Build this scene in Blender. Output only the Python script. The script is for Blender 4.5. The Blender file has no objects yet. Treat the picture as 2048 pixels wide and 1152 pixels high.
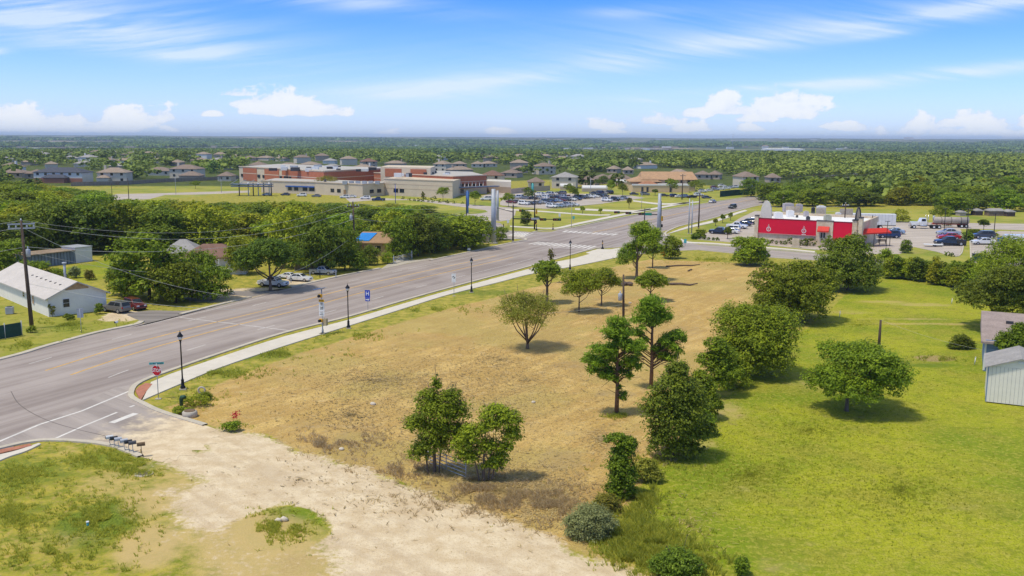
import bpy, bmesh, math, random
import numpy as np
from mathutils import Vector, Matrix
R_ = math.radians
sc = bpy.context.scene
COL = sc.collection
# ------------------------------------------------------------------ camera
F = 1850.0; H = 23.0
TH = math.atan(300/F); RO = R_(.25)
_s, _c = math.sin(TH), math.cos(TH)
FW = Vector((0, _c, -_s)); _u0 = Vector((0, _s, _c)); _r0 = Vector((1, 0, 0))
RT = _r0*math.cos(RO)+_u0*math.sin(RO); UP = _u0*math.cos(RO)-_r0*math.sin(RO)
cam = bpy.data.cameras.new('camera'); camo = bpy.data.objects.new('camera', cam); COL.objects.link(camo)
cam.sensor_width = 36; cam.lens = 36*F/2048; cam.clip_start = .5; cam.clip_end = 60000
camo.matrix_world = Matrix(((RT.x, UP.x, -FW.x, 0), (RT.y, UP.y, -FW.y, 0), (RT.z, UP.z, -FW.z, H), (0, 0, 0, 1)))
sc.camera = camo
sc.render.resolution_x = 1024; sc.render.resolution_y = 576
sc.view_settings.view_transform = 'Standard'; sc.view_settings.look = 'None'
sc.view_settings.exposure = 0.36; sc.view_settings.gamma = 1
# ------------------------------------------------------------------ sun and sky
SUN_EL, SUN_AZ = 67, 242
a = R_(SUN_AZ); e = R_(SUN_EL)
tosun = Vector((math.sin(a)*math.cos(e), math.cos(a)*math.cos(e), math.sin(e)))
sl = bpy.data.lights.new('sun', 'SUN'); sl.energy = 2.45; sl.angle = R_(5.5); sl.color = (1, .93, .79)
so = bpy.data.objects.new('sun', sl); COL.objects.link(so)
so.rotation_euler = (-tosun).to_track_quat('-Z', 'Y').to_euler(); so.location = (-60, 60, 80)

class NT:
    def __init__(s, t): s.t = t; s.n = t.nodes; s.l = t.links
    def add(s, ty, **k):
        n = s.n.new(ty)
        for a, b in k.items(): setattr(n, a, b)
        return n
    def con(s, a, b): s.l.new(a, b)
    def sock(s, i, v):
        if hasattr(v, 'is_output') or isinstance(v, bpy.types.NodeSocket): s.l.new(v, i)
        else: i.default_value = v
    def math(s, op, a, b=None, c=None, clamp=False):
        n = s.add('ShaderNodeMath', operation=op, use_clamp=clamp); s.sock(n.inputs[0], a)
        if b is not None: s.sock(n.inputs[1], b)
        if c is not None: s.sock(n.inputs[2], c)
        return n.outputs[0]
    def vmath(s, op, a, b=None):
        n = s.add('ShaderNodeVectorMath', operation=op); s.sock(n.inputs[0], a)
        if b is not None: s.sock(n.inputs[1], b)
        return n.outputs['Value'] if op in ('LENGTH', 'DOT_PRODUCT') else n.outputs[0]
    def noise(s, vec, scale, detail=4, rough=.55, dist=0):
        n = s.add('ShaderNodeTexNoise'); s.sock(n.inputs['Vector'], vec)
        n.inputs['Scale'].default_value = scale; n.inputs['Detail'].default_value = detail
        n.inputs['Roughness'].default_value = rough; n.inputs['Distortion'].default_value = dist
        return n.outputs['Fac']
    def mix(s, f, a, b, mode='MIX'):
        n = s.add('ShaderNodeMix', data_type='RGBA', blend_type=mode); s.sock(n.inputs[0], f)
        for i, v in ((6, a), (7, b)):
            if isinstance(v, (tuple, list)): n.inputs[i].default_value = (*v[:3], 1)
            else: s.l.new(v, n.inputs[i])
        return n.outputs[2]
    def rng(s, v, a, b, c=0., d=1., smooth=True):
        n = s.add('ShaderNodeMapRange'); n.interpolation_type = 'SMOOTHSTEP' if smooth else 'LINEAR'
        s.sock(n.inputs[0], v)
        for i, x in zip((1, 2, 3, 4), (a, b, c, d)): s.sock(n.inputs[i], x)
        return n.outputs[0]

world = bpy.data.worlds.new('World'); sc.world = world; world.use_nodes = True
w = NT(world.node_tree); w.n.clear()
out = w.add('ShaderNodeOutputWorld'); bg = w.add('ShaderNodeBackground'); w.con(bg.outputs[0], out.inputs[0])
bg.inputs[1].default_value = .19
sky = w.add('ShaderNodeTexSky', sky_type='NISHITA', sun_disc=False)
sky.sun_elevation = R_(SUN_EL); sky.sun_rotation = R_(SUN_AZ); sky.air_density = 1.0; sky.dust_density = .25; sky.ozone_density = 2.2
world.cycles.sampling_method = 'MANUAL'; world.cycles.sample_map_resolution = 256
tc = w.add('ShaderNodeTexCoord'); sp = w.add('ShaderNodeSeparateXYZ'); w.con(tc.outputs['Generated'], sp.inputs[0])
lo_ = w.rng(sp.outputs[2], .0, .16); hi_ = w.rng(sp.outputs[2], .22, .5)
band = w.mix(lo_, w.mix(1.0, sky.outputs[0], (.45, .56, .92), 'MULTIPLY'), w.mix(1.0, sky.outputs[0], (.145, .35, .90), 'MULTIPLY'))
w.con(w.mix(hi_, band, w.mix(1.0, sky.outputs[0], (1.10, .88, .64), 'MULTIPLY')), bg.inputs[0])

# ------------------------------------------------------------------ helpers
def ray(px, py):
    return FW + RT*((px-1024)/F) - UP*((py-576)/F)
def G(px, py, z=0.):
    """where the photo point (px,py) meets the height z"""
    d = ray(px, py); t = (z-H)/d.z
    return Vector((d.x*t, d.y*t, z))
def g2(px, py, z=0.): v = G(px, py, z); return (v.x, v.y)
def PX(x, y, z=0.):
    v = Vector((x, y, z-H)); f = v.dot(FW)
    return (1024+F*v.dot(RT)/f, 576-F*v.dot(UP)/f)
def HT(px, py, top):
    g = G(px, py); lo, hi = 0., 60.
    for _ in range(40):
        m = (lo+hi)/2
        if PX(g.x, g.y, m)[1] > top: lo = m
        else: hi = m
    return lo
def PPM(px, py): return F/ (G(px, py)-Vector((0, 0, H))).dot(FW)   # photo px per metre

LABELS = {}
def tag(o, label=None, cat=None, group=None, kind=None):
    if label:
        n = len(label.split())
        if n < 4 or n > 16: print('LABEL LENGTH', n, label)
        if label in LABELS and not group: print('DUP LABEL', label)
        LABELS[label] = 1; o['label'] = label
    if cat: o['category'] = cat
    if group: o['group'] = group
    if kind: o['kind'] = kind
    return o
def empty(name, loc, rz=0., label=None, cat=None, group=None):
    o = bpy.data.objects.new(name, None); COL.objects.link(o)
    o.location = loc; o.rotation_euler = (0, 0, rz); o.empty_display_size = .3
    return tag(o, label, cat, group)
def link(name, me, mats=(), parent=None, loc=(0, 0, 0)):
    o = bpy.data.objects.new(name, me); COL.objects.link(o); o.location = loc
    for m in (mats if isinstance(mats, (list, tuple)) else [mats]):
        if m is not None and m.name not in [x.name for x in me.materials if x]: me.materials.append(m)
    if parent: o.parent = parent
    return o
def copy_tree(o, parent=None):
    c = o.copy(); COL.objects.link(c)
    if parent: c.parent = parent
    for ch in o.children: copy_tree(ch, c)
    return c

class MB:
    """gathers shapes and builds ONE mesh"""
    def __init__(s): s.v = []; s.f = []; s.m = []; s.mi = 0; s.sm = []
    def add(s, vs, fs, smooth=False):
        b = len(s.v); s.v += [tuple(v) for v in vs]; s.f += [tuple(b+i for i in f) for f in fs]
        s.m += [s.mi]*len(fs); s.sm += [smooth]*len(fs); return s
    def box(s, x0, y0, z0, x1, y1, z1, M=None):
        vs = [Vector(p) for p in ((x0, y0, z0), (x1, y0, z0), (x1, y1, z0), (x0, y1, z0), (x0, y0, z1), (x1, y0, z1), (x1, y1, z1), (x0, y1, z1))]
        if M: vs = [M @ v for v in vs]
        return s.add(vs, [(3, 2, 1, 0), (4, 5, 6, 7), (0, 1, 5, 4), (1, 2, 6, 5), (2, 3, 7, 6), (3, 0, 4, 7)])
    def prism(s, pts, z0, z1, M=None):
        n = len(pts)
        area = sum(pts[i][0]*pts[(i+1) % n][1]-pts[(i+1) % n][0]*pts[i][1] for i in range(n))
        if area < 0: pts = list(pts)[::-1]
        vs = [Vector((p[0], p[1], z0)) for p in pts]+[Vector((p[0], p[1], z1)) for p in pts]
        if M: vs = [M @ v for v in vs]
        return s.add(vs, [tuple(range(n))[::-1], tuple(range(n, 2*n))]+[(i, (i+1) % n, n+(i+1) % n, n+i) for i in range(n)])
    def tube(s, pts, rads, n=8, cap=True):
        pts = [Vector(p) for p in pts]
        if not isinstance(rads, (list, tuple)): rads = [rads]*len(pts)
        rings = []; vs = []
        ref = None
        for i, p in enumerate(pts):
            t = (pts[min(i+1, len(pts)-1)]-pts[max(i-1, 0)]).normalized()
            if ref is None: ref = Vector((1, 0, 0)) if abs(t.x) < .8 else Vector((0, 1, 0))
            a = (ref-t*ref.dot(t)).normalized(); b = t.cross(a); ref = a
            for k in range(n):
                an = 2*math.pi*k/n; vs.append(p+(a*math.cos(an)+b*math.sin(an))*rads[i])
        fs = []
        for i in range(len(pts)-1):
            for k in range(n):
                k2 = (k+1) % n; fs.append((i*n+k, i*n+k2, (i+1)*n+k2, (i+1)*n+k))
        s.add(vs, fs, True)
        if cap:
            b = len(s.v)-len(vs)
            s.f += [tuple(b+k for k in range(n))[::-1], tuple(b+(len(pts)-1)*n+k for k in range(n))]; s.m += [s.mi]*2; s.sm += [False]*2
        return s
    def cyl(s, x, y, z0, z1, r0, r1=None, n=12):
        return s.tube([(x, y, z0), (x, y, z1)], [r0, r0 if r1 is None else r1], n)
    def lathe(s, x, y, prof, n=12):
        return s.tube([(x, y, z) for r, z in prof], [r for r, z in prof], n)
    def ball(s, c, r, n=8, sq=(1, 1, 1)):
        c = Vector(c); vs = []; m = n//2+1
        for i in range(m+1):
            th = math.pi*i/m
            for k in range(n):
                ph = 2*math.pi*k/n
                vs.append(c+Vector((r*sq[0]*math.sin(th)*math.cos(ph), r*sq[1]*math.sin(th)*math.sin(ph), r*sq[2]*math.cos(th))))
        fs = []
        for i in range(m):
            for k in range(n):
                k2 = (k+1) % n; fs.append((i*n+k, (i+1)*n+k, (i+1)*n+k2, i*n+k2))
        return s.add(vs, fs, True)
    def bar(s, a, b, w, h):
        """a rectangular bar from a to b"""
        a = Vector(a); b = Vector(b); t = (b-a).normalized(); u = Vector((0, 0, 1)) if abs(t.z) < .95 else Vector((1, 0, 0))
        q = t.cross(u).normalized(); u = q.cross(t)
        vs = [p+q*(sx*w/2)+u*(sz*h/2) for p in (a, b) for sx, sz in ((-1, -1), (1, -1), (1, 1), (-1, 1))]
        return s.add(vs, [(0, 1, 2, 3), (7, 6, 5, 4), (0, 4, 5, 1), (1, 5, 6, 2), (2, 6, 7, 3), (3, 7, 4, 0)])
    def mesh(s, name):
        me = bpy.data.meshes.new(name); me.from_pydata(s.v, [], s.f)
        me.polygons.foreach_set('material_index', s.m); me.polygons.foreach_set('use_smooth', s.sm); me.update(); return me
    def build(s, name, mats, parent=None, loc=(0, 0, 0), bevel=0):
        if not isinstance(mats, (list, tuple)): mats = [mats]
        me = s.mesh(name)
        for m in mats: me.materials.append(m)
        o = bpy.data.objects.new(name, me); COL.objects.link(o); o.location = loc
        if parent: o.parent = parent
        if bevel:
            b = o.modifiers.new('bevel', 'BEVEL'); b.width = bevel; b.segments = 2; b.limit_method = 'ANGLE'; b.angle_limit = R_(35)
        return o

MATS = {}
def mat(name, col, rough=.8, var=.12, scale=2., metal=0., bump=0., spec=.3, stretch=None, col2=None, emit=None):
    """a procedural material: base colour with two sizes of irregularity"""
    if name in MATS: return MATS[name]
    m = bpy.data.materials.new(name); m.use_nodes = True; t = NT(m.node_tree); b = t.n['Principled BSDF']
    tc = t.add('ShaderNodeTexCoord'); v = tc.outputs['Object']
    if stretch:
        mp = t.add('ShaderNodeMapping'); t.con(v, mp.inputs[0]); mp.inputs['Scale'].default_value = stretch; v = mp.outputs[0]
    n1 = t.noise(v, scale, 5, .65); n2 = t.noise(v, scale*.17+.03, 3, .5)
    f = t.math('ADD', t.math('MULTIPLY', n1, .6), t.math('MULTIPLY', n2, .4))
    lo = tuple(c*(1-var) for c in col); hi = tuple(min(1, c*(1+var)) for c in col) if col2 is None else col2
    t.con(t.mix(t.rng(f, .32, .68), lo, hi), b.inputs['Base Color'])
    b.inputs['Roughness'].default_value = rough; b.inputs['Metallic'].default_value = metal; b.inputs['Specular IOR Level'].default_value = spec
    if bump:
        bp = t.add('ShaderNodeBump'); bp.inputs['Strength'].default_value = bump; bp.inputs['Distance'].default_value = .03; t.con(n1, bp.inputs['Height']); t.con(bp.outputs[0], b.inputs['Normal'])
    MATS[name] = m; return m
def paint(name, col, rough=.28, metal=.0):
    m = mat('paint_'+name, col, rough, .06, 3, metal, spec=.5); m.node_tree.nodes['Principled BSDF'].inputs['Coat Weight'].default_value = .6; return m
M_ = dict(
    black=mat('black_metal', (.012, .012, .013), .45, .2), steel=mat('galvanised_steel', (.40, .42, .44), .55, .12, 1.5, .2), wood=mat('weathered_pole', (.10, .07, .05), .9, .35, 3, stretch=(6, 6, .6), bump=.5),
    glass=mat('dark_glass', (.02, .025, .03), .12, .3, .8, spec=.6), white=mat('white_paint', (.72, .72, .70), .6, .05), concrete=mat('concrete', (.46, .41, .33), .9, .12, 1.2, bump=.2),
    rubber=mat('tyre_rubber', (.015, .015, .016), .8, .2), rim=mat('wheel_rim', (.5, .5, .52), .35, .1, 5, .8), lampglass=mat('lamp_glass', (.75, .75, .72), .2, .05),
    red=mat('sign_red', (.50, .008, .015), .5, .04), blue=mat('sign_blue', (.02, .06, .42), .5, .04), yellow=mat('signal_yellow', (.75, .40, .02), .5, .1), orange=mat('sign_orange', (.85, .22, .02), .5, .05),
    signgreen=mat('street_sign_teal', (.10, .42, .40), .5, .1), chrome=mat('chrome', (.6, .6, .6), .2, .05, 2, .9), hlight=mat('headlight_lens', (.75, .75, .72), .15, .05), tlight=mat('tail_light_lens', (.4, .01, .01), .2, .05),
    bark=mat('bark', (.16, .115, .08), .95, .35, 5, stretch=(3, 3, .6), bump=.6), barkdark=mat('dark_bark', (.075, .055, .04), .95, .35, 5, stretch=(3, 3, .6), bump=.6), pinebark=mat('pine_bark', (.17, .10, .06), .95, .35, 5, bump=.6),
)
M_['trim'] = mat('trim_dark', (.05, .05, .055), .6, .1)
def leafmat(name, dark, light, hue=0.016, trans=.35, rough=.55, val=.25):
    m = bpy.data.materials.new(name); m.use_nodes = True; t = NT(m.node_tree); b = t.n['Principled BSDF']; o = t.n['Material Output']
    at = t.add('ShaderNodeAttribute'); at.attribute_name = 'tint'
    oi = t.add('ShaderNodeObjectInfo')
    c = t.mix(at.outputs['Fac'], dark, light)
    h = t.add('ShaderNodeHueSaturation'); t.con(c, h.inputs['Color'])
    t.con(t.rng(oi.outputs['Random'], 0, 1, .5-hue, .5+hue, False), h.inputs['Hue'])
    r2 = t.math('FRACT', t.math('MULTIPLY', oi.outputs['Random'], 7.31))
    t.con(t.rng(r2, 0, 1, 1-val, 1+val, False), h.inputs['Value'])
    t.con(h.outputs[0], b.inputs['Base Color']); b.inputs['Roughness'].default_value = rough; b.inputs['Specular IOR Level'].default_value = .2
    tr = t.add('ShaderNodeBsdfTranslucent'); t.con(h.outputs[0], tr.inputs[0])
    mx = t.add('ShaderNodeMixShader'); mx.inputs[0].default_value = trans; t.con(b.outputs[0], mx.inputs[1]); t.con(tr.outputs[0], mx.inputs[2]); t.con(mx.outputs[0], o.inputs[0])
    MATS[name] = m; return m
LEAF = dict(
    green=leafmat('leaf_green', (.10, .16, .008), (.38, .47, .025)), yellow=leafmat('leaf_yellow_green', (.17, .21, .008), (.52, .53, .03)),
    dark=leafmat('leaf_dark', (.07, .115, .010), (.31, .39, .03)), pine=leafmat('pine_needle', (.09, .17, .010), (.33, .46, .03), .015),
    olive=leafmat('leaf_olive', (.13, .14, .014), (.40, .37, .05)), grey=leafmat('leaf_grey_green', (.20, .24, .08), (.48, .53, .21), .015),
    far=leafmat('leaf_far', (.075, .12, .024), (.24, .32, .055), .025, .2, .7), farwood=leafmat('leaf_far_wood', (.11, .165, .024), (.40, .47, .07), .0, .2, .7),
    earth=leafmat('earth_clod', (.20, .13, .05), (.42, .29, .11), .01, .1), lawnleaf=leafmat('lawn_blade', (.20, .26, .012), (.50, .48, .06), .01, .5),
    dry=leafmat('dry_twig', (.36, .26, .12), (.74, .58, .33), .02, .5), straw=leafmat('straw', (.30, .20, .07), (.62, .47, .22), .01, .2), weed=leafmat('weed_green', (.26, .30, .03), (.62, .60, .09), .01, .55), flower=leafmat('red_flower', (.35, .01, .02), (.7, .05, .08), .01))
def text_mesh(name, s, size, mtl, parent, M, sx=1.):
    cu = bpy.data.curves.new('lettering', 'FONT'); cu.body = s; cu.size = size; cu.align_x = 'CENTER'; cu.align_y = 'CENTER'; cu.extrude = .004; cu.resolution_u = 2; cu.offset = size*.02
    to = bpy.data.objects.new('tmp', cu); me = bpy.data.meshes.new_from_object(to); bpy.data.objects.remove(to)
    me.transform(M @ Matrix.Diagonal((sx, 1, 1, 1))); me.name = name
    o = link(name, me, [mtl], parent); return o
def facing(yaw=0.):
    """matrix that stands XY artwork up so that it faces -Y, turned by yaw"""
    return Matrix.Rotation(yaw, 4, 'Z') @ Matrix.Rotation(R_(90), 4, 'X')
# ------------------------------------------------------------------ terrain
rs = np.random.RandomState(7)
_perm = rs.permutation(256)
def vnoise(x, y, seed=0):
    x = np.asarray(x, float)+seed*17.13; y = np.asarray(y, float)+seed*5.77
    xi = np.floor(x).astype(int); yi = np.floor(y).astype(int); fx = x-xi; fy = y-yi
    fx = fx*fx*(3-2*fx); fy = fy*fy*(3-2*fy)
    h = lambda a, b: _perm[(_perm[a & 255]+b) & 255]/255.
    return (h(xi, yi)*(1-fx)+h(xi+1, yi)*fx)*(1-fy)+(h(xi, yi+1)*(1-fx)+h(xi+1, yi+1)*fx)*fy
def fbm(x, y, seed=0, o=4):
    s = 0; a = 1; t = 0
    for i in range(o): s = s+a*vnoise(x*2**i, y*2**i, seed+i); t += a; a *= .5
    return s/t
def axis(lo, hi, step, ext_lo, ext_hi, gr=1.09):
    a = list(np.arange(lo, hi+1e-6, step)); s = step
    while a[-1] < ext_hi: s *= gr; a.append(a[-1]+s)
    s = step; b = [lo]
    while b[-1] > ext_lo: s *= gr; b.append(b[-1]-s)
    return np.array(b[1:][::-1]+a)
# ------------------------------------------------------------------ clouds: a piece of sky dome 25 km out, outside the haze
def sky_clouds():
    az = np.radians(np.linspace(-46, 46, 1500)); el = np.radians(np.linspace(-.3, 13.5, 300))
    A, E = np.meshgrid(az, el); R0 = 25000.
    x = R0*np.cos(E)*np.sin(A); y = R0*np.cos(E)*np.cos(A); z = R0*np.sin(E)
    px = 1024+F*x/y; py = 276-F*z/y          # azimuth/elevation in photo-sized units
    def fb(fx, fy, seed, o=6, g=.55, billow=False):
        s = 0; a = 1; t = 0
        for i in range(o):
            n = vnoise(px/fx*2**i+3*i, py/fy*2**i+7*i, seed+i)
            s = s+a*(1-np.abs(2*n-1) if billow else n); t += a; a *= g
        return s/t
    rot = lambda r: (px*math.cos(r)+py*math.sin(r), -px*math.sin(r)+py*math.cos(r))
    def streak(ang, fx, fy, seed):
        a, b = rot(math.radians(ang)); s = 0; t = 0; am = 1
        b = b+25*fbm(px/260., py/120., seed+40, 3)
        for i in range(6): s = s+am*vnoise(a/fx*2**i, b/fy*2**i, seed+i); t += am; am *= .62
        return s/t
    sA, sB = streak(-7, 420., 26., 60), streak(9, 520., 22., 80)
    cir = np.zeros_like(px)
    for cx, cy, rx, ry, rt, amp in [(120, 30, 420, 55, 8, .9), (250, 78, 330, 34, 10, .8), (120, 95, 240, 16, 4, .4), (660, 10, 260, 20, 5, .75), (1180, 138, 560, 22, -9, .55), (960, 165, 330, 14, -4, .5), (1700, 50, 760, 26, -8, .5),
                                   (1830, 152, 330, 14, -6, .95), (1260, 33, 90, 12, 0, .6), (870, 190, 160, 12, 0, .6), (1500, 175, 300, 7, -4, .7), (5, 113, 40, 9, 0, 1.2), (1340, 70, 600, 50, -6, .25), (1920, 20, 330, 14, -10, .6), (1290, 200, 60, 5, 0, .7), (380, 120, 90, 10, 0, .4), (1740, 72, 130, 9, -8, .5), (900, 235, 300, 14, 0, .25)]:
        r = math.radians(rt); dx = px-cx; dy = py-cy; u = (dx*math.cos(r)+dy*math.sin(r))/rx; v = (-dx*math.sin(r)+dy*math.cos(r))/ry
        cir = cir+amp*np.exp(-(u*u+v*v)*1.2)
    st = np.where(px < 900, sA, sB)*.0+sA*np.clip((1000-px)/400+.5, 0, 1)+sB*np.clip((px-1000)/400+.5, 0, 1)
    ci = cir*np.clip((st-.33)/.34, 0, 1)*1.0+cir*.18
    ci = np.clip(ci, 0, 1)*.66
    veil = np.clip(1-(276-py)/230., 0, 1)**1.5*.24
    bil = fb(70., 42., 11, 6, .55, True); fi = fb(26., 16., 31, 5, .6)
    cu = np.full_like(px, -9.)
    for cx, cb, rx, h in [(55, 250, 95, 44), (160, 249, 90, 40), (262, 247, 80, 40), (335, 240, 44, 36), (25, 244, 60, 36), (480, 192, 62, 24), (555, 222, 100, 50), (640, 216, 60, 28), (500, 216, 46, 24), (600, 228, 130, 26), (440, 232, 40, 10),
                          (1210, 251, 62, 20), (1310, 243, 85, 32), (1385, 228, 66, 24), (1435, 216, 50, 44), (1565, 224, 92, 52), (1610, 204, 46, 24), (1380, 256, 66, 20), (1500, 236, 60, 24), (1555, 212, 52, 38), (1450, 224, 90, 20),
                          (1830, 252, 70, 36), (1950, 246, 95, 40), (2050, 244, 80, 34), (1700, 254, 60, 18), (1000, 264, 56, 14), (770, 266, 60, 12), (1860, 277, 80, 22), (2030, 277, 60, 22), (1490, 256, 34, 16), (1655, 250, 30, 14), (1900, 262, 200, 22), (150, 262, 230, 20), (1220, 262, 30, 7), (1900, 246, 120, 20)]:
        dx = (px-cx)/rx; up = (cb-py); v = np.where(up > 0, up/h, -up/(h*.22+2))
        cu = np.maximum(cu, 1-np.sqrt(dx*dx*1.35+v*v*1.5))
    d = cu*1.15+(bil-.62)*1.9+(fi-.5)*.7
    ca = np.clip((d-.05)/.34, 0, 1); ca = ca*ca*(3-2*ca)*np.clip((cu+.55)*2.2, 0, 1)
    ca = ca*(.86-.38*np.clip((py-232)/45, 0, 1))
    lit = np.clip(.35+.9*(bil-.5)+.55*np.clip(d, 0, 1.2)+.25*(fi-.5), 0, 1)
    al = 1-(1-ca)*(1-ci)*(1-veil)
    wc = np.array([.93, .945, .97]); sh = np.array([.70, .78, .95]); cc = np.array([.80, .88, 1.0]); vc = np.array([.60, .73, 1.0])
    ccu = sh+(wc-sh)*lit[..., None]
    w1 = ca[..., None]; w2 = (ci*(1-ca))[..., None]; w3 = (veil*(1-ca)*(1-ci))[..., None]
    rgb = (ccu*w1+cc*w2+vc*w3)/(w1+w2+w3+1e-6)
    nv = px.size; ny, nx = px.shape; idx = np.arange(nv).reshape(ny, nx)
    q = np.stack([idx[:-1, :-1], idx[1:, :-1], idx[1:, 1:], idx[:-1, 1:]], -1).reshape(-1, 4)
    keep = al.ravel()[q].max(1) > .004; q = q[keep]; used, inv = np.unique(q, return_inverse=True); inv = inv.reshape(-1, 4)
    me = bpy.data.meshes.new('sky'); me.vertices.add(len(used)); me.vertices.foreach_set('co', np.stack([x, y, z], -1).reshape(-1, 3)[used].ravel().astype(np.float32))
    me.loops.add(inv.size); me.loops.foreach_set('vertex_index', inv.ravel().astype(np.int32)); me.polygons.add(len(inv)); me.polygons.foreach_set('loop_start', np.arange(0, inv.size, 4, dtype=np.int32)); me.polygons.foreach_set('loop_total', np.full(len(inv), 4, np.int32)); me.update()
    c4 = np.concatenate([rgb.reshape(-1, 3), al.reshape(-1, 1)], 1)[used].astype(np.float32)
    t_ = me.attributes.new('cloud', 'FLOAT_COLOR', 'POINT'); t_.data.foreach_set('color', c4.ravel())
    m = bpy.data.materials.new('cloud'); m.use_nodes = True; t = NT(m.node_tree); t.n.clear()
    o = t.add('ShaderNodeOutputMaterial'); e = t.add('ShaderNodeEmission'); tr = t.add('ShaderNodeBsdfTransparent'); mx = t.add('ShaderNodeMixShader'); at = t.add('ShaderNodeAttribute'); at.attribute_name = 'cloud'
    t.con(at.outputs['Color'], e.inputs[0]); e.inputs[1].default_value = CLOUD_E; t.con(at.outputs['Alpha'], mx.inputs[0]); t.con(tr.outputs[0], mx.inputs[1]); t.con(e.outputs[0], mx.inputs[2]); t.con(mx.outputs[0], o.inputs[0])
    m.cycles.emission_sampling = 'NONE'
    link('sky', me, [m])['kind'] = 'structure'
CLOUD_E = .84
sky_clouds()
xs = axis(-80, 130, .6, -14000, 14000, 1.07); ys = axis(38, 250, .6, -200, 16000, 1.035)
GX, GY = np.meshgrid(xs, ys)
def hz(x, y):
    D = np.hypot(x, y)
    sm = lambda a, b: (lambda t: t*t*(3-2*t))(np.clip((D-a)/(b-a), 0, 1))
    z = -14*sm(900, 2600)+(fbm(x/900, y/900, 3)-.5)*16*sm(1400, 3000)
    z = z+sm(3500, 9500)*(34+22*(fbm(x/2600+3, y/1700, 9)-.5))+sm(9000, 13000)*10
    return z
GZ = hz(GX, GY)
def polyd(x, y, poly):
    """signed distance, positive inside"""
    P = np.array(poly, float); n = len(P); d = np.full(x.shape, 1e9); ins = np.zeros(x.shape, bool)
    for i in range(n):
        a = P[i]; b = P[(i+1) % n]; e = b-a; px = x-a[0]; py = y-a[1]
        t = np.clip((px*e[0]+py*e[1])/(e@e+1e-9), 0, 1)
        d = np.minimum(d, np.hypot(px-t*e[0], py-t*e[1]))
        c = (a[1] > y) != (b[1] > y)
        with np.errstate(divide='ignore', invalid='ignore'):
            ins ^= c & (x < (b[0]-a[0])*(y-a[1])/(b[1]-a[1]+1e-12)+a[0])
    return np.where(ins, d, -d)
PP = lambda l: [g2(*p) for p in l]
def soft(x, y, poly, s): return np.clip(polyd(x, y, poly)/s+.5, 0, 1)
def ell(x, y, px, py, rx, ry, s=.5):
    c = G(px, py); a = abs(G(px+rx, py).x-c.x); b = abs(G(px, py-ry).y-G(px, py+ry).y)/2
    r = np.hypot((x-c.x)/a, (y-c.y)/b)+(fbm(x/2.5+px, y/2.5+py, 4)-.5)*.9+(fbm(x/.9+py, y/.9+px, 6)-.5)*.4; return np.clip((1-r)/s+.5, 0, 1)
gravel_poly = PP([(281, 914), (300, 905), (420, 905), (392, 858), (430, 858), (464, 866), (530, 869), (556, 879), (591, 902), (640, 918), (701, 933), (789, 957), (839, 986), (921, 1015), (980, 1036), (1082, 1077), (1159, 1108), (1232, 1131), (1273, 1154), (1420, 1215), (1500, 1300), (300, 1300), (381, 1151), (357, 1084), (346, 1040), (320, 990), (337, 958), (328, 931)])
lot_poly = PP([(400, 792), (420, 775), (520, 735), (620, 700), (700, 676), (800, 645), (900, 617), (1000, 592), (1100, 566), (1160, 553), (1230, 533), (1300, 519), (1460, 525), (1545, 532), (1560, 560), (1530, 600), (1450, 640), (1440, 700), (1430, 790), (1400, 860), (1300, 935), (1255, 1010), (1200, 1060), (1273, 1150), (1232, 1131), (1159, 1108), (1082, 1077), (980, 1036), (839, 986), (789, 957), (701, 933), (591, 902), (530, 868), (464, 864), (410, 850), (360, 828), (330, 815)])
lawn_poly = PP([(1480, 770), (1540, 705), (1640, 640), (1690, 590), (1750, 545), (2400, 615), (2900, 900), (2600, 1400), (1440, 1400), (1330, 1100), (1255, 1000), (1310, 925), (1420, 830)])
strip_poly = PP([(298, 812), (360, 770), (444, 737), (566, 696), (700, 654), (800, 622), (898, 591), (1000, 566), (1117, 540), (1227, 519), (1240, 532), (1160, 553), (1000, 592), (800, 645), (620, 700), (420, 775), (330, 815)])
house_poly = PP([(-300, 760), (0, 722), (98, 695), (268, 656), (300, 640), (230, 610), (100, 600), (-300, 600)])
weed_poly = PP([(-400, 950), (0, 900), (176, 886), (281, 914), (328, 931), (337, 958), (346, 1040), (381, 1151), (300, 1300), (-500, 1300)])
wood_poly = [(-400, 185), (-30, 178), (-2, 222), (-14, 262), (-60, 285), (-420, 300)]
field_poly = PP([(120, 404), (200, 378), (480, 362), (480, 384), (330, 400), (150, 420)])
sch_poly = PP([(740, 392), (960, 380), (1500, 372), (1480, 402), (1250, 436), (1110, 462), (1000, 462), (930, 432), (800, 420)])
rest_poly = PP([(1330, 470), (1480, 415), (2300, 425), (2500, 560), (1760, 530), (1620, 512), (1400, 494)])
rw_poly = [(150, 330), (60, 560), (150, 1200), (900, 2400), (2600, 1500), (900, 400), (330, 290)]
W = {}
x, y = GX, GY
wob = (fbm(x/2.2, y/2.2, 1)-.5)
W['gold'] = np.clip(soft(x, y, lot_poly, 2.2)+wob*.25, 0, 1)
W['grav'] = np.clip(soft(x, y, gravel_poly, 3.2)+wob*.9, 0, 1)
side_dirt = soft(x, y, PP([(300, 920), (400, 955), (520, 1000), (640, 1050), (690, 1110), (740, 1300), (300, 1300), (381, 1151), (340, 1060), (320, 980)]), 3.5)
W['grav'] = W['grav']*(1-.62*side_dirt)
W['grav'] = np.maximum(W['grav'], .92*ell(x, y, 430, 1010, 120, 60, .8)*(soft(x, y, gravel_poly, 6)))
for px, py, rx, ry in [(150, 640, 0, 0), (255, 632, 60, 10), (450, 590, 90, 14), (520, 583, 60, 8), (610, 565, 90, 8)]:
    if rx: W['grav'] = np.maximum(W['grav'], ell(x, y, px, py, rx, ry, .4)*.85)
isl = ell(x, y, 562, 1055, 82, 42, .45)
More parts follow.
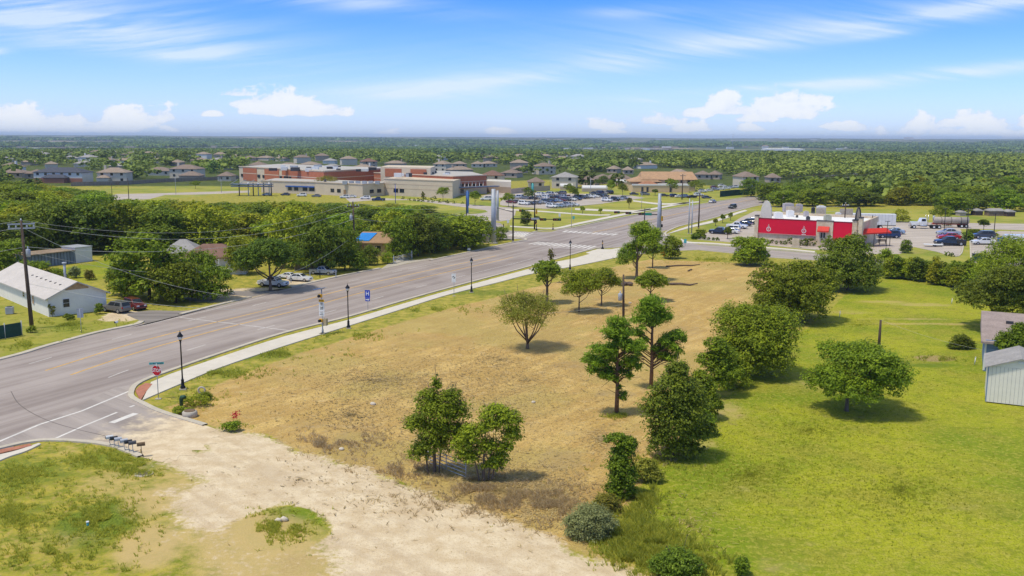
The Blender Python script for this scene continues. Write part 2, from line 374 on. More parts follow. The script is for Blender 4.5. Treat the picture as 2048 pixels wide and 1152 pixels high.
W['grav'] = W['grav']*(1-isl)
W['lawn'] = np.maximum(soft(x, y, lawn_poly, 1.6), isl*.9)
W['lawn'] = np.maximum(W['lawn'], soft(x, y, PP([(80, 545), (270, 508), (260, 545), (130, 575), (90, 570)]), 3)*.9)
W['dry'] = soft(x, y, strip_poly, 1.5)*.25
W['dry'] = np.maximum(W['dry'], .75*side_dirt)
for px, py, rx, ry, s in [(300, 1090, 70, 50, .8), (320, 1000, 80, 40, .7), (140, 900, 60, 14, .4), (240, 960, 90, 35, .5), (100, 1080, 120, 40, .35), (1700, 625, 50, 5, .4), (1760, 604, 60, 3, .5), (1850, 610, 80, 4, .5), (1810, 638, 130, 2.5, .45), (1880, 648, 120, 3, .55), (1640, 640, 50, 10, .3),
                          (1440, 820, 60, 25, .5), (1380, 880, 50, 20, .5), (1560, 1130, 60, 20, .35), (1650, 1090, 60, 14, .3), (1500, 980, 90, 14, .3), (1800, 830, 110, 14, .25), (1600, 760, 60, 25, .35), (1700, 960, 100, 20, .25), (1900, 1010, 90, 14, .3)]:
    W['dry'] = np.maximum(W['dry'], ell(x, y, px, py, rx, ry, .8)*s)
W['soil'] = 0*x
for px, py, rx, ry, s in [(1868, 717, 38, 6, 1.), (1000, 990, 190, 45, .5), (1120, 920, 60, 22, .5), (700, 880, 130, 35, .4), (760, 930, 90, 25, .35), (600, 1125, 60, 30, .4), (1180, 870, 70, 14, .4), (1030, 1010, 160, 30, .45), (620, 850, 60, 20, .4), (900, 820, 60, 12, .3), (1240, 790, 60, 9, .5), (1150, 730, 60, 10, .5), (1090, 690, 70, 12, .4), (1370, 660, 60, 10, .45), (1180, 600, 90, 9, .4), (1250, 590, 60, 6, .35), (1320, 585, 60, 5, .3), (1420, 600, 60, 6, .3), (1300, 560, 80, 4, .35), (1500, 560, 60, 6, .25), (870, 800, 50, 10, .3), (440, 760, 40, 8, .3), (700, 700, 30, 4, .3), (1700, 835, 80, 8, .35), (170, 996, 14, 5, .6), (1420, 840, 50, 30, .35), (1340, 900, 60, 20, .5)]:
    W['soil'] = np.maximum(W['soil'], ell(x, y, px, py, rx, ry, .9)*s)
W['tuft'] = 0*x
for px, py, rx, ry, s in [(200, 1040, 100, 55, .8), (40, 950, 120, 50, .6), (210, 920, 110, 30, .6), (30, 1030, 60, 40, .5), (280, 940, 50, 18, .7), (420, 745, 110, 18, .5), (560, 715, 120, 12, .6), (680, 680, 100, 8, .5), (960, 585, 120, 7, .6), (390, 805, 60, 14, .7), (450, 850, 40, 10, .7), (1230, 830, 22, 6, .7), (560, 1040, 70, 30, .8), (1590, 560, 90, 8, .4), (1730, 830, 90, 12, .4), (1500, 1000, 200, 30, .2), (1860, 730, 50, 5, .8), (1930, 690, 50, 8, .7), (100, 660, 120, 12, .6), (60, 690, 90, 10, .5), (1800, 1060, 120, 30, .3), (1450, 950, 100, 25, .35), (1380, 1050, 60, 25, .35)]:
    W['tuft'] = np.maximum(W['tuft'], ell(x, y, px, py, rx, ry, .9)*s)
W['wood'] = .0*x
W['wood'] = np.maximum(np.maximum(W['wood'], .8*soft(x, y, [(-420, 400), (-60, 440), (30, 520), (330, 520), (700, 2200), (-1400, 2200)], 60)), np.maximum(soft(x, y, wood_poly, 8), soft(x, y, rw_poly, 40)))
W['park'] = np.maximum(np.maximum(soft(x, y, sch_poly, 4), soft(x, y, field_poly, 6)), soft(x, y, rest_poly, 4))
W['park'] = np.maximum(W['park'], soft(x, y, house_poly, 2)*.5)
nv = GX.size
co = np.stack([GX, GY, GZ], -1).reshape(-1, 3)
ny, nx = GX.shape
idx = np.arange(nv).reshape(ny, nx)
quads = np.stack([idx[:-1, :-1], idx[:-1, 1:], idx[1:, 1:], idx[1:, :-1]], -1).reshape(-1, 4)
cx_ = .25*(GX[:-1, :-1]+GX[:-1, 1:]+GX[1:, 1:]+GX[1:, :-1]).ravel(); cy_ = .25*(GY[:-1, :-1]+GY[:-1, 1:]+GY[1:, 1:]+GY[1:, :-1]).ravel()
q = lambda k: W[k][:-1, :-1].ravel()
zone = np.zeros(len(quads), int)
zone[q('lawn') > .5] = 2; zone[q('gold') > .5] = 1; zone[q('grav') > .5] = 3; zone[(isl[:-1, :-1].ravel() > .5)] = 4
far = np.hypot(cx_, cy_) > 2600; zone[far] = 5
def terrain_mat():
    m = bpy.data.materials.new('terrain'); m.use_nodes = True; t = NT(m.node_tree); b = t.n['Principled BSDF']
    ge = t.add('ShaderNodeNewGeometry'); pos = ge.outputs['Position']
    A = {}
    for k in ('wa', 'wb', 'wc'):
        at = t.add('ShaderNodeAttribute'); at.attribute_name = k; s = t.add('ShaderNodeSeparateColor'); t.con(at.outputs['Color'], s.inputs[0]); A[k] = s.outputs
    gold, lawn, grav = A['wa']; dry, soil, tuft = A['wb']; wood, park, fard = A['wc']
    n = {s: t.noise(pos, s, 5, .62) for s in (.06, .22, .8, 2.6)}; n[9.] = t.noise(pos, 6., 5, .72)
    fine = t.noise(pos, 30, 3, .7)
    mp0 = t.add('ShaderNodeMapping'); t.con(pos, mp0.inputs[0]); mp0.inputs['Rotation'].default_value = (0, 0, R_(-55)); mp = t.add('ShaderNodeMapping'); t.con(mp0.outputs[0], mp.inputs[0]); mp.inputs['Scale'].default_value = (.09, .9, 1)
    tracks = t.noise(mp.outputs[0], 1.0, 5, .6, .4)
    mp2 = t.add('ShaderNodeMapping'); t.con(pos, mp2.inputs[0]); mp2.inputs['Scale'].default_value = (1, .6, 1)
    blade = t.noise(mp2.outputs[0], 9, 4, .75)
    comb = lambda *ws: (lambda r: r)(t.math('MULTIPLY', 1., 1.))
    def fac(w_, nz, amp=.7, lo=.42, hi=.58): return t.rng(t.math('ADD', w_, t.math('MULTIPLY', t.math('SUBTRACT', nz, .5), amp)), lo, hi)
    # rough verge grass
    g1 = t.mix(t.rng(n[.8], .35, .65), (.20, .23, .022), (.44, .37, .055))
    g1 = t.mix(t.rng(n[2.6], .45, .75), g1, (.45, .32, .11))
    g1 = t.mix(t.math('MULTIPLY', t.rng(blade, .5, .72), .55), g1, (.10, .12, .015))
    g1 = t.mix(fac(tuft, n[2.6], .9, .35, .75), g1, t.mix(t.rng(blade, .35, .65), (.07, .11, .012), (.22, .27, .03)))
    # mown lawn
    l1 = t.mix(t.rng(n[.06], .40, .60), (.20, .265, .014), (.375, .38, .022))
    l1 = t.mix(t.math('MULTIPLY', t.rng(n[.22], .47, .62), .5), l1, (.34, .29, .045))
    l1 = t.mix(t.math('MULTIPLY', t.rng(n[.8], .48, .66), .6), l1, (.165, .20, .014))
    l1 = t.mix(t.math('MULTIPLY', t.rng(n[2.6], .49, .60), .55), l1, (.46, .41, .075))
    l1 = t.mix(t.math('MULTIPLY', t.rng(blade, .48, .58), .6), l1, (.14, .165, .012))
    l1 = t.mix(t.math('MULTIPLY', t.rng(fine, .62, .8), .35), l1, (.5, .48, .16))
    l1 = t.mix(t.math('MULTIPLY', fac(tuft, n[.8], .7, .3, .8), .7), l1, (.12, .19, .015))
    c = t.mix(fac(lawn, n[2.6], .5), g1, l1)
    # school and roadside park grass
    pk = t.mix(t.rng(n[.06], .3, .7), (.20, .25, .03), (.38, .35, .06)); pk = t.mix(t.math('MULTIPLY', t.rng(n[.22], .45, .7), .6), pk, (.44, .34, .11))
    c = t.mix(fac(park, n[.8], .4), c, pk)
    # woodland floor
    wd = t.mix(t.rng(n[.22], .35, .65), (.05, .075, .014), (.12, .14, .03)); c = t.mix(fac(wood, n[.22], .5), c, wd)
    # cleared lot: straw coloured scraped earth with tracks
    e1 = t.mix(t.rng(n[.22], .34, .66), (.51, .325, .085), (.67, .455, .15))
    e1 = t.mix(t.math('MULTIPLY', t.rng(tracks, .44, .56), .6), e1, (.42, .25, .07))
    e1 = t.mix(t.math('MULTIPLY', t.rng(n[.8], .50, .72), .55), e1, (.66, .50, .25))
    e1 = t.mix(t.math('MULTIPLY', t.rng(n[.06], .46, .58), .55), e1, (.40, .33, .085)); e1 = t.mix(t.math('MULTIPLY', t.rng(t.noise(pos, .13, 4, .6), .50, .62), .5), e1, (.42, .27, .085))
    e1 = t.mix(t.math('MULTIPLY', t.rng(n[9.], .49, .56), .6), e1, (.28, .185, .06)); e1 = t.mix(t.math('MULTIPLY', t.rng(n[2.6], .53, .62), .4), e1, (.33, .235, .085))
    e1 = t.mix(t.math('MULTIPLY', t.rng(fine, .53, .64), .6), e1, (.80, .64, .36))
    c = t.mix(fac(gold, n[2.6], .8, .35, .65), c, e1)
    c = t.mix(t.math('MULTIPLY', fac(dry, n[.8], .7, .2, .8), .85), c, t.mix(n[9.], (.50, .34, .13), (.62, .47, .22)))
    sl = t.mix(t.rng(n[9.], .4, .65), (.26, .175, .075), (.50, .37, .19)); c = t.mix(t.math('MULTIPLY', fac(soil, n[.8], .8, .2, .8), .8), c, sl)
    # pale crushed-rock drive
    r1 = t.mix(t.rng(n[.8], .3, .7), (.60, .46, .28), (.76, .63, .43)); r1 = t.mix(t.math('MULTIPLY', t.rng(n[9.], .53, .62), .5), r1, (.44, .31, .17)); r1 = t.mix(t.math('MULTIPLY', t.rng(n[.22], .48, .62), .45), r1, (.55, .42, .26))
    mp30 = t.add('ShaderNodeMapping'); t.con(pos, mp30.inputs[0]); mp30.inputs['Rotation'].default_value = (0, 0, R_(47)); mp3 = t.add('ShaderNodeMapping'); t.con(mp30.outputs[0], mp3.inputs[0]); mp3.inputs['Scale'].default_value = (.08, 1.0, 1)
    rut = t.noise(mp3.outputs[0], 1.2, 5, .6, .3)
    r1 = t.mix(t.math('MULTIPLY', t.rng(rut, .46, .60), .24), r1, (.44, .33, .21)); r1 = t.mix(t.math('MULTIPLY', t.rng(fine, .6, .75), .4), r1, (.80, .71, .56))
    c = t.mix(fac(grav, n[2.6], .9, .35, .65), c, r1)
    # far country: woods, fields, scattered bright ground
    ff = t.mix(t.rng(t.noise(pos, .004, 6, .65), .46, .56), (.045, .075, .022), (.20, .20, .085))
    ff = t.mix(t.rng(t.noise(pos, .0017, 4, .6), .56, .62), ff, (.34, .27, .17))
    ff = t.mix(t.rng(t.noise(pos, .02, 5, .7), .58, .66), ff, (.04, .065, .02)); ff = t.mix(t.rng(t.noise(pos, .011, 2, .5), .74, .78), ff, (.55, .50, .42))
    c = t.mix(fard, c, ff)
    t.con(c, b.inputs['Base Color']); b.inputs['Roughness'].default_value = .95; b.inputs['Specular IOR Level'].default_value = .1
    hgt = t.math('ADD', t.math('MULTIPLY', tracks, .2), t.math('ADD', t.math('MULTIPLY', n[9.], .35), t.math('MULTIPLY', blade, .25)))
    bp = t.add('ShaderNodeBump'); bp.inputs['Strength'].default_value = .55; bp.inputs['Distance'].default_value = .22; t.con(hgt, bp.inputs['Height']); t.con(bp.outputs[0], b.inputs['Normal'])
    return m
TM = terrain_mat()
Dd = np.hypot(GX, GY)
att = dict(wa=('gold', 'lawn', 'grav'), wb=('dry', 'soil', 'tuft'), wc=('wood', 'park', None))
fd = np.clip((Dd-650)/500, 0, 1)*(1-np.clip(W['wood'], 0, 1)*np.clip((2200-Dd)/400, 0, 1))
cols = {}
for k, ks in att.items():
    a = np.ones((nv, 4), np.float32)
    for i, kk in enumerate(ks): a[:, i] = (W[kk] if kk else fd).ravel()
    cols[k] = a
def submesh(name, mask):
    qq = quads[mask]; used, inv = np.unique(qq, return_inverse=True); inv = inv.reshape(-1, 4)
    me = bpy.data.meshes.new(name); me.vertices.add(len(used)); me.vertices.foreach_set('co', co[used].ravel().astype(np.float32))
    me.loops.add(inv.size); me.loops.foreach_set('vertex_index', inv.ravel().astype(np.int32))
    me.polygons.add(len(inv)); me.polygons.foreach_set('loop_start', np.arange(0, inv.size, 4, dtype=np.int32)); me.polygons.foreach_set('loop_total', np.full(len(inv), 4, np.int32))
    me.update(); me.polygons.foreach_set('use_smooth', [True]*len(inv))
    for k, a in cols.items():
        t = me.attributes.new(k, 'FLOAT_COLOR', 'POINT'); t.data.foreach_set('color', a[used].ravel())
    o = link(name, me, [TM]); o['kind'] = 'structure'; return o
for i, nme in enumerate(['ground', 'cleared_lot', 'lawn', 'gravel_drive', 'grass_island', 'hills']): submesh(nme, zone == i)
del quads, cols, co

# ------------------------------------------------------------------ roads
def smooth_poly(pts, n=6):
    """Catmull-Rom through 2-D points"""
    P = [Vector((p[0], p[1])) for p in pts]; P = [P[0]*2-P[1]]+P+[P[-1]*2-P[-2]]; r = []
    for i in range(1, len(P)-2):
        for k in range(n):
            t = k/n; r.append(.5*((2*P[i])+(P[i+1]-P[i-1])*t+(2*P[i-1]-5*P[i]+4*P[i+1]-P[i+2])*t*t+(3*P[i]-P[i-1]-3*P[i+1]+P[i+2])*t**3))
    r.append(P[-2]); return r
def sheet(name, pts, z, m, kind='structure', thick=0):
    bm = bmesh.new(); vs = [bm.verts.new((p[0], p[1], z)) for p in pts]; f = bm.faces.new(vs)
    if f.normal.z < 0 or (f.normal_update() or f.normal.z < 0): f.normal_flip()
    if thick:
        r = bmesh.ops.extrude_face_region(bm, geom=[f]); bmesh.ops.translate(bm, verts=[v for v in r['geom'] if isinstance(v, bmesh.types.BMVert)], vec=(0, 0, thick))
    bmesh.ops.triangulate(bm, faces=bm.faces[:]); bmesh.ops.recalc_face_normals(bm, faces=bm.faces[:]) if thick else None
    me = bpy.data.meshes.new(name); bm.to_mesh(me); bm.free()
    o = link(name, me, [m]); 
    if kind: o['kind'] = kind
    return o
def ribbon(mb, pts, w, z, h=0, closed=False):
    """band along a polyline, w wide; with h a solid kerb"""
    P = [Vector((p[0], p[1])) for p in pts]; L = []; Rr = []
    for i, p in enumerate(P):
        t = (P[min(i+1, len(P)-1)]-P[max(i-1, 0)]).normalized(); nn = Vector((-t.y, t.x)); L.append(p+nn*w/2); Rr.append(p-nn*w/2)
    n = len(P); vs = [(p.x, p.y, z+h) for p in L]+[(p.x, p.y, z+h) for p in Rr]
    fs = [(i, n+i, n+i+1, i+1) for i in range(n-1)]
    if h:
        vs += [(p.x, p.y, z) for p in L]+[(p.x, p.y, z) for p in Rr]
        fs += [(i, i+1, 2*n+i+1, 2*n+i) for i in range(n-1)]+[(n+i+1, n+i, 3*n+i, 3*n+i+1) for i in range(n-1)]
    mb.add(vs, fs)
def asphalt(name, c1, c2, ang=63., wheel=.6):
    m = bpy.data.materials.new(name); m.use_nodes = True; t = NT(m.node_tree); b = t.n['Principled BSDF']
    ge = t.add('ShaderNodeNewGeometry'); pos = ge.outputs['Position']
    mp = t.add('ShaderNodeMapping'); t.con(pos, mp.inputs[0]); mp.inputs['Rotation'].default_value = (0, 0, -R_(ang)); 
    mp2 = t.add('ShaderNodeMapping'); t.con(mp.outputs[0], mp2.inputs[0]); mp2.inputs['Scale'].default_value = (.018, 1.0, 1)
    st = t.noise(mp2.outputs[0], .55, 5, .62, .2); st2 = t.noise(mp2.outputs[0], 2.2, 3, .6)
    n1 = t.noise(pos, .12, 4, .6); n2 = t.noise(pos, 14, 4, .7)
    c = t.mix(t.rng(st, .34, .66), c1, c2); c = t.mix(t.math('MULTIPLY', t.rng(st2, .5, .7), .4), c, tuple(v*.72 for v in c1)); c = t.mix(t.math('MULTIPLY', t.rng(n1, .45, .7), .45), c, tuple(v*1.12 for v in c2))
    c = t.mix(t.math('MULTIPLY', t.rng(n2, .5, .72), .3), c, tuple(v*.6 for v in c1))
    t.con(c, b.inputs['Base Color']); b.inputs['Roughness'].default_value = .88; b.inputs['Specular IOR Level'].default_value = .2
    bp = t.add('ShaderNodeBump'); bp.inputs['Strength'].default_value = .25; bp.inputs['Distance'].default_value = .02; t.con(n2, bp.inputs['Height']); t.con(bp.outputs[0], b.inputs['Normal'])
    return m
ASPH = asphalt('road_asphalt', (.275, .225, .195), (.40, .34, .30)); ASPH2 = asphalt('side_asphalt', (.30, .255, .225), (.42, .36, .315), -40); ASPH3 = asphalt('lot_paving', (.40, .34, .28), (.52, .45, .38), 20)
DRV = asphalt('drive_asphalt', (.20, .175, .155), (.30, .265, .235), 0)
# main road edges, photo points on the kerb lines
farE = [(-700, 925), (-350, 815), (-120, 752), (0, 721), (49, 708), (98, 693), (195, 667), (268, 651), (416, 617), (506, 595), (580, 576), (677, 554), (816, 527), (873, 517), (937, 504), (1000, 491), (1112, 461), (1150, 455), (1200, 444), (1248, 435), (1318, 422), (1404, 408.5), (1470, 398), (1560, 386.5), (1640, 379), (1740, 373), (1830, 370)]
nearE = [(-500, 1180), (-250, 1020), (0, 905), (140, 845), (271, 772), (337, 744), (420, 715), (566, 668), (700, 634), (800, 604.5), (898, 577), (1044, 538), (1125, 515.5), (1191, 497.5), (1322, 464), (1365, 450), (1423, 436), (1480, 419), (1560, 400), (1640, 388), (1740, 380), (1830, 376)]
fe = smooth_poly(PP(farE), 8); ne = smooth_poly(PP(nearE), 8)
def resamp(P, n):
    d = [0]
    for i in range(1, len(P)): d.append(d[-1]+(P[i]-P[i-1]).length)
    X = np.interp(np.linspace(0, d[-1], n), d, [p.x for p in P]); Y = np.interp(np.linspace(0, d[-1], n), d, [p.y for p in P])
    return [Vector((a, b)) for a, b in zip(X, Y)]
ud = Vector((.454, .891)); 
def on_line(P, s):
    """point of polyline P at distance s along the road direction"""
    v = [p.dot(ud) for p in P]; return Vector((np.interp(s, v, [p.x for p in P]), np.interp(s, v, [p.y for p in P])))
s0 = max(fe[0].dot(ud), ne[0].dot(ud)); s1 = min(fe[-1].dot(ud), ne[-1].dot(ud))
SS = np.linspace(s0, s1, 220); LL = [on_line(fe, s) for s in SS]; RR = [on_line(ne, s) for s in SS]
mb = MB(); vs = [(p.x, p.y, .012) for p in LL]+[(p.x, p.y, .012) for p in RR]; n = len(SS)
mb.add(vs, [(i, n+i, n+i+1, i+1) for i in range(n-1)]); mb.build('road', ASPH)['kind'] = 'structure'
def across(s, t): a = on_line(fe, s); b = on_line(ne, s); return a.lerp(b, t)
def sd(px, py): g = G(px, py); return g.x*ud.x+g.y*ud.y
YEL = mat('road_yellow', (.66, .38, .08), .8, .25, 3); WHT = mat('road_white', (.66, .62, .56), .8, .14, 3)
ymb = MB(); wmb = MB()
sA, sB = sd(140, 750), sd(1040, 515)
def line(mb, sa, sb, t, w=.13, z=.016, n=24): ribbon(mb, [across(s, t) for s in np.linspace(sa, sb, n)], w, z)
def dash(mb, sa, sb, t, on=3., off=9., w=.11):
    s = sa
    while s < sb: line(mb, s, min(s+on, sb), t, w, n=3); s += on+off
sC = sd(1130, 477); sD = sd(1560, 400)
for t in (.385, .565): line(ymb, sA, sB, t, .22)
line(ymb, sC+14, sD, .40, .2); line(ymb, sC+14, sD, .425, .12)
dash(wmb, sd(70, 730), sB-25, .2, 3, 9); dash(wmb, sd(70, 730), sB-25, .78, 3, 9); line(wmb, sd(283, 652), sd(560, 596), .055, .10)
line(wmb, sB-24, sB, .2, .11); line(wmb, sB-24, sB, .78, .11)
line(wmb, sC+14, sD, .62, .13); dash(wmb, sC+14, sD, .2); dash(wmb, sC+14, sD, .82)
def pxline(mb, pts, w, z=.016): ribbon(mb, PP(pts), w, z)
pxline(wmb, [(360, 635), (470, 648), (576, 661)], .16)     # bright joint line across the carriageway
# crossing at the near side of the junction
def zebra(a, b, a2, b2, n, w=.62):
    """bars between the line a-b and the line a2-b2 (photo points)"""
    A, B, A2, B2 = [Vector(g2(*p)) for p in (a, b, a2, b2)]
    for i in range(n):
        t = (i+.5)/n; ribbon(wmb, [A.lerp(B, t), A2.lerp(B2, t)], w, .016)
zebra((1075, 483.5), (1196, 492.5), (1053, 488), (1180, 498), 13); pxline(wmb, [(1100, 494), (1188, 500.5)], .4)
zebra((1130, 461), (1240, 468), (1122, 464), (1228, 471), 11, .8); pxline(wmb, [(1130, 459.5), (1300, 468)], .2)
zebra((1035, 464.5), (1060, 466), (1012, 472.5), (1042, 475.5), 5, .5); pxline(wmb, [(1010, 474), (1032, 465)], .3); pxline(wmb, [(1042, 475.5), (1067, 466)], .3)
# side street mouth, bottom left
pxline(wmb, [(-60, 908), (80, 849), (164, 822), (267, 779)], .24, .020); pxline(wmb, [(100, 882), (168, 852), (234, 825)], .24, .020); pxline(wmb, [(223, 846), (272, 827)], .6, .020); pxline(wmb, [(259, 814.5), (269, 811)], .24, .020)
ymb.build('yellow_road_line', YEL)['kind'] = 'structure'; wmb.build('white_road_line', WHT)['kind'] = 'structure'
side = smooth_poly(PP([(271, 772), (262, 790), (285, 808), (322, 825), (410, 851), (440, 862), (455, 880), (420, 905), (330, 926)]), 5)+smooth_poly(PP([(281, 914), (249, 902), (223, 893), (176, 886), (100, 882), (0, 898), (-250, 960), (-500, 1180)]), 4)+[Vector(g2(0, 905)), Vector(g2(140, 845))]
side = smooth_poly(PP([(271, 770), (262, 790), (285, 808), (322, 825), (410, 851), (432, 860), (418, 866), (441, 871), (425, 877), (436, 886), (408, 890), (414, 900), (384, 901), (391, 911), (360, 911), (352, 922), (338, 917), (325, 925)]), 4)+smooth_poly(PP([(281, 914), (249, 902), (223, 893), (176, 886), (100, 882), (0, 898), (-120, 925)]), 4)
side += [Vector(g2(*p)) for p in ((-120, 930), (0, 880), (140, 820), (230, 775))]
ASPHD = asphalt('dusty_asphalt', (.30, .255, .225), (.42, .36, .315), -40)
def dusty(m):
    t = NT(m.node_tree); b = t.n['Principled BSDF']; old = b.inputs['Base Color'].links[0].from_socket; ge = t.add('ShaderNodeNewGeometry'); A = G(175, 850); B = G(400, 872); d = B-A; L = d.length
    s = t.math('DIVIDE', t.vmath('DOT_PRODUCT', t.vmath('SUBTRACT', ge.outputs['Position'], tuple(A)), tuple(d/L)), L); n = t.noise(ge.outputs['Position'], .8, 6, .65); r = t.noise(ge.outputs['Position'], 9, 4, .65)
    f = t.rng(t.math('ADD', s, t.math('MULTIPLY', t.math('SUBTRACT', n, .5), 1.3)), .15, .75); g9 = t.noise(ge.outputs['Position'], 6., 5, .72); g2_ = t.noise(ge.outputs['Position'], .22, 5, .62); r1 = t.mix(t.rng(n, .3, .7), (.60, .46, .28), (.76, .63, .43)); r1 = t.mix(t.math('MULTIPLY', t.rng(g9, .53, .62), .5), r1, (.44, .31, .17)); r1 = t.mix(t.math('MULTIPLY', t.rng(g2_, .48, .62), .45), r1, (.55, .42, .26)); t.con(t.mix(f, old, r1), b.inputs['Base Color'])
dusty(ASPHD); sheet('side_street', [tuple(p) for p in side], .016, ASPHD)
crk = MB(); ribbon(crk, smooth_poly(PP([(22, 783), (35, 805), (60, 824), (100, 843), (150, 858), (210, 872)]), 5), .07, .021); crk.build('tar_seam', mat('tar', (.15, .125, .11), .8, .2))['kind'] = 'structure'
# left-hand arm of the junction and school drive, right-hand arm
arm = PP([(1070, 480), (1054, 479), (1030, 478), (1005, 478), (960, 474), (900, 462), (820, 452), (700, 436), (600, 428), (600, 420), (720, 424), (850, 434), (935, 438), (1000, 446), (1018, 461), (1062, 464), (1112, 463)])
sheet('cross_street_to_school', arm, .006, ASPH2)
sheet('school_drive', PP([(850, 438), (880, 432), (960, 427), (976, 424), (970, 420), (886, 409), (820, 400), (740, 401), (700, 404), (690, 396), (740, 395), (800, 398), (850, 400), (900, 405), (960, 411), (1020, 415), (1032, 421), (1030, 430), (1020, 440), (1000, 443), (940, 440)]), .010, ASPH3)
sheet('school_car_park', PP([(960, 393), (1010, 396), (1000, 404), (1000, 410), (1093, 417.5), (1150, 412), (1205, 407), (1290, 396), (1262, 391), (1180, 388), (1060, 385), (990, 384)]), .014, ASPH3)
sheet('school_field_drive', PP([(218, 392), (235, 388), (300, 387), (400, 384), (500, 381), (500, 385), (400, 389), (330, 390), (300, 398), (230, 402)]), .008, ASPH3)
armr = PP([(1191, 498), (1252, 494), (1300, 503), (1400, 500), (1480, 508), (1537, 514.5), (1634, 520.5), (1760, 540), (2300, 600), (2300, 580), (1760, 520), (1634, 507.5), (1478, 495), (1400, 489.5), (1362, 484), (1345, 478), (1340, 470), (1322, 463)])
sheet('cross_street_to_restaurant', armr, .006, ASPH2)
sheet('restaurant_car_park', PP([(1400, 478), (1440, 482), (1515, 488), (1640, 500), (1740, 508), (1800, 508), (1828, 494), (1918, 513), (1932, 476), (1920, 458), (1960, 458), (2100, 462), (2300, 470), (2300, 455), (2080, 448), (1790, 444), (1700, 430), (1560, 424), (1510, 422), (1480, 436), (1455, 452), (1400, 470)]), .010, ASPH3)
sheet('neighbouring_car_park', PP([(1941, 480), (1944, 525), (1980, 530), (2300, 560), (2300, 470), (2000, 462)]), .014, ASPH3)
# private drives on the left of the road
sheet('paved_driveway', smooth_poly(PP([(262, 655), (290, 650), (283, 643), (262, 634), (256, 628), (300, 621), (360, 622), (418, 616.5), (440, 611), (300, 648)]), 3), .0165, DRV)
sheet('side_driveway', PP([(505, 594), (470, 590), (452, 587), (468, 582), (520, 583), (560, 581), (578, 576)]), .0165, DRV)
CONC = M_['concrete']; SWM = mat('sidewalk_concrete', (.63, .57, .47), .9, .08, .8, bump=.15)
sheet('gate_apron', PP([(778, 527), (800, 519), (836, 520), (858, 516), (870, 518), (816, 526.5), (760, 539)]), .0165, CONC)
# kerbs
kb = MB()
def kerb(pts, w=.42, h=.12, n=5, mb=kb): ribbon(mb, smooth_poly(PP(pts), n), w, 0, h)
kerb([(-350, 812), (-120, 750), (0, 719), (49, 706), (98, 691), (195, 665), (268, 650), (284, 643)], .7)
kerb([(360, 629), (416, 615), (500, 594.5)], .7); kerb([(580, 575), (677, 553), (760, 537)], .7); kerb([(860, 521), (937, 504.5), (1000, 490.5), (1032, 484), (1052, 480), (1045, 476), (1030, 474), (1000, 472)], .6)
kerb([(410, 851), (322, 824), (285, 807), (266, 797), (262, 787), (271, 771), (298, 757), (337, 743), (420, 714), (566, 667), (700, 633), (800, 603.5), (898, 576), (1044, 537), (1125, 514.5), (1191, 497), (1225, 494)], .5)
kerb([(281, 914), (249, 901), (223, 892), (176, 885), (100, 881), (50, 886), (0, 897), (-120, 924)], .5)
kerb([(1064, 464.5), (1085, 461.5), (1112, 460), (1150, 454), (1200, 443), (1248, 434.5), (1318, 421), (1404, 408), (1470, 397.5), (1560, 386)], .5)
kerb([(1400, 500.5), (1480, 508.5), (1537, 515), (1634, 521)], .4); kerb([(1340, 478), (1330, 467), (1345, 458), (1365, 451), (1423, 437), (1480, 420), (1560, 401)], .5)
kerb([(1400, 489), (1478, 494.5), (1634, 507)], .3)
kerb([(1929, 476), (1918, 512), (1870, 503)], .25); kerb([(1940, 480), (1942, 523)], .25)
kerb([(1395, 479), (1440, 483), (1515, 489), (1634, 500)], .25); kerb([(1005, 411), (1093, 418.5), (1150, 413), (1205, 408)], .3); kerb([(700, 396), (800, 399), (900, 406), (960, 412)], .3)
kb.build('kerb', mat('kerb_concrete', (.52, .46, .36), .9, .12, 1.5))['kind'] = 'structure'
# sidewalks as raised slabs
def slab(name, a, b, m=SWM, h=.10):
    A = [tuple(p) for p in resamp(smooth_poly(PP(a), 6), 40)]; B = [tuple(p) for p in resamp(smooth_poly(PP(b), 6), 40)]
    n = 40; mb = MB(); vs = [(*p, h) for p in A]+[(*p, h) for p in B]+[(*p, 0) for p in A]+[(*p, 0) for p in B]
    mb.add(vs, [(i, n+i, n+i+1, i+1) for i in range(n-1)]+[(i, i+1, 2*n+i+1, 2*n+i) for i in range(n-1)]+[(n+i+1, n+i, 3*n+i, 3*n+i+1) for i in range(n-1)]+[(0, 2*n, 3*n, n), (n-1, 2*n-1, 4*n-1, 3*n-1)])
    o = mb.build(name, m); o['kind'] = 'structure'; return o
m = SWM; t = NT(m.node_tree); 
slab('sidewalk', [(302, 766), (337, 751), (444, 714.5), (566, 675), (700, 640), (800, 610.5), (898, 582), (1044, 542.5), (1090, 529), (1150, 517), (1196, 504), (1232, 497.5)], [(285, 802), (317, 788), (371, 765), (444, 735), (566, 694), (700, 652), (800, 620.5), (898, 590), (995, 566), (1056, 550), (1117, 539), (1170, 529), (1232, 516)])
slab('sidewalk', [(1232, 497.5), (1260, 495), (1290, 499)], [(1232, 516), (1262, 510), (1295, 507)], SWM, .104); sheet('sidewalk', PP([(1172, 506), (1196, 499), (1232, 500), (1212, 507), (1196, 514)]), .0, SWM, 'structure', .108)
slab('tactile_paving', [(271, 783), (280, 774), (292, 768)], [(281, 803), (292, 786), (305, 770)], mat('brick_red_paving', (.42, .17, .10), .85, .2, 6), .115)
slab('sidewalk', [(-120, 935), (0, 911), (40, 901), (78, 888)], [(-120, 985), (0, 923), (50, 905), (82, 890)]); slab('tactile_paving', [(-60, 916), (0, 902), (60, 890)], [(-60, 922), (0, 909), (64, 894)], MATS['brick_red_paving'], .11)
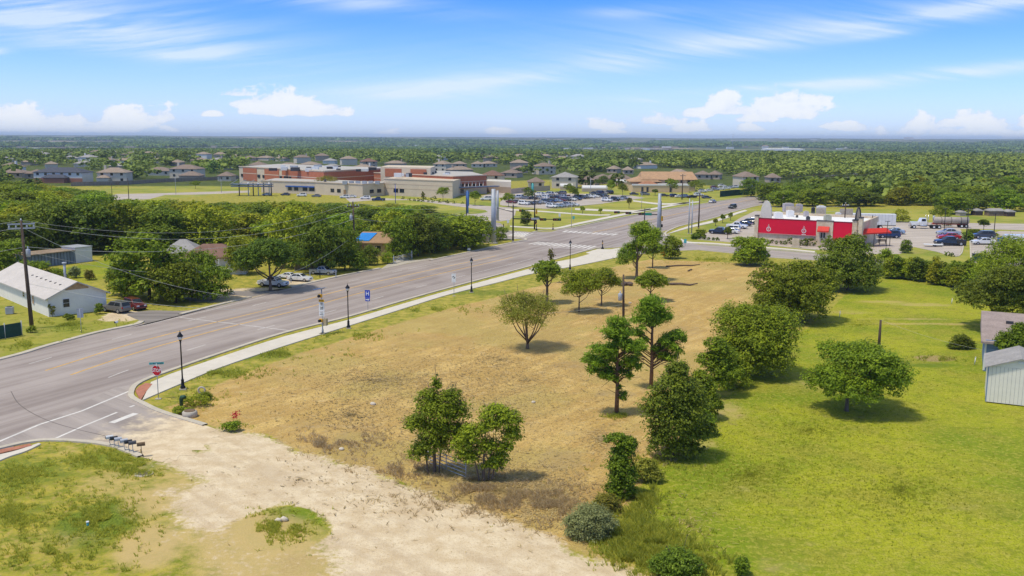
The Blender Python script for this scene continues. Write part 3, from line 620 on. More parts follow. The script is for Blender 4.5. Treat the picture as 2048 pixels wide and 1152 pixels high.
slab('sidewalk', [(1068, 455), (1110, 456), (1160, 445), (1260, 425), (1375, 404)], [(1072, 457), (1115, 458), (1166, 447.5), (1266, 427.5), (1382, 405.5)]); slab('sidewalk', [(1010, 418), (1080, 422), (1180, 429), (1222, 429.5)], [(1010, 420), (1080, 424), (1180, 431), (1218, 431.5)])
slab('sidewalk', [(1020, 452), (1068, 455)], [(1020, 454), (1068, 457)]); slab('sidewalk', [(1150, 417), (1260, 421), (1300, 417)], [(1150, 420), (1260, 424), (1302, 420)]); slab('sidewalk', [(1266, 401), (1330, 407), (1400, 403)], [(1266, 403), (1330, 410), (1400, 405)])
slab('sidewalk', [(1350, 462), (1380, 452), (1430, 440), (1470, 426), (1490, 420)], [(1330, 470), (1385, 455), (1436, 443), (1476, 428), (1495, 422)]); slab('sidewalk', [(1362, 478), (1378, 484), (1420, 486), (1478, 490.5), (1576, 498), (1630, 503)], [(1362, 480), (1372, 486.5), (1420, 488.5), (1478, 493), (1576, 500.5), (1630, 505.5)])
slab('sidewalk', [(1030, 477), (1050, 474), (1046, 471), (1020, 470)], [(1020, 479.5), (1040, 476.5), (1040, 473), (1015, 472)])
# ------------------------------------------------------------------ foliage
def leaf_mesh(name, C, Nn, size, tint, rng, elong=1.7):
    N = len(C)
    n = Nn+rng.normal(0, .48, (N, 3)); n[:, 2] += .7; n /= np.linalg.norm(n, axis=1)[:, None]+1e-9
    r = rng.normal(0, 1, (N, 3)); t = np.cross(n, r); t /= np.linalg.norm(t, axis=1)[:, None]+1e-9; b = np.cross(n, t)
    s = size*(rng.uniform(.65, 1.25, N))[:, None]
    V = np.stack([C-t*s*.5*elong, C-b*s*.5, C+t*s*.5*elong, C+b*s*.5], 1).reshape(-1, 3).astype(np.float32)
    me = bpy.data.meshes.new(name); me.vertices.add(4*N); me.vertices.foreach_set('co', V.ravel()); me.loops.add(4*N); me.loops.foreach_set('vertex_index', np.arange(4*N, dtype=np.int32))
    me.polygons.add(N); me.polygons.foreach_set('loop_start', np.arange(0, 4*N, 4, dtype=np.int32)); me.polygons.foreach_set('loop_total', np.full(N, 4, np.int32)); me.update()
    a = me.attributes.new('tint', 'FLOAT', 'FACE'); a.data.foreach_set('value', np.clip(tint, 0, 1).astype(np.float32)); return me
def crown_pts(lobes, n, rng, clump=.22, per=26, inner=.45, zmin=.05):
    clump *= 1.45; per = max(6, per//2)
    """leaf positions in lumpy shells; lobes = (x,y,z,rx,ry,rz)"""
    L = np.array(lobes, float); ar = (L[:, 3]*L[:, 4]+L[:, 3]*L[:, 5]+L[:, 4]*L[:, 5]); k = np.maximum(1, (n*ar/ar.sum()/per).astype(int))
    P = []; Q = []; T = []
    for i, l in enumerate(L):
        d = rng.normal(0, 1, (k[i], 3)); d /= np.linalg.norm(d, axis=1)[:, None]; d[:, 2] = np.where(d[:, 2] < -.55, -d[:, 2], d[:, 2])
        rr = 1-inner*rng.uniform(0, 1, k[i])**1.8
        rr *= 1+.10*rng.normal(0, 1, k[i])
        c = l[:3]+d*l[3:6]*rr[:, None]; cr = clump*min(l[3:6])*rng.uniform(.6, 1.5, k[i])
        ct = rng.uniform(.15, .8, k[i])
        off = rng.normal(0, 1, (k[i], per, 3)); off /= np.linalg.norm(off, axis=2)[..., None]; off *= (rng.uniform(0, 1, (k[i], per, 1))**.5)
        off[..., 2] *= .62; off[..., 2] += .12
        p = c[:, None]+off*cr[:, None, None]; nn = (p-l[:3])/(l[3:6]**2); nn /= np.linalg.norm(nn, axis=2)[..., None]+1e-9
        nn = nn*.55+off*.6
        P.append(p.reshape(-1, 3)); Q.append(nn.reshape(-1, 3)); T.append((ct[:, None]+rng.normal(0, .14, (k[i], per))).ravel())
    P = np.concatenate(P); Q = np.concatenate(Q); T = np.concatenate(T); m = P[:, 2] > zmin
    return P[m], Q[m], T[m]
def dome_lobes(w, h0, h1, rng, n=9, dy=None, lump=.42):
    low = h0 < .12*h1
    """lobes filling a crown of width w between heights h0 and h1"""
    dy = dy or w; cz = (h0+h1)/2; L = [(0, 0, cz, w*.34, dy*.34, (h1-h0)*.40)]
    for i in range(n):
        a = 2*math.pi*(i+rng.uniform(0, .6))/n; zz = rng.uniform(-.28, .34); r = math.sqrt(max(.1, 1-(zz*1.9)**2))
        s = lump*rng.uniform(.75, 1.15)
        L.append((math.cos(a)*w*.5*(r-s*.72), math.sin(a)*dy*.5*(r-s*.72), cz+zz*(h1-h0)*.9, w*.5*s, dy*.5*s, (h1-h0)*.5*s*1.05))
    if low:
        for i in range(5): a = i*1.257+rng.uniform(0, .5); L.append((math.cos(a)*w*.27, math.sin(a)*w*.27, h1*.20, w*.21, w*.21, h1*.20))
    L.append((rng.uniform(-.08, .08)*w, 0, h1-(h1-h0)*.22, w*.2, w*.2, (h1-h0)*.2)); return L
def trunk_mb(h, r, lobes, rng, base=(0, 0), fork=.5, limbs=6, lean=0):
    mb = MB(); zt = h; bx, by = base
    top = Vector((bx+lean, by, zt)); mb.tube([(bx, by, -.1), (bx, by, .15), (bx+lean*.3, by, zt*.4), top], [r*1.5, r*1.1, r*.9, r*.6], 8)
    ls = list(lobes); 
    if len(ls) > limbs: ls = [ls[i] for i in rng.choice(len(ls), limbs, replace=False)]
    for l in ls:
        e = Vector(l[:3]); s = Vector((bx+lean*fork, by, 0)).lerp(top, .0); s = Vector((bx+lean*.6, by, zt*rng.uniform(fork, 1)))
        mid = s.lerp(e, .5)+Vector((0, 0, -.12*(e-s).length+.1*rng.normal()))
        mb.tube([s, mid, e, e+(e-mid)*.5], [r*.5, r*.34, r*.18, .02], 6)
        for k in range(2):
            q = e+Vector(rng.normal(0, 1, 3).tolist())*max(.3, l[3]*.6); mb.tube([mid.lerp(e, .5), q], [r*.16, .015], 4)
    return mb
def tree(name, label, lobes, n, leaf, lm, loc, rng, tr=.18, th=None, cat='tree', group=None, clump=.22, per=26, inner=.45, bark='bark', elong=1.7, fork=.5, limbs=6, rot=0, trunks=None, extra=None, zmin=.05):
    root = empty(name, loc, rot, label, cat, group)
    P, Q, T = crown_pts(lobes, int(n*2.1), rng, clump, per, inner, zmin)
    me = leaf_mesh('crown', P, Q, leaf*.70, T, rng, elong); link('crown', me, [lm], root)
    L = np.array(lobes); th = th or (L[:, 2]-L[:, 5]).min()*.6+L[:, 2].mean()*.4
    mb = trunk_mb(th, tr, lobes, rng, fork=fork, limbs=limbs)
    if trunks:
        for bx, by, ln in trunks: m2 = trunk_mb(th*.9, tr*.8, lobes, rng, (bx, by), fork, max(2, limbs//2), ln); mb.add(m2.v, m2.f, True)
    mb.build('trunk', M_[bark], root)
    return root
def at_tree(name, label, px, py, top, wpx, kind='green', n=6000, leaf=.2, h0=.28, seed=1, cat='tree', group=None, nl=9, off=0, lump=.42, dyf=1., **k):
    """tree standing at photo point (px,py), reaching up to top, crown wpx wide"""
    rng = np.random.RandomState(seed); h = HT(px, py, top); w = wpx/PPM(px, py)
    L = dome_lobes(w*.94, h*h0, h*.96, rng, nl, w*dyf*.94, lump); ox = off/PPM(px, py); L = [(a+ox, *r) for a, *r in L]
    g = G(px, py); g.y += 0; return tree(name, label, L, int(n*1.35), leaf*.84, LEAF[kind], g, rng, cat=cat, group=group, **k)
GREENS = LEAF
# --- trees of the lawn and the lot
at_tree('broad_shade_tree', 'dome shaped shade tree standing alone on the mown lawn', 1693, 822, 676, 200, 'green', 14000, .22, .13, 11, nl=13, tr=.17, th=1.9, limbs=9, off=18, per=30, clump=.26)
at_tree('round_tree', 'large round bright green tree between cleared lot and lawn, left of the darker one', 1583, 640, 513, 172, 'green', 13000, .30, .06, 12, nl=12, clump=.2, tr=.25, inner=.4)
at_tree('round_tree', 'large dark green tree behind the lawn, directly below the red restaurant', 1695, 580, 466, 138, 'dark', 10000, .34, .08, 13, nl=11, clump=.2, tr=.25)
at_tree('bushy_tree', 'bushy tree with feathery shoots at lawn edge, nearest below the large round tree', 1500, 748, 602, 178, 'green', 13000, .24, .03, 14, nl=12, clump=.24, tr=.2, off=6, lump=.46)
at_tree('bushy_tree', 'round leafy tree standing at the far edge of the cleared lot by the cross street', 1500, 530, 471, 86, 'green', 7000, .30, .03, 15, nl=9, tr=.16)
at_tree('small_tree', 'small bright tree beside the grey steel monopole at the junction corner', 1341, 517, 468, 46, 'green', 3200, .27, .05, 16, nl=6, tr=.12)
at_tree('open_crown_tree', 'open crowned tree with arching bare limbs standing centre of the cleared lot', 1055, 697, 578, 128, 'olive', 5200, .17, .26, 17, nl=10, tr=.17, th=1.1, limbs=10, fork=.3, clump=.36, per=16, inner=.7, off=-2)
at_tree('vase_tree', 'tree with round top and thick trunk near the fourth lamp post', 1094, 606, 518, 62, 'green', 4200, .22, .42, 18, nl=7, tr=.2, th=4.2, limbs=6)
at_tree('small_tree', 'thin yellowing sapling rising behind the round topped tree by the pavement', 1102, 566, 492, 18, 'olive', 420, .22, .3, 19, nl=4, tr=.05, inner=.8)
at_tree('orchard_tree', 'leaning leafy tree left of its twin beside the leaning service pole', 1158, 624, 534, 84, 'green', 4300, .22, .26, 20, nl=9, tr=.11, th=2.2, off=2, clump=.3, per=20)
at_tree('orchard_tree', 'slender airy tree just left of the transformer pole in the lot', 1203, 611, 531, 66, 'green', 2600, .22, .28, 21, nl=7, tr=.10, th=2.2, clump=.34, per=16, inner=.6, off=6)
at_tree('tall_lot_tree', 'tall slim tree in front of the junction with several stacked crowns', 1274, 560, 436, 66, 'green', 5200, .26, .40, 22, nl=9, tr=.15, th=5., clump=.3, per=20, off=14, inner=.6)
at_tree('small_tree', 'leafy tree with curved trunk left of the tall slim tree in the lot', 1272, 557, 482, 58, 'green', 3000, .24, .33, 23, nl=6, tr=.13, th=3., off=-14, clump=.32, per=18)
at_tree('small_tree', 'leafy tree right of the tall slim tree standing by the monopole', 1305, 536, 480, 46, 'green', 2600, .26, .30, 24, nl=6, tr=.12, th=3., off=0)
at_tree('small_tree', 'bright compact tree in mid lot directly right of the transformer pole', 1301, 602, 537, 66, 'green', 4400, .24, .24, 25, nl=8, tr=.12, th=2., clump=.26)
at_tree('spreading_oak', 'dark spreading oak over the white pickup', 541, 581, 472, 134, 'dark', 9000, .30, .30, 88, nl=12, tr=.24, th=2.4, limbs=8, off=-4)
def pine(label, px, py, top, lobes, seed, rtr=.17):
    rng = np.random.RandomState(seed); k = PPM(px, py); h = HT(px, py, top); g = G(px, py); root = empty('pine_tree', g, 0, label, 'pine tree')
    L = []
    for (dx, z, r, fl) in lobes:
        yy = rng.uniform(-.5, .5)*abs(dx)/k*.6; L.append((dx/k, yy+rng.uniform(-.4, .4), z*h, r/k*.95, r/k*.9, r/k*fl*.9)); L.append((dx/k*.75+rng.uniform(-.4, .4), yy+rng.uniform(-.9, .9), (z+rng.uniform(-.06, .05))*h, r/k*.7, r/k*.65, r/k*fl*.75))
        for _ in range(2): L.append((dx/k*rng.uniform(.3, 1.15)+rng.uniform(-.5, .5), yy+rng.uniform(-.8, .8), (z+rng.uniform(-.09, .09))*h, r/k*.5, r/k*.5, r/k*.42))
    P, Q, T = crown_pts(L, 15000, rng, .6, 22, .9)
    Q = rng.normal(0, 1, Q.shape)*.4; Q[:, 2] += .1
    link('crown', leaf_mesh('crown', P, Q, .085, T*.9, rng, 5.2), [LEAF['pine']], root)
    mb = MB(); mb.tube([(0, 0, -.1), (.02, 0, h*.3), (-.05, 0, h*.6), (.05, 0, h*.93)], [rtr*1.2, rtr*.9, rtr*.7, rtr*.25], 8)
    for l in L:
        e = Vector(l[:3]); z0 = max(h*.2, e.z-abs(e.x)*.45-.3); s = Vector((0, 0, z0)); mid = s.lerp(e, .5)+Vector((0, 0, .15)); mb.tube([s, mid, e], [.055, .045, .02], 5)
        for q in range(3): mb.tube([mid, e+Vector(rng.normal(0, .35, 3).tolist())], [.025, .01], 4)
    for q in range(7):
        z0 = h*rng.uniform(.22, .6); an = rng.uniform(0, 6.3); mb.tube([(0, 0, z0), (math.cos(an)*1.0, math.sin(an)*1.0, z0+.35)], [.03, .008], 4)
    mb.build('trunk', M_['pinebark'], root); return root
pine('tall pine with bare lower trunk and tufted crown, left one of the pair', 1233, 830, 636, [(0, .93, 20, .8), (-14, .86, 19, .7), (14, .84, 17, .7), (0, .80, 20, .7), (-40, .68, 20, .6), (-20, .66, 18, .6), (30, .72, 20, .6), (44, .70, 15, .6), (-52, .57, 20, .6), (-34, .52, 20, .6), (22, .56, 18, .6), (38, .50, 16, .6), (-46, .46, 19, .6), (-20, .46, 18, .5), (12, .45, 14, .5), (14, .20, 13, .5)], 31)
pine('taller pine behind the dense vine covered shrub, right one of the pair', 1302, 776, 601, [(0, .93, 20, .9), (-16, .86, 20, .8), (18, .84, 18, .8), (0, .78, 22, .8), (-30, .78, 16, .6), (30, .80, 12, .6), (-36, .62, 16, .5), (44, .58, 20, .6), (58, .56, 13, .6), (30, .50, 18, .5), (-48, .50, 14, .5), (50, .44, 16, .5), (20, .40, 17, .6), (34, .36, 16, .5), (-30, .40, 10, .5)], 32)
def shrub(name, label, px, py, top, parts, kind, n, leaf, seed, cat='shrub', group=None, trunks=None, bark='barkdark', clump=.26, per=24, inner=.5, tr=.07, elong=1.7, limbs=5):
    """parts: (dx, heightfraction, rx, rz) in photo pixels from the base"""
    rng = np.random.RandomState(seed); k = PPM(px, py); h = HT(px, py, top)
    L = [(dx/k, rng.uniform(-.25, .25)*rx/k, zf*h, rx/k, rx/k*.9, rz/k) for dx, zf, rx, rz in parts]
    return tree(name, label, L, n, leaf, LEAF[kind], G(px, py), rng, tr=tr, th=h*.5, cat=cat, group=group, clump=clump, per=per, inner=inner, bark=bark, elong=elong, limbs=limbs, trunks=trunks)
shrub('dense_shrub', 'tall dense dark shrub wrapped in vines in front of the right pine', 1348, 916, 722, [(0, .86, 26, 24), (-6, .70, 42, 34), (24, .64, 34, 30), (-30, .50, 38, 34), (20, .48, 46, 36), (0, .30, 50, 38), (-22, .16, 34, 26), (36, .26, 32, 26), (70, .27, 18, 15), (20, .10, 40, 16), (0, .92, 18, 14)], 'dark', 15000, .17, 41, 'shrub')
shrub('bushy_tree', 'light leafy small tree at lawn edge left of the feathery bushy tree', 1428, 792, 678, [(0, .88, 24, 16), (14, .70, 30, 20), (-14, .62, 24, 16), (8, .48, 30, 20), (26, .40, 26, 18), (4, .22, 26, 16)], 'green', 6000, .17, 42, 'tree')
shrub('leafy_shrub', 'low leafy shrub standing right behind the dense vine wrapped shrub', 1408, 838, 742, [(-10, .86, 18, 14), (0, .62, 24, 18), (4, .38, 26, 18), (0, .15, 26, 14), (22, .3, 16, 12)], 'green', 4500, .17, 43)
shrub('vine_post_shrub', 'narrow column of green vines at the lower corner of the lawn', 1240, 994, 872, [(-8, .93, 26, 11), (14, .88, 18, 14), (4, .72, 24, 18), (0, .52, 26, 20), (6, .32, 28, 22), (0, .12, 30, 18)], 'green', 6500, .14, 44)
shrub('tangled_tree', 'twisted tree growing through the metal gate with spiky green top', 868, 946, 757, [(6, .93, 12, 18), (-8, .78, 26, 20), (34, .80, 24, 18), (4, .66, 40, 26), (44, .64, 30, 24), (-32, .52, 26, 18), (10, .46, 40, 24), (50, .44, 26, 20), (-46, .50, 14, 10), (0, .30, 38, 20), (-28, .20, 26, 16)], 'green', 9000, .15, 45, 'tree', trunks=[(.35, .1, .3), (-.4, -.1, -.5), (.1, .3, -.1)], clump=.32, per=20, inner=.75, bark='bark', limbs=8)
shrub('tangled_tree', 'vine covered tree with brown hanging stems right of the metal gate', 968, 962, 812, [(22, .90, 30, 16), (50, .80, 26, 20), (10, .74, 24, 18), (54, .60, 22, 20), (-22, .62, 26, 20), (-40, .48, 26, 20), (40, .46, 18, 12), (-34, .32, 26, 16), (18, .2, 24, 14), (30, .30, 20, 14), (8, .45, 24, 18)], 'green', 7600, .15, 46, 'tree', trunks=[(.3, .1, .25), (-.35, 0, -.5), (.55, .1, .5), (-.1, .3, .1)], clump=.32, per=20, inner=.75, bark='bark', limbs=8)
for i, (px, py, tp, ps, kd, n, lf, lab) in enumerate([
    (1180, 1072, 1012, [(0, .6, 40, 26), (-26, .4, 28, 20), (28, .45, 26, 20), (0, .2, 46, 22)], 'grey', 7000, .10, 'grey green sage bush beside the crushed rock drive'),
    (1466, 775, 706, [(0, .8, 22, 14), (-12, .55, 24, 18), (14, .5, 24, 18), (0, .2, 34, 18)], 'green', 3000, .17, 'ragged light shrub between the two bushy trees at the lawn edge'),
    (1392, 872, 812, [(0, .75, 20, 14), (14, .5, 20, 16), (-10, .3, 26, 18)], 'green', 2600, .15, 'loose low shrub at lawn edge right of the vine wrapped shrub'),
    (1292, 962, 918, [(0, .7, 18, 12), (-12, .4, 20, 12), (14, .3, 20, 12)], 'olive', 2200, .13, 'ragged brownish shrub between the vine column and the vine wrapped shrub'),
    (1545, 705, 668, [(0, .6, 22, 14), (-16, .3, 20, 10), (16, .3, 18, 10)], 'olive', 2200, .16, 'low brushy shrub between feathery bushy tree and large round tree'),
    (1212, 1022, 985, [(0, .5, 22, 16), (-14, .3, 16, 12), (16, .3, 16, 12)], 'olive', 2600, .10, 'small dark twiggy bush behind the grey green sage bush'),
    (1352, 1150, 1098, [(0, .6, 36, 22), (30, .4, 26, 18), (-28, .4, 28, 18), (6, .2, 46, 18)], 'dark', 5200, .11, 'dark leafy bush at the bottom edge between drive and lawn'),
    (1484, 1150, 1116, [(0, .6, 14, 14), (0, .25, 13, 10)], 'green', 1500, .10, 'tiny round bush alone on the lawn at the bottom edge'),
    (1921, 697, 673, [(0, .55, 18, 14), (-12, .3, 14, 9), (14, .3, 14, 9)], 'dark', 2000, .16, 'dark low shrub on the lawn left of the blue house'),
    (1812, 506, 480, [(0, .55, 10, 12), (0, .25, 11, 10)], 'dark', 1400, .22, 'small young oak in the restaurant car park verge'),
    (136, 640, 628, [(0, .5, 8, 6), (4, .3, 8, 6)], 'green', 700, .16, 'low leafy plant at the front of the white house'),
    (105, 634, 610, [(-3, .8, 4, 7), (4, .6, 4, 8), (0, .3, 4, 6)], 'olive', 260, .16, 'thin sapling against the corner of the white house'),
    (200, 628, 604, [(0, .6, 7, 8), (-4, .3, 7, 7)], 'dark', 600, .18, 'dark shrub between the white house and the grey SUV'),
    (150, 556, 534, [(0, .5, 11, 11), (-4, .3, 10, 8)], 'grey', 900, .2, 'blue green shrub on the back lawn right of the metal chimney'),
    (178, 560, 540, [(0, .5, 9, 10), (3, .3, 10, 8)], 'olive', 700, .2, 'brownish shrub on the back lawn behind the white house'),
    (65, 665, 652, [(0, .5, 8, 6), (-4, .3, 7, 5)], 'green', 600, .14, 'weedy clump growing round the foot of the tall utility pole')]):
    shrub('bush', lab, px, py, tp, ps, kd, n, lf, 60+i, 'bush', tr=.025)
at_tree('broad_tree', 'dark broad tree at right edge spreading over the grey roofed blue house', 2004, 660, 528, 190, 'dark', 12000, .28, .2, 70, nl=11, tr=.22)
at_tree('leafy_tree', 'large leafy tree at right edge behind the hedge, in front of the blue van', 1990, 604, 474, 150, 'green', 11000, .28, .08, 71, nl=11, tr=.2, off=24)
at_tree('leafy_tree', 'light green tree at right edge overhanging the small white shed', 2030, 752, 640, 76, 'green', 5200, .22, .2, 72, nl=8, tr=.15)
ORDS = ORD = ['first', 'second', 'third', 'fourth', 'fifth', 'sixth', 'seventh', 'eighth', 'ninth', 'tenth', 'eleventh', 'twelfth', 'thirteenth', 'fourteenth', 'fifteenth', 'sixteenth', 'seventeenth', 'eighteenth', 'nineteenth', 'twentieth']
# hedge row behind the lawn: each bush its own
rng = np.random.RandomState(5); hp = []
for i in range(17):
    tt = i/16; px = 1770+tt*178; py = 553+tt*24+rng.uniform(-3, 3); hp.append((px, py, py-rng.uniform(38, 60), rng.uniform(34, 46)))
for i, (px, py, tp, wp) in enumerate(hp):
    at_tree('hedge_bush', '%s hedge bush, %s from the left in the hedge row behind the lawn' % (['bright green', 'yellow green', 'dark green', 'mid green'][i % 4], ORDS[i]), px, py, tp, wp, ['green', 'yellow', 'dark', 'green'][i % 4], 1900, .26, .02, 200+i, 'bush', 'overgrown hedge behind the lawn', nl=5, tr=.05, clump=.3)
# small landscape plants
def little(name, lab, px, py, tp, wp, kd, n, seed, cat, group, leaf=.16, h0=.05, tr=.04): return at_tree(name, lab, px, py, tp, wp, kd, n, leaf, h0, seed, cat, group, nl=4, tr=tr)
ORD = ['first', 'second', 'third', 'fourth', 'fifth', 'sixth', 'seventh', 'eighth', 'ninth', 'tenth', 'eleventh', 'twelfth', 'thirteenth', 'fourteenth', 'fifteenth', 'sixteenth', 'seventeenth', 'eighteenth', 'nineteenth', 'twentieth']
proto = None
def clones(pts, name, labf, cat, group, kd, seed, n=260, leaf=.2, h=.9, wd=1.1):
    """round little shrubs sharing one mesh"""
    rng = np.random.RandomState(seed); P, Q, T = crown_pts(dome_lobes(wd, .02, h, rng, 4), n, rng); me = leaf_mesh(name, P, Q, leaf, T, rng)
    for i, (px, py) in enumerate(pts):
        o = link(name, me, [LEAF[kd]]); o.location = G(px, py); o.rotation_euler = (0, 0, i*1.7); s = 1+.15*math.sin(i*5); o.scale = (s, s, s); tag(o, labf(i), cat, group)
clones([(1409, 479), (1417, 480), (1426, 481), (1435, 482), (1477, 486)], 'kerb_shrub', lambda i: 'small round shrub, %s from left along restaurant car park kerb by the side street' % ORD[i], 'shrub', 'round shrubs along the restaurant kerb', 'dark', 91, h=.8, wd=1.0)
clones([(1543, 487), (1553, 488.5), (1562, 489), (1570, 490)], 'kerb_shrub', lambda i: 'small round shrub, %s from left below the red restaurant wall' % ORD[i], 'shrub', 'round shrubs below the restaurant wall', 'dark', 92, h=.9, wd=1.2)
clones([(1583, 489), (1600, 491), (1607, 491.5), (1614, 492), (1622, 492)], 'foundation_bush', lambda i: 'dark clipped bush, %s from left behind the stone sign block of the restaurant' % ORD[i], 'shrub', 'clipped bushes by the stone block', 'dark', 93, 420, .2, 1.7, 2.2)
clones([(806, 398), (819, 401), (829, 402), (838, 402.5), (845, 403), (850, 399), (857, 404), (866, 404.5), (878, 405), (894, 406.5), (909, 407), (925, 408), (862, 400), (870, 398)], 'kerb_shrub', lambda i: 'small round shrub, %s along the drive kerb before the school gymnasium' % ORD[i], 'shrub', 'round shrubs along the school drive', 'dark', 94, 200, .26, 1.1, 1.5)
clones([(1895, 512), (1904, 513)], 'kerb_shrub', lambda i: '%s small round shrub at the corner kerb right of the black pickup' % ['left', 'right'][i], 'shrub', 'corner kerb shrubs', 'dark', 95, h=1., wd=1.3)
for i, (px, py, tp, wp, kd, lab) in enumerate([
    (1455, 478, 452, 18, 'dark', 'slim young tree in front of the black pickup at the restaurant'), (1445, 446, 428, 12, 'dark', 'narrow upright young tree left of the restaurant row of cars, nearer the pavement'), (1461, 441, 424, 11, 'dark', 'narrow upright young tree right of its twin beside the restaurant cars'), (1431, 452, 436, 10, 'olive', 'thin pale sapling left of the two narrow upright young trees'),
    (1401, 476, 458, 26, 'green', 'spreading bush on the pavement corner left of the black pickup'), (1390, 478, 466, 22, 'dark', 'dark low bush at the foot of the twin steel poles'),
    (886, 403, 373, 32, 'green', 'round young tree on the lawn in front of the school gymnasium corner'), (950, 411, 380, 26, 'green', 'young tree in the kerb island near the gymnasium entrance'), (1017, 414, 384, 34, 'green', 'young tree at the left edge of the school car park, above the red car'), (803, 390, 363, 22, 'green', 'small dark tree between gymnasium windows and the light pole'), (655, 386, 349, 48, 'olive', 'yellowing broad tree in front of the low beige school wing'),
    (846, 397, 382, 8, 'olive', 'bare little sapling against the gymnasium wall'), (1057, 394, 373, 30, 'dark', 'dark oak at the back of the school car park'), (1050, 451, 418, 24, 'dark', 'dark bushy tree on the grass behind the traffic signal'), (1074, 438, 432, 16, 'dark', 'low dark shrub right of the bushy tree behind the signal'), (1165, 428, 412, 12, 'green', 'small tree on the grass strip, third from right before the car park'), (1201, 427, 416, 10, 'green', 'small tree on the grass strip right of the similar small one'), (1258, 417, 394, 12, 'olive', 'thin young tree at the right end of the school grass'),
    (1140, 395, 366, 28, 'green', 'bright tree behind the rows of parked cars at the school'), (1150, 398, 376, 22, 'green', 'smaller tree in front of the bright one behind parked cars'), (1222, 388, 358, 22, 'green', 'bright young tree left of the tan daycare building'), (1245, 392, 366, 30, 'dark', 'dark spreading tree at right end of the school car park'), (1205, 378, 350, 38, 'dark', 'dark round tree behind the white low greenhouse roofs'), (1344, 393, 356, 34, 'green', 'large green tree in front of the tan daycare building'), (1392, 390, 358, 40, 'dark', 'wide dark tree at the right end of the daycare building'), (1310, 391, 378, 16, 'dark', 'small dark tree before the left windows of the daycare'),
    (391, 378, 361, 22, 'green', 'lone round tree on the school playing field'), (1893, 452, 428, 20, 'green', 'scraggly bush beside the tanker trailer'), (1967, 462, 438, 26, 'dark', 'young dark tree in the island above the dark SUV'), (1935, 481, 462, 26, 'dark', 'bushy tree at the base of the tall light pole by the kerb'), (1984, 471, 464, 30, 'dark', 'low wide juniper bush right of the young dark tree'), (1950, 466, 458, 40, 'green', 'low spreading bush in the planted island'), (1880, 448, 408, 46, 'green', 'bright tree behind the white tractor truck'), (1800, 444, 416, 46, 'yellow', 'bright rounded bush right of the white box trailer')]):
    little(['young_tree', 'bush'][('bush' in lab.split()[:4]) or 'shrub' in lab.split()[:4]], lab, px, py, tp, wp, kd, 900 if wp < 20 else 1900, 300+i, 'tree' if 'tree' in lab or 'sapling' in lab or 'oak' in lab else 'bush', None, .27, .3 if ('tree' in lab and 'bush' not in lab) else .05, .08)

# ------------------------------------------------------------------ woodland as individuals
def proto_tree(seed, n, leaf, kd, flat=1., nl=8, w=1.0):
    rng = np.random.RandomState(seed); L = dome_lobes(9*w, .5, 8.2, rng, nl, lump=.46); P, Q, T = crown_pts(L, n, rng, .24, 22, .4)
    me = leaf_mesh('crown', P, Q, leaf, T, rng); me.materials.append(LEAF[kd]); tm = trunk_mb(3.2, .22, L, rng, limbs=4).mesh('trunk'); tm.materials.append(M_['barkdark']); return me, tm
MID = [proto_tree(400+i, 7000, .29, k) for i, k in enumerate(['green', 'yellow', 'green', 'dark', 'green', 'yellow', 'dark'])]
FARP = [proto_tree(420+i, 1000, .75, k, nl=7, w=.95) for i, k in enumerate(['far', 'far', 'farwood', 'far', 'farwood'])]
def put(protos, i, loc, hgt, wid, label, group, name='tree', trunk=True):
    cm, tm = protos[i % len(protos)]; root = empty(name, loc, (i*2.39) % 6.28, label, 'tree', group); root.scale = (wid/9., wid/9., hgt/8.4)
    c = bpy.data.objects.new('crown', cm); COL.objects.link(c); c.parent = root
    if trunk: c = bpy.data.objects.new('trunk', tm); COL.objects.link(c); c.parent = root
    return root
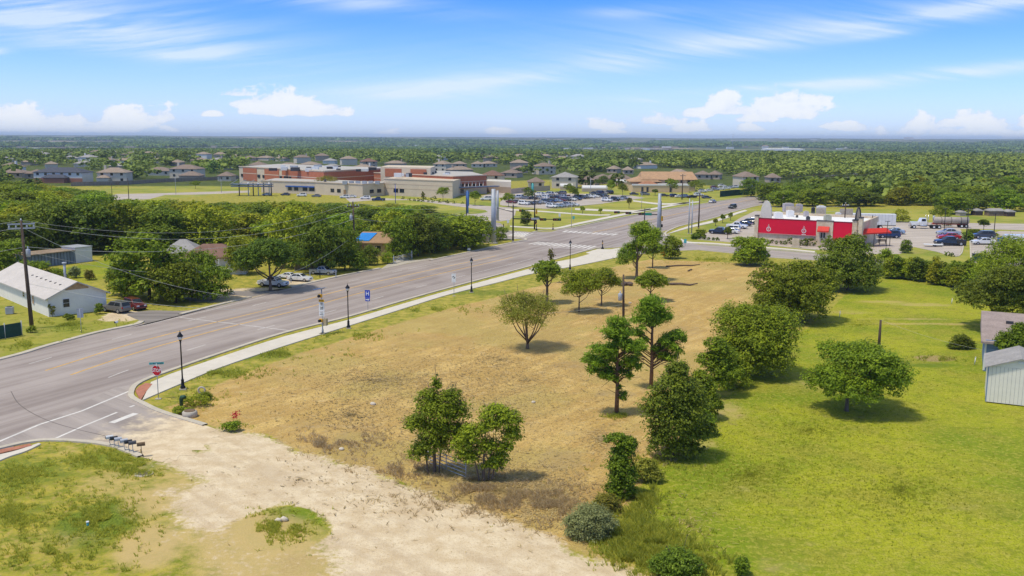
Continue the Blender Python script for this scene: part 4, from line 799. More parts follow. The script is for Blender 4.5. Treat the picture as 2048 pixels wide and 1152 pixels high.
# bigger named trees on the left side of the road
LT = [(300, 598, 466, 150, 0, 'big bright tree right of the red SUV, behind the driveway'), (352, 606, 520, 100, 2, 'leafy tree mass at the road edge left of the side driveway'), (425, 600, 528, 84, 0, 'leafy tree right at the road edge beside the small side driveway'), (250, 590, 520, 70, 3, 'darker tree behind the red SUV, partly under the big bright tree'), (395, 592, 495, 80, 4, 'tree with hanging wires left of the brown roofed house'),
      (640, 545, 420, 100, 0, 'tall tree directly behind the silver pickup'), (590, 535, 410, 110, 1, 'tall bright tree behind the white sedan'), (690, 540, 455, 60, 2, 'tree left of the utility pole with a transformer'), (740, 530, 488, 40, 3, 'bush at the fence corner right of the transformer pole'), (715, 540, 500, 44, 0, 'leafy bush on the verge beneath the transformer pole'), (775, 527, 504, 26, 4, 'low dark bush left of the white entrance gate'),
      (790, 505, 418, 90, 0, 'tall tree beside the tarp covered house'), (836, 512, 420, 80, 6, 'dark oak right of the tarp covered house, above the gate'), (870, 505, 428, 70, 3, 'dark round oak right of the gate, next to the tarp house oak'), (905, 490, 437, 60, 6, 'dark tree left of the black pole near the junction'), (940, 492, 444, 54, 0, 'leafy bush around the base of the black pole'), (968, 484, 440, 50, 2, 'bright bush behind the tall steel monopole'), (1000, 480, 452, 34, 4, 'bush right of the tall steel monopole at the corner'), (925, 487, 462, 40, 3, 'low dark bush by the utility cabinet'),
      (800, 518, 432, 66, 2, 'mid green tree directly right of the tarp covered house'), (482, 548, 470, 66, 5, 'yellowish tree right of the brown roof, beside the spreading oak'), (690, 520, 436, 60, 0, 'bright tree left of the tarp covered house, behind the transformer pole'), (490, 520, 468, 80, 5, 'bright yellow green bush beside the brown roof'), (420, 500, 410, 100, 1, 'tall yellow leaved tree behind the brown roofed house'), (170, 505, 392, 120, 0, 'tall tree behind the grey plank shed, left half'), (250, 500, 400, 110, 1, 'tall tree behind the white end of the plank shed'), (100, 508, 400, 110, 3, 'dark tree behind the left end of the plank shed'), (40, 520, 425, 110, 6, 'dark tree left of the tall utility pole'), (10, 545, 480, 90, 0, 'tree at the left edge above the white house roof'), (70, 560, 520, 60, 4, 'low tree between plank shed and white house'), (112, 558, 536, 46, 0, 'low bushes beside the metal chimney of the white house'), (330, 500, 405, 100, 3, 'dark tree behind the big bright tree, near the overhead wires')]
for i, (px, py, tp, wp, k, lab) in enumerate(LT):
    h = HT(px, py, tp); wd = wp/PPM(px, py); put(MID, k if k else i*2, G(px, py), h, wd, lab, None)
# placed landmarks for naming the scattered ones
LM = [(20, 345, 'the tan roofed house at left edge'), (125, 350, 'the charcoal roofed house'), (228, 350, 'the beige house with porch'), (320, 345, 'the cream hip roofed house'), (375, 345, 'the house with tall chimney'), (520, 350, 'the left end of the school'), (650, 350, 'the red brick school wing'), (800, 345, 'the school roof'), (940, 350, 'the gymnasium'), (985, 345, 'the house behind the gymnasium'), (1088, 335, 'the two storey house with chimney'), (1130, 352, 'the pale house behind the car park'), (1206, 352, 'the row of brown roofs'), (1320, 350, 'the tan daycare'), (1430, 350, 'the brown roofs beyond the daycare'), (1490, 350, 'the pale house by the highway'), (1560, 395, 'the far bend of the main road'), (1620, 425, 'the restaurant'), (1760, 430, 'the white box trailer'), (1860, 440, 'the white tractor truck'), (1970, 400, 'the long low roof at right'),
      (120, 420, 'the plank shed'), (60, 470, 'the tall utility pole'), (200, 450, 'the back lawn'), (330, 420, 'the field drive'), (450, 440, 'the brown roofed house'), (600, 430, 'the white sedan drive'), (700, 420, 'the transformer pole'), (740, 470, 'the tarp covered house'), (850, 440, 'the entrance gate'), (950, 430, 'the steel monopole')]
SIZ = ['small', 'middling', 'large']; KN = {'far': 'round', 'mid': 'leafy'}
used_lab = {}
def autolabel(px, py, size, what, adj):
    d = sorted(LM, key=lambda l: (l[0]-px)**2+((l[1]-py)*3)**2)[0]
    rel = ('left of' if px < d[0] else 'right of') if abs(px-d[0]) > 14 else ('beyond' if py < d[1] else 'in front of')
    base = (adj, size, rel, d[2]); k = used_lab.get(base, 0); used_lab[base] = k+1
    o = ['nearest', 'second nearest', 'third nearest', 'fourth nearest', 'fifth nearest', 'sixth nearest', 'seventh nearest', 'eighth nearest', 'ninth nearest', 'tenth nearest', 'eleventh nearest', 'twelfth nearest', 'thirteenth nearest', 'fourteenth nearest']
    s = '%s %s %s %s %s' % (size, adj, what, rel, d[2]); return s if k == 0 else s.replace(rel+' ', rel+' ', 1)+', '+(o[min(k, 13)])
def clear(px, py, keep):
    return all(not (a < px < c and b < py < d) for a, b, c, d in keep)
rng = np.random.RandomState(77)
# front wood, left of the road
cand = []
for py in (420, 411, 402, 394):
    px = -40+rng.uniform(0, 30)
    while px < 206: cand.append((px, py+rng.uniform(-3, 3))); px += rng.uniform(9, 13)*PPM(100, py)
for r_ in range(9):
    py = 500-r_*9.4
    k = PPM(500, py); px = -60+rng.uniform(0, 30)
    while px < 930: cand.append((px+rng.uniform(-8, 8), py+rng.uniform(-4, 4))); px += rng.uniform(8., 11.)*k
NOFRONT = [(500, 560, 600, 590), (90, 508, 260, 560), (60, 497, 200, 545), (222, 380, 330, 420), (378, 500, 480, 560), (700, 470, 790, 525), (880, 380, 1100, 446), (700, 380, 1100, 421), (450, 515, 940, 600), (0, 525, 300, 700), (860, 380, 1000, 440), (300, 380, 420, 408)]
cnt = 0
for px, py in sorted(cand, key=lambda c: -c[1]):
    if not clear(px, py, NOFRONT) or (px > 880 and py < 450): continue
    k = PPM(px, py); g = G(px, py); size = rng.randint(3); h = [6.0, 7.8, 9.6][size]*rng.uniform(.92, 1.08)
    lim = 384 if px < 220 else (402 if px < 620 else (404 if px < 700 else (412 if px < 860 else 425)))
    if px < 200: lim = 358+.12*px
    if 225 < px < 335: lim = 398
    while PX(g.x, g.y, h)[1] < lim and h > 2.5: h *= .93
    put(MID, cnt*3+size, g, h, rng.uniform(10.5, 13.)*(.8+.2*h/8), autolabel(px, py, SIZ[size], 'tree', ['bright green', 'yellow green', 'mid green', 'dark green', 'fresh green', 'olive tinted', 'deep green'][(cnt*3+size) % 7]), 'woodland trees left of the road'); cnt += 1
print('front wood', cnt)
# front row of the right-hand woods
cnt3 = 0; cand = []
for py in [445, 436, 428, 420, 412, 405, 398, 392, 387, 382]:
    k = F/(F*H/(py-279)); px = 1480+rng.uniform(0, 30)
    while px < 2080: cand.append((px, py+rng.uniform(-2, 2))); px += rng.uniform(7.5, 11)*k
NOR = [(1300, 380, 1480, 460), (1480, 418, 1860, 500), (1860, 430, 2100, 500), (1330, 370, 1500, 404), (1960, 426, 2100, 470), (1480, 402, 1512, 424), (1300, 360, 1610, 391), (1600, 355, 1760, 386)]
for px, py in sorted(cand, key=lambda c: -c[1]):
    if not clear(px, py, NOR) or cnt3 >= 60: continue
    g = G(px, py); size = rng.randint(3); h = [5.6, 6.8, 7.8][size]*rng.uniform(.9, 1.1)
    put(MID, cnt3*5+size, g, h, rng.uniform(8.5, 12), autolabel(px, py, SIZ[size], 'tree', ['bright green', 'yellow green', 'mid green', 'dark green', 'fresh green', 'olive tinted', 'deep green'][(cnt3*5+size) % 7]), 'trees at the front of the right hand woods'); cnt3 += 1
print('right wood', cnt3)
# ------------------------------------------------------------------ buildings
def zat(p, v):
    lo, hi = -1., 40.
    for _ in range(34):
        m = (lo+hi)/2
        if PX(p[0], p[1], m)[1] > v: lo = m
        else: hi = m
    return lo
class Fac:
    """a wall whose top edge is known in the photo: (px,py) pairs at height h"""
    def __init__(s, line, h, root): s.l = line; s.h = h; s.r = root
    def pos(s, px):
        X = [p[0] for p in s.l]; v = np.interp(px, X, [p[1] for p in s.l]); g = G(px, v, s.h); return Vector((g.x, g.y, 0))
    def rect(s, name, a, b, vt, vb, m, proud=.12, th=.2, z0=None, z1=None, label=None, parent=None):
        A = s.pos(a); B = s.pos(b); t = (B-A).normalized(); n = Vector((t.y, -t.x, 0)); 
        if n.y > 0: n = -n
        z1 = zat(A, vt) if z1 is None else z1; z0 = (max(.02, zat(A, vb)) if z0 is None else z0)
        pts = [A+n*(proud-th), B+n*(proud-th), B+n*proud, A+n*proud]; pr = parent or s.r; off = pr.location if not parent else (s.r.location)
        o = MB().prism([(p.x-s.r.location.x, p.y-s.r.location.y) for p in pts], z0, z1).build(name, m, pr); tag(o, label); return o
def roofmat(n, c): return mat('roof_'+n, c, .9, .2, 5, bump=.3)
RB = roofmat('brown', (.24, .18, .14)); RT_ = roofmat('tan', (.31, .24, .18)); RC = roofmat('charcoal', (.075, .08, .10)); RG = roofmat('grey', (.33, .31, .29)); RR = roofmat('red_brown', (.21, .12, .09))
WC = mat('wall_cream', (.60, .53, .42), .85, .06, 2); WT = mat('wall_tan', (.45, .36, .27), .85, .08, 2); WW = mat('wall_white', (.68, .66, .62), .8, .05, 2); WBR = mat('wall_brick', (.33, .15, .10), .9, .2, 12)
def hip(mb, x0, y0, x1, y1, z, hr, ov=.5, gable=0.):
    """hipped roof with thickness; gable=1 makes upright ends"""
    x0 -= ov; x1 += ov; y0 -= ov; y1 += ov; w = x1-x0; d = y1-y0
    if w >= d: i = d/2*(1-gable); a = (x0+i, (y0+y1)/2, z+hr); b = (x1-i, (y0+y1)/2, z+hr); 
    else: i = w/2*(1-gable); a = ((x0+x1)/2, y0+i, z+hr); b = ((x0+x1)/2, y1-i, z+hr)
    c = [(x0, y0, z), (x1, y0, z), (x1, y1, z), (x0, y1, z)]; lo = [(p[0], p[1], z-.18) for p in c]
    v = c+[a, b]+lo
    f = [(0, 1, 5, 4), (1, 2, 5), (2, 3, 4, 5), (3, 0, 4)] if w >= d else [(0, 1, 4), (1, 2, 5, 4), (2, 3, 5), (3, 0, 4, 5)]
    return mb.add(v, f+[(0, 6, 7, 1), (1, 7, 8, 2), (2, 8, 9, 3), (3, 9, 6, 0), (9, 8, 7, 6)])
HCOUNT = 0
ROOFS = []
def house(label, px, vr, wpx, st=1, wall=WC, roof=RB, yaw=0., dep=9., chim=0, wing=0, garage=False, name='house', hh=None, win=True, group=None):
    hw = (2.8 if st == 1 else 5.2); hr = 2.1 if st == 1 else 2.3; z = hw+hr
    ROOFS.append((px, vr, wpx)); g = G(px, vr, z); g.z = float(hz(np.array(g.x), np.array(g.y))); root = empty(name, g, yaw, label, 'house', group); w = wpx/(F/ (Vector((g.x, g.y, 0))-Vector((0, 0, H))).dot(FW)); w = max(w, 6)
    x0, x1, y0, y1 = -w/2, w/2, -dep/2, dep/2
    mb = MB().box(x0, y0, -1, x1, y1, hw)
    if wing: mb.box(x0+w*.05, y0-3.2, -1, x0+w*.45, y0-.02, 2.7)
    mb.build('wall', wall, root)
    r = MB(); hip(r, x0, y0, x1, y1, hw, hr)
    if wing: hip(r, x0+w*.05, y0-3.2, x0+w*.45, y0+.6, 2.72, 1.2, .4)
    rf = r.build('roof', roof, root)
    if chim: MB().box(chim*w*.32-.5, -.5, hw, chim*w*.32+.5, .5, z+1.1).build('chimney', wall, rf)
    if win:
        n = max(2, int(w/4)); 
        for s in range(st):
            for i in range(n):
                if s == 0 and wing and i < n/2: continue
                xc = x0+w*(i+.5)/n; zz = 1.0+2.7*s; MB().box(xc-.65, y0-.05, zz, xc+.65, y0+.05, zz+1.25).build('window', M_['glass'], root)
    return root
NBH = 'houses of the distant neighbourhood'
house('tan walled house with brown hip roof at the far left edge', 22, 337, 64, 1, WT, RB, 0, 12)
house('small brown roofed house between the left edge house and charcoal roofed one', 74, 338.5, 34, 1, WT, RB, .1, 10)
r = house('long two storey white house with charcoal roof and brick ground floor', 126, 334.5, 98, 2, WW, RC, -.05, 11, 0, 0)
w_ = 98/(F/(r.location-Vector((0, 0, H))).dot(FW)); MB().box(-w_/2-.06, -5.56, -1, w_/2+.06, -5.4, 2.3).build('brick_skirt', WBR, r); q = MB(); q.box(-w_*.22, -9, 0, w_*.2, -5.6, 2.6); q.build('porch_wall', WBR, r); hip(MB(), 0, 0, 1, 1, 0, 1); q = MB(); hip(q, -w_*.24, -9, w_*.22, -5, 2.62, 1.6); q.build('porch_roof', RC, r)
house('beige two storey house with tan hip roof, chimney and low covered patio', 229, 335, 56, 2, WC, RT_, .1, 10, -1, 1)
house('wide cream house with brown hip roof and orange toy house behind fence', 320, 334, 50, 1, WC, RB, .05, 11)
house('two storey cream house with very tall pale chimney at the left', 374, 329, 56, 2, WC, RB, -.1, 11, -1, 0); house('low dark hip roofed garage in front of the tall chimney house', 383, 342.5, 40, 1, WT, RB, .0, 8, 0, 0, win=False)
house('small brown roofed house right of the lone field tree, beside the school', 453, 343, 26, 1, WC, RB, 0, 9)
for i, (px, v, w, s, wl, rf, ch, wh) in enumerate([(195, 297, 30, 2, WC, RB, 1, 'left of the dusky ridge trees, highest on the left'), (131, 299, 22, 2, WT, RT_, 0, 'above the charcoal roofed house near the ridge'), (91, 304, 22, 2, WC, RG, -1, 'below the ridge, upper left'), (102, 322, 24, 1, WC, RT_, 0, 'just above the charcoal roofed house'), (218, 315, 20, 1, WC, RT_, 1, 'above the beige patio house'), (297, 302, 30, 2, WT, RT_, 0, 'above the wide cream house near the ridge'), (317, 315, 20, 1, WC, RT_, -1, 'above the wide cream house, closer'), (355, 319, 22, 1, WT, RT_, 0, 'directly above the tall chimney house'), (12, 313, 26, 1, WC, RG, 0, 'at the left edge higher than the tan one'), (60, 318, 26, 1, WT, RT_, 0, 'above and right of the left edge roof'), (472, 308, 24, 1, WC, RT_, -1, 'above the left end of the school, far back'), (455, 325, 16, 1, WC, RB, 0, 'immediately left of the school roof line'), (517, 322.5, 34, 2, WT, RB, 0, 'with twin gables just above the left school roof'), (578, 325, 44, 1, WT, RT_, 0, 'wide and low above the left brick wing'), (621, 323, 40, 1, WT, RT_, 0, 'wide, above the centre of the brick wing'), (564, 312, 24, 1, WC, RT_, -1, 'small, farther above the left brick wing'), (500, 311, 26, 1, WT, RB, 0, 'small, far above the school left corner'), (660, 316, 26, 1, WW, RG, 0, 'pale, far above the school centre'), (737, 316.5, 32, 2, WT, RR, 0, 'steep and reddish, above the school roof'), (791, 321, 42, 1, WT, RT_, 1, 'broad with white chimney, above the right school roof'), (886, 321, 30, 2, WC, RT_, -1, 'yellowish walled, above the gymnasium'), (919, 322, 28, 1, WT, RT_, 0, 'second above the gymnasium'), (955, 322, 26, 1, WC, RT_, 0, 'third above the gymnasium'), (977, 321.5, 28, 1, WC, RT_, 0, 'fourth above the gymnasium'), (985, 340.5, 46, 2, WC, RR, 0, 'directly behind the low white gymnasium wing'), (1024, 338, 36, 1, WT, RB, 0, 'right of the house behind the gymnasium'), (1040, 331, 28, 1, WT, RB, 0, 'above the big dark oak by the car park'), (1072, 354, 34, 1, WC, RB, 0, 'half hidden by the dark oak behind the car park'), (1088, 325, 40, 2, WC, RB, 1, 'prominent, with cream walls above the car park'), (1130, 343.5, 52, 2, WC, RG, 0, 'pale green walled, behind the parked cars'), (1178, 350, 38, 1, WT, RB, 0, 'first of the row left of the daycare'), (1206, 348, 36, 1, WT, RB, 0, 'second of the row left of the daycare'), (1228, 347, 30, 1, WT, RB, 0, 'third of the row left of the daycare'), (1246, 349, 26, 1, WT, RB, 0, 'fourth of the row left of the daycare'), (1178, 328, 22, 1, WC, RT_, 0, 'above the row left of the daycare'), (1228, 331, 22, 1, WT, RT_, 0, 'above and left of the daycare roof'), (1148, 326, 22, 1, WT, RT_, 1, 'right of the prominent cream walled one'), (1256, 333, 18, 1, WT, RT_, 0, 'small, straight above the daycare left roof'), (1358, 338, 20, 1, WT, RT_, 0, 'small, above the daycare right end'), (1406, 341, 32, 1, WT, RB, 0, 'just right of the daycare roof'), (1430, 341, 26, 1, WT, RB, 0, 'second right of the daycare roof'), (1492, 343, 36, 2, WC, RB, 0, 'tall, right of the big dark tree by the highway'), (1546, 346.5, 22, 1, WT, RB, 0, 'rightmost, beside the highway bend'), (1974, 366.5, 30, 1, WC, RG, 0, 'long and low among the right hand woods'), (2015, 367, 40, 1, WT, RG, 0, 'longest and low at the far right woods')]):
    house('%s roofed house %s' % ({RB: 'brown', RT_: 'tan', RC: 'charcoal', RG: 'grey', RR: 'reddish'}[rf], wh), px, v+(3 if s == 2 else 0)*0, w*.92, s, wl, rf, [-.35, .2, 0, .4, -.15][i % 5], 9.5+(i % 3), ch, 0, group=NBH, win=px > 850 or s == 2)
_rh = random.Random(21); _n = 0; _o = {}
for _t in range(400):
    px = _rh.choice([_rh.uniform(0, 480), _rh.uniform(0, 480), _rh.uniform(480, 740), _rh.uniform(860, 1300)]); v = _rh.uniform(298, 333) if px < 480 else _rh.uniform(306, 330 if px < 860 else 334)
    w = 20+(v-298)*.75
    if any(abs(px-a) < (w+c)*.55 and abs(v-b) < 9 for a, b, c in ROOFS) or _n >= 38: continue
    zn = 'far left of the school' if px < 250 else ('left of the school' if px < 480 else ('beyond the school roof' if px < 760 else 'right of the gymnasium')); rf = _rh.choice([RB, RT_, RT_, RG]); cn = {RB: 'brown', RT_: 'tan', RG: 'grey'}[rf]
    k = (cn, zn); _o[k] = _o.get(k, 0)+1
    house(autolabel(px, v, ['small', 'middling', 'large'][_n % 3 if w > 30 else 0], 'house', cn+' roofed'), px, v, w, 2 if _rh.random() < .45 else 1, _rh.choice([WC, WT, WW]), rf, _rh.uniform(-.6, .6), 9+_rh.random()*4, _rh.choice([0, 0, 1, -1]), 0, group=NBH, win=False); _n += 1
# ---- school
MBR = mat('school_brick', (.42, .145, .075), .9, .14, 6); MBG = mat('school_beige', (.60, .50, .37), .88, .07, 1.5); MRF = mat('flat_roof_membrane', (.46, .43, .38), .9, .1, .6); MBD = mat('pale_band', (.62, .50, .38), .8, .05)
sg = G(620, 360, 6); sg.z = 0
sch = empty('school_building', sg, 0, 'long red brick and beige school with flat roofs and blue canopy', 'school')
def blk(name, root, pts, z0, z1, m): return MB().prism([(p[0]-root.location.x, p[1]-root.location.y) for p in pts], z0, z1).build(name, m, root)
hB = 8.7; FB = Fac([(478, 333), (648, 342.5), (765, 336.8)], hB, sch)
bk = Vector((8, 48, 0)); P0, P1, P2 = FB.pos(478), FB.pos(648), FB.pos(765)
blk('wall', sch, [P0, P1, P2, P2+bk, P1+bk*1.25, P0+bk], 0, hB-.05, MBG)
rf = blk('roof', sch, [P0+Vector((.4, .5, 0)), P1+Vector((0, .6, 0)), P2+Vector((-.4, .5, 0)), P2+bk*.98, P1+bk*1.2, P0+bk*.98], hB-.04, hB+.02, MRF)
for a, b in ((486, 513.5), (529, 558), (564, 648), (648, 762)):
    FB.rect('brick_panel', a, b, 0, 0, MBR, .16, .2, 2.2, hB-.45); FB.rect('pale_band', a, b, 0, 0, MBD, .2, .08, 5.55, 5.85)
for a, b in ((478, 565), (565, 648), (648, 765)): FB.rect('parapet_cap', a, b, 0, 0, MBD, .3, .5, hB-.1, hB+.25)
def win(fac, a, b, vt, vb, proud=.26): 
    f = fac.rect('window', a, b, vt, vb, M_['glass'], proud, .2); return f
for a, b, t, v in ((482, 485.5, 347.5, 353), (515, 520, 349, 355), (525, 528.5, 350, 355.5), (559.5, 564, 352, 357.5), (568, 572, 352.5, 358.5), (573, 577, 353, 359), (578, 583, 353, 359)): win(FB, a, b, t, v)
hL = 4.9; FL = Fac([(522, 361.5), (630, 364.5), (725, 369), (768, 366.5)], hL, sch)
Q = [FL.pos(p) for p in (522, 630, 725, 768)]
blk('front_wing', sch, Q+[Q[3]+Vector((0, 16, 0)), Q[2]+Vector((0, 25, 0)), Q[1]+Vector((0, 25, 0)), Q[0]+Vector((0, 25, 0))], 0, hL, MBG)
blk('front_wing_roof', sch, [Q[0]+Vector((.4, .5, 0)), Q[1]+Vector((0, .5, 0)), Q[2]+Vector((0, .5, 0)), Q[3]+Vector((-.4, .5, 0)), Q[3]+Vector((0, 15.5, 0)), Q[2]+Vector((0, 24.5, 0)), Q[1]+Vector((0, 24.5, 0)), Q[0]+Vector((0, 24.5, 0))], hL+.01, hL+.06, MRF)
for a, b in ((522, 630), (630, 725), (725, 768)): FL.rect('parapet_cap', a, b, 0, 0, MBD, .25, .35, hL-.05, hL+.3)
for a, b in ((576, 583), (588, 596), (605, 614), (618, 628.5), (661, 668), (674, 681), (739, 747), (754, 762)): FL.rect('window', a, b, 0, 0, M_['glass'], .1, .2, 1.3, 2.7)
FL.rect('door', 687, 692, 0, 0, mat('brown_door', (.30, .19, .10), .7, .1), .1, .2, .05, 2.5)
FL.rect('blue_window_trim', 572, 629, 0, 0, mat('school_blue', (.02, .10, .38), .5, .05), .6, .5, 2.75, 3.2)
hG = 6.6; FG = Fac([(767, 357.5), (905, 362.5)], hG, sch); A, B = FG.pos(767), FG.pos(905)
blk('gymnasium', sch, [A, B, B+Vector((2, 22, 0)), A+Vector((2, 22, 0))], 0, hG, MBG)
FG.rect('pale_band', 767, 905, 0, 0, mat('beige_stripe', (.52, .40, .29), .9, .05), .06, .1, 2.9, 3.05); FG.rect('pale_band', 767, 905, 0, 0, MATS['beige_stripe'], .06, .1, 4.6, 4.75); FG.rect('parapet_cap', 767, 905, 0, 0, MBD, .2, .5, hG-.05, hG+.25)
for a, b in ((787, 796), (799, 808)): FG.rect('window', a, b, 0, 0, M_['glass'], .1, .2, 1.4, 2.9)
hE = 7.6; FE = Fac([(748, 345.8), (915, 353.5), (973, 350.8)], hE, sch); E0, E1, E2 = [FE.pos(p) for p in (748, 915, 973)]
E1b = G(906, 353.2, hE); E1b.z = 0
FE = Fac([(748, 345.8), (906, 353.4), (973, 350.8)], hE, sch); E0, E1, E2 = [FE.pos(p) for p in (748, 906, 973)]
blk('east_wing', sch, [E0, E1, E2, E2+Vector((-8, 40, 0)), E0+Vector((8, 40, 0))], 0, hE, MBR); blk('east_wing_roof', sch, [E0+Vector((.4, .6, 0)), E1+Vector((0, .6, 0)), E2+Vector((-.5, .6, 0)), E2+Vector((-8, 39.5, 0)), E0+Vector((8, 39.5, 0))], hE+.01, hE+.07, MRF)
for a, b in ((748, 906), (906, 973)): FE.rect('parapet_cap', a, b, 0, 0, MBD, .25, .5, hE-.02, hE+.3); FE.rect('pale_band', a, b, 0, 0, MBD, .06, .1, 5.3, 5.5)
for a in (919, 923.2, 932, 936.2, 944, 948.2, 956.5, 960.5): FE.rect('window', a, a+3.6, 368, 372, M_['glass'], .1, .2)
FE.rect('beige_base', 906, 973, 0, 0, MBG, .12, .2, 0.02, 2.6); FE.rect('window', 919, 927, 0, 0, M_['glass'], .2, .2, .8, 2.4)
FE.rect('entrance_canopy', 905.5, 990, 0, 0, mat('canopy_blue_grey', (.13, .17, .24), .6, .1), 3., 3., 3.1, 3.45)
for i in range(9): a = 908+i*7.3; p = FE.pos(min(a, 972)); MB().bar((p.x-sch.location.x, p.y-sch.location.y-2.8, 3.4), (p.x-sch.location.x, p.y-sch.location.y-.1, 5.), .14, .14).build('canopy_strut', M_['white'], sch)
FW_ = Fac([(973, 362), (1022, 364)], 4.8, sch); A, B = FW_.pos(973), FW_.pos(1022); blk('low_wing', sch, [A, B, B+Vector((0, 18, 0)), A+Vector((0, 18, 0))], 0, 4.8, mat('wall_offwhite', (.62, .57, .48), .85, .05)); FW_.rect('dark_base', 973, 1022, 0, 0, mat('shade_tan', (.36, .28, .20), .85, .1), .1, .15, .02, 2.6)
A, B = G(761, 333.5, 10.6), G(861, 335.5, 10.6); A.z = B.z = 0; blk('rear_hall', sch, [A, B, B+Vector((0, 25, 0)), A+Vector((0, 25, 0))], 0, 10.6, MBG); FR = Fac([(761, 333.5), (861, 335.5)], 10.6, sch)
for a, b in ((770, 803), (821, 853)): FR.rect('brick_panel', a, b, 0, 0, MBR, .15, .2, 6.5, 9.9)
rng = random.Random(3)
for i in range(26):
    px = rng.uniform(530, 900); z = hB if px < 765 else hE; v = rng.uniform(331.5, 338) if px < 765 else rng.uniform(343, 349.5)
    g = G(px, v, z+.6)-sch.location; s = rng.uniform(.6, 1.9); MB().box(g.x-s, g.y-s*.6, z-.5, g.x+s, g.y+s*.6, z+rng.uniform(.5, 1.2)).build('rooftop_unit', rng.choice([M_['steel'], M_['white'], M_['trim']]), sch)
for i in range(6): px = 690+i*13; g = G(px, 365, hL+.5)-sch.location; MB().box(g.x-.9, g.y-.7, hL-.2, g.x+.9, g.y+.7, hL+1.1).build('rooftop_unit', M_['steel'], sch)
# blue-grey entrance frame at the left end
ef = empty('entrance_pergola', G(522, 392), 0, 'blue grey steel entrance canopy on white posts at left end of school', 'canopy')
k = PPM(522, 392)
for i, px in enumerate((479, 494, 507, 514, 528, 536, 543)):
    x = (px-522)/k; MB().cyl(x, (i % 2)*2.2, 0, 5.2, .22).build('post', M_['white'] if i % 2 else M_['trim'], ef)
for z in (3.6, 4.4): MB().box((464-522)/k, -1.2, z, (544-522)/k, 3, z+.3).build('beam', MATS['canopy_blue_grey'], ef)
for i in range(5): x = (470+i*17-522)/k; MB().bar((x-1.5, -1.3, 4.6), (x+1.6, -1.3, 6.4), .18, .18).build('rafter', M_['steel'], ef)
# ---- daycare
dg = G(1320, 372, 3); dg.z = 0; dc = empty('daycare_building', dg, 0, 'tan walled daycare building with wide orange brown roofs beyond the car park', 'building')
D_ = G(1330, 359, 5.2).y; kk = F/D_; DM = mat('wall_apricot', (.62, .45, .26), .85, .06); DR = roofmat('orange', (.44, .27, .15))
X_ = lambda px: (px-1024)*D_/F-dg.x
o = MB(); o.box(X_(1284), D_-dg.y, 0, X_(1388), D_-dg.y+16, 5.2); o.box(X_(1258), D_-dg.y-9, 0, X_(1368), D_-dg.y-.03, 2.9); o.box(X_(1259), D_-dg.y+.03, 0, X_(1283.9), D_-dg.y+14, 4.3); o.build('wall', DM, dc)
r = MB(); hip(r, X_(1284), D_-dg.y, X_(1388), D_-dg.y+16, 5.2, 3.2, .9, .9); r.build('roof', DR, dc); r = MB(); hip(r, X_(1259), D_-dg.y-1, X_(1318), D_-dg.y+14, 4.3, 2.4, .6, .6); r.build('roof', DR, dc); r = MB(); hip(r, X_(1272), D_-dg.y-8, X_(1310), D_-dg.y-.5, 3.0, 1.6, .5, .3); r.build('roof', roofmat('terracotta', (.36, .17, .09)), dc)
MB().box(X_(1257.5), D_-dg.y-9.2, 2.9, X_(1368.5), D_-dg.y-7, 3.5).build('parapet', WW, dc); MB().box(X_(1310), D_-dg.y-7, 3.5, X_(1368.5), D_-dg.y-.1, 3.55).build('flat_roof', MRF, dc)
for px in (1311, 1327, 1340, 1358, 1372, 1381): MB().box(X_(px), D_-dg.y-.08, 3.7, X_(px+5.4), D_-dg.y+.1, 4.9).build('window', M_['glass'], dc)
for px in (1275, 1285, 1330): MB().box(X_(px), D_-dg.y-9.08, .1, X_(px+4), D_-dg.y-8.9, 2.3).build('door', M_['trim'], dc)
# small outbuildings and arched covers
for i, (a, b, v, lab) in enumerate([(1120, 1145, 371, 'small arched white cover behind the parked cars'), (1164, 1214, 375, 'long white arched shed roof behind the car park'), (1232, 1268, 362, 'white flat canopy left of the daycare building')]):
    g = G((a+b)/2, v+8); k = PPM((a+b)/2, v+8); o = empty('white_shed', g, 0, lab, 'shed'); w = (b-a)/k; pts = [(math.cos(t)*2.2, math.sin(t)*1.2+1.5) for t in np.linspace(0, math.pi, 9)]
    m = MB(); vs = [(-w/2, y, z) for y, z in pts]+[(w/2, y, z) for y, z in pts]; m.add(vs, [(j, j+1, 9+j+1, 9+j) for j in range(8)]+[tuple(range(9)), tuple(range(9, 18))[::-1]]); m.build('roof', WW, o); MB().box(-w/2, -2.2, 0, w/2, 2.2, 1.5).build('wall', WT, o)
# ---- restaurant
rg = G(1610, 470); rg.z = 0; rs_ = empty('restaurant_building', rg, 0, 'restaurant with bright red wall panels, cream stone piers and white flat roof', 'restaurant')
STONE = mat('limestone', (.62, .47, .31), .9, .16, 2.2, bump=.3, col2=(.70, .60, .45)); REDP = mat('red_cladding', (.68, .005, .035), .45, .05, 1); WRF = mat('white_roof', (.78, .76, .73), .8, .06, 1); RAWN = mat('red_awning', (.62, .035, .02), .6, .1, 5)
FA = Fac([(1511, 436.6), (1728, 447.0)], 5.3, rs_)
Aw, Bw = FA.pos(1511), FA.pos(1724); dr = (Bw-Aw).normalized(); nn = Vector((-dr.y, dr.x, 0)); nn = nn if nn.y > 0 else -nn; dp = nn*19
blk('wall', rs_, [Aw, Bw, Bw+dp, Aw+dp], 0, 4.9, STONE); blk('roof', rs_, [Aw+nn*.4+dr*.4, Bw+nn*.4-dr*.4, Bw+dp-nn*.4-dr*.4, Aw+dp-nn*.4+dr*.4], 4.9, 4.96, WRF)
for p, q_ in ((Aw, Aw+dp), (Aw+dp, Bw+dp), (Bw+dp, Bw)):
    t = (q_-p).normalized(); u = Vector((t.y, -t.x, 0))*.2; blk('parapet', rs_, [p-u, q_-u, q_+u, p+u], 4.2, 5.5, STONE)
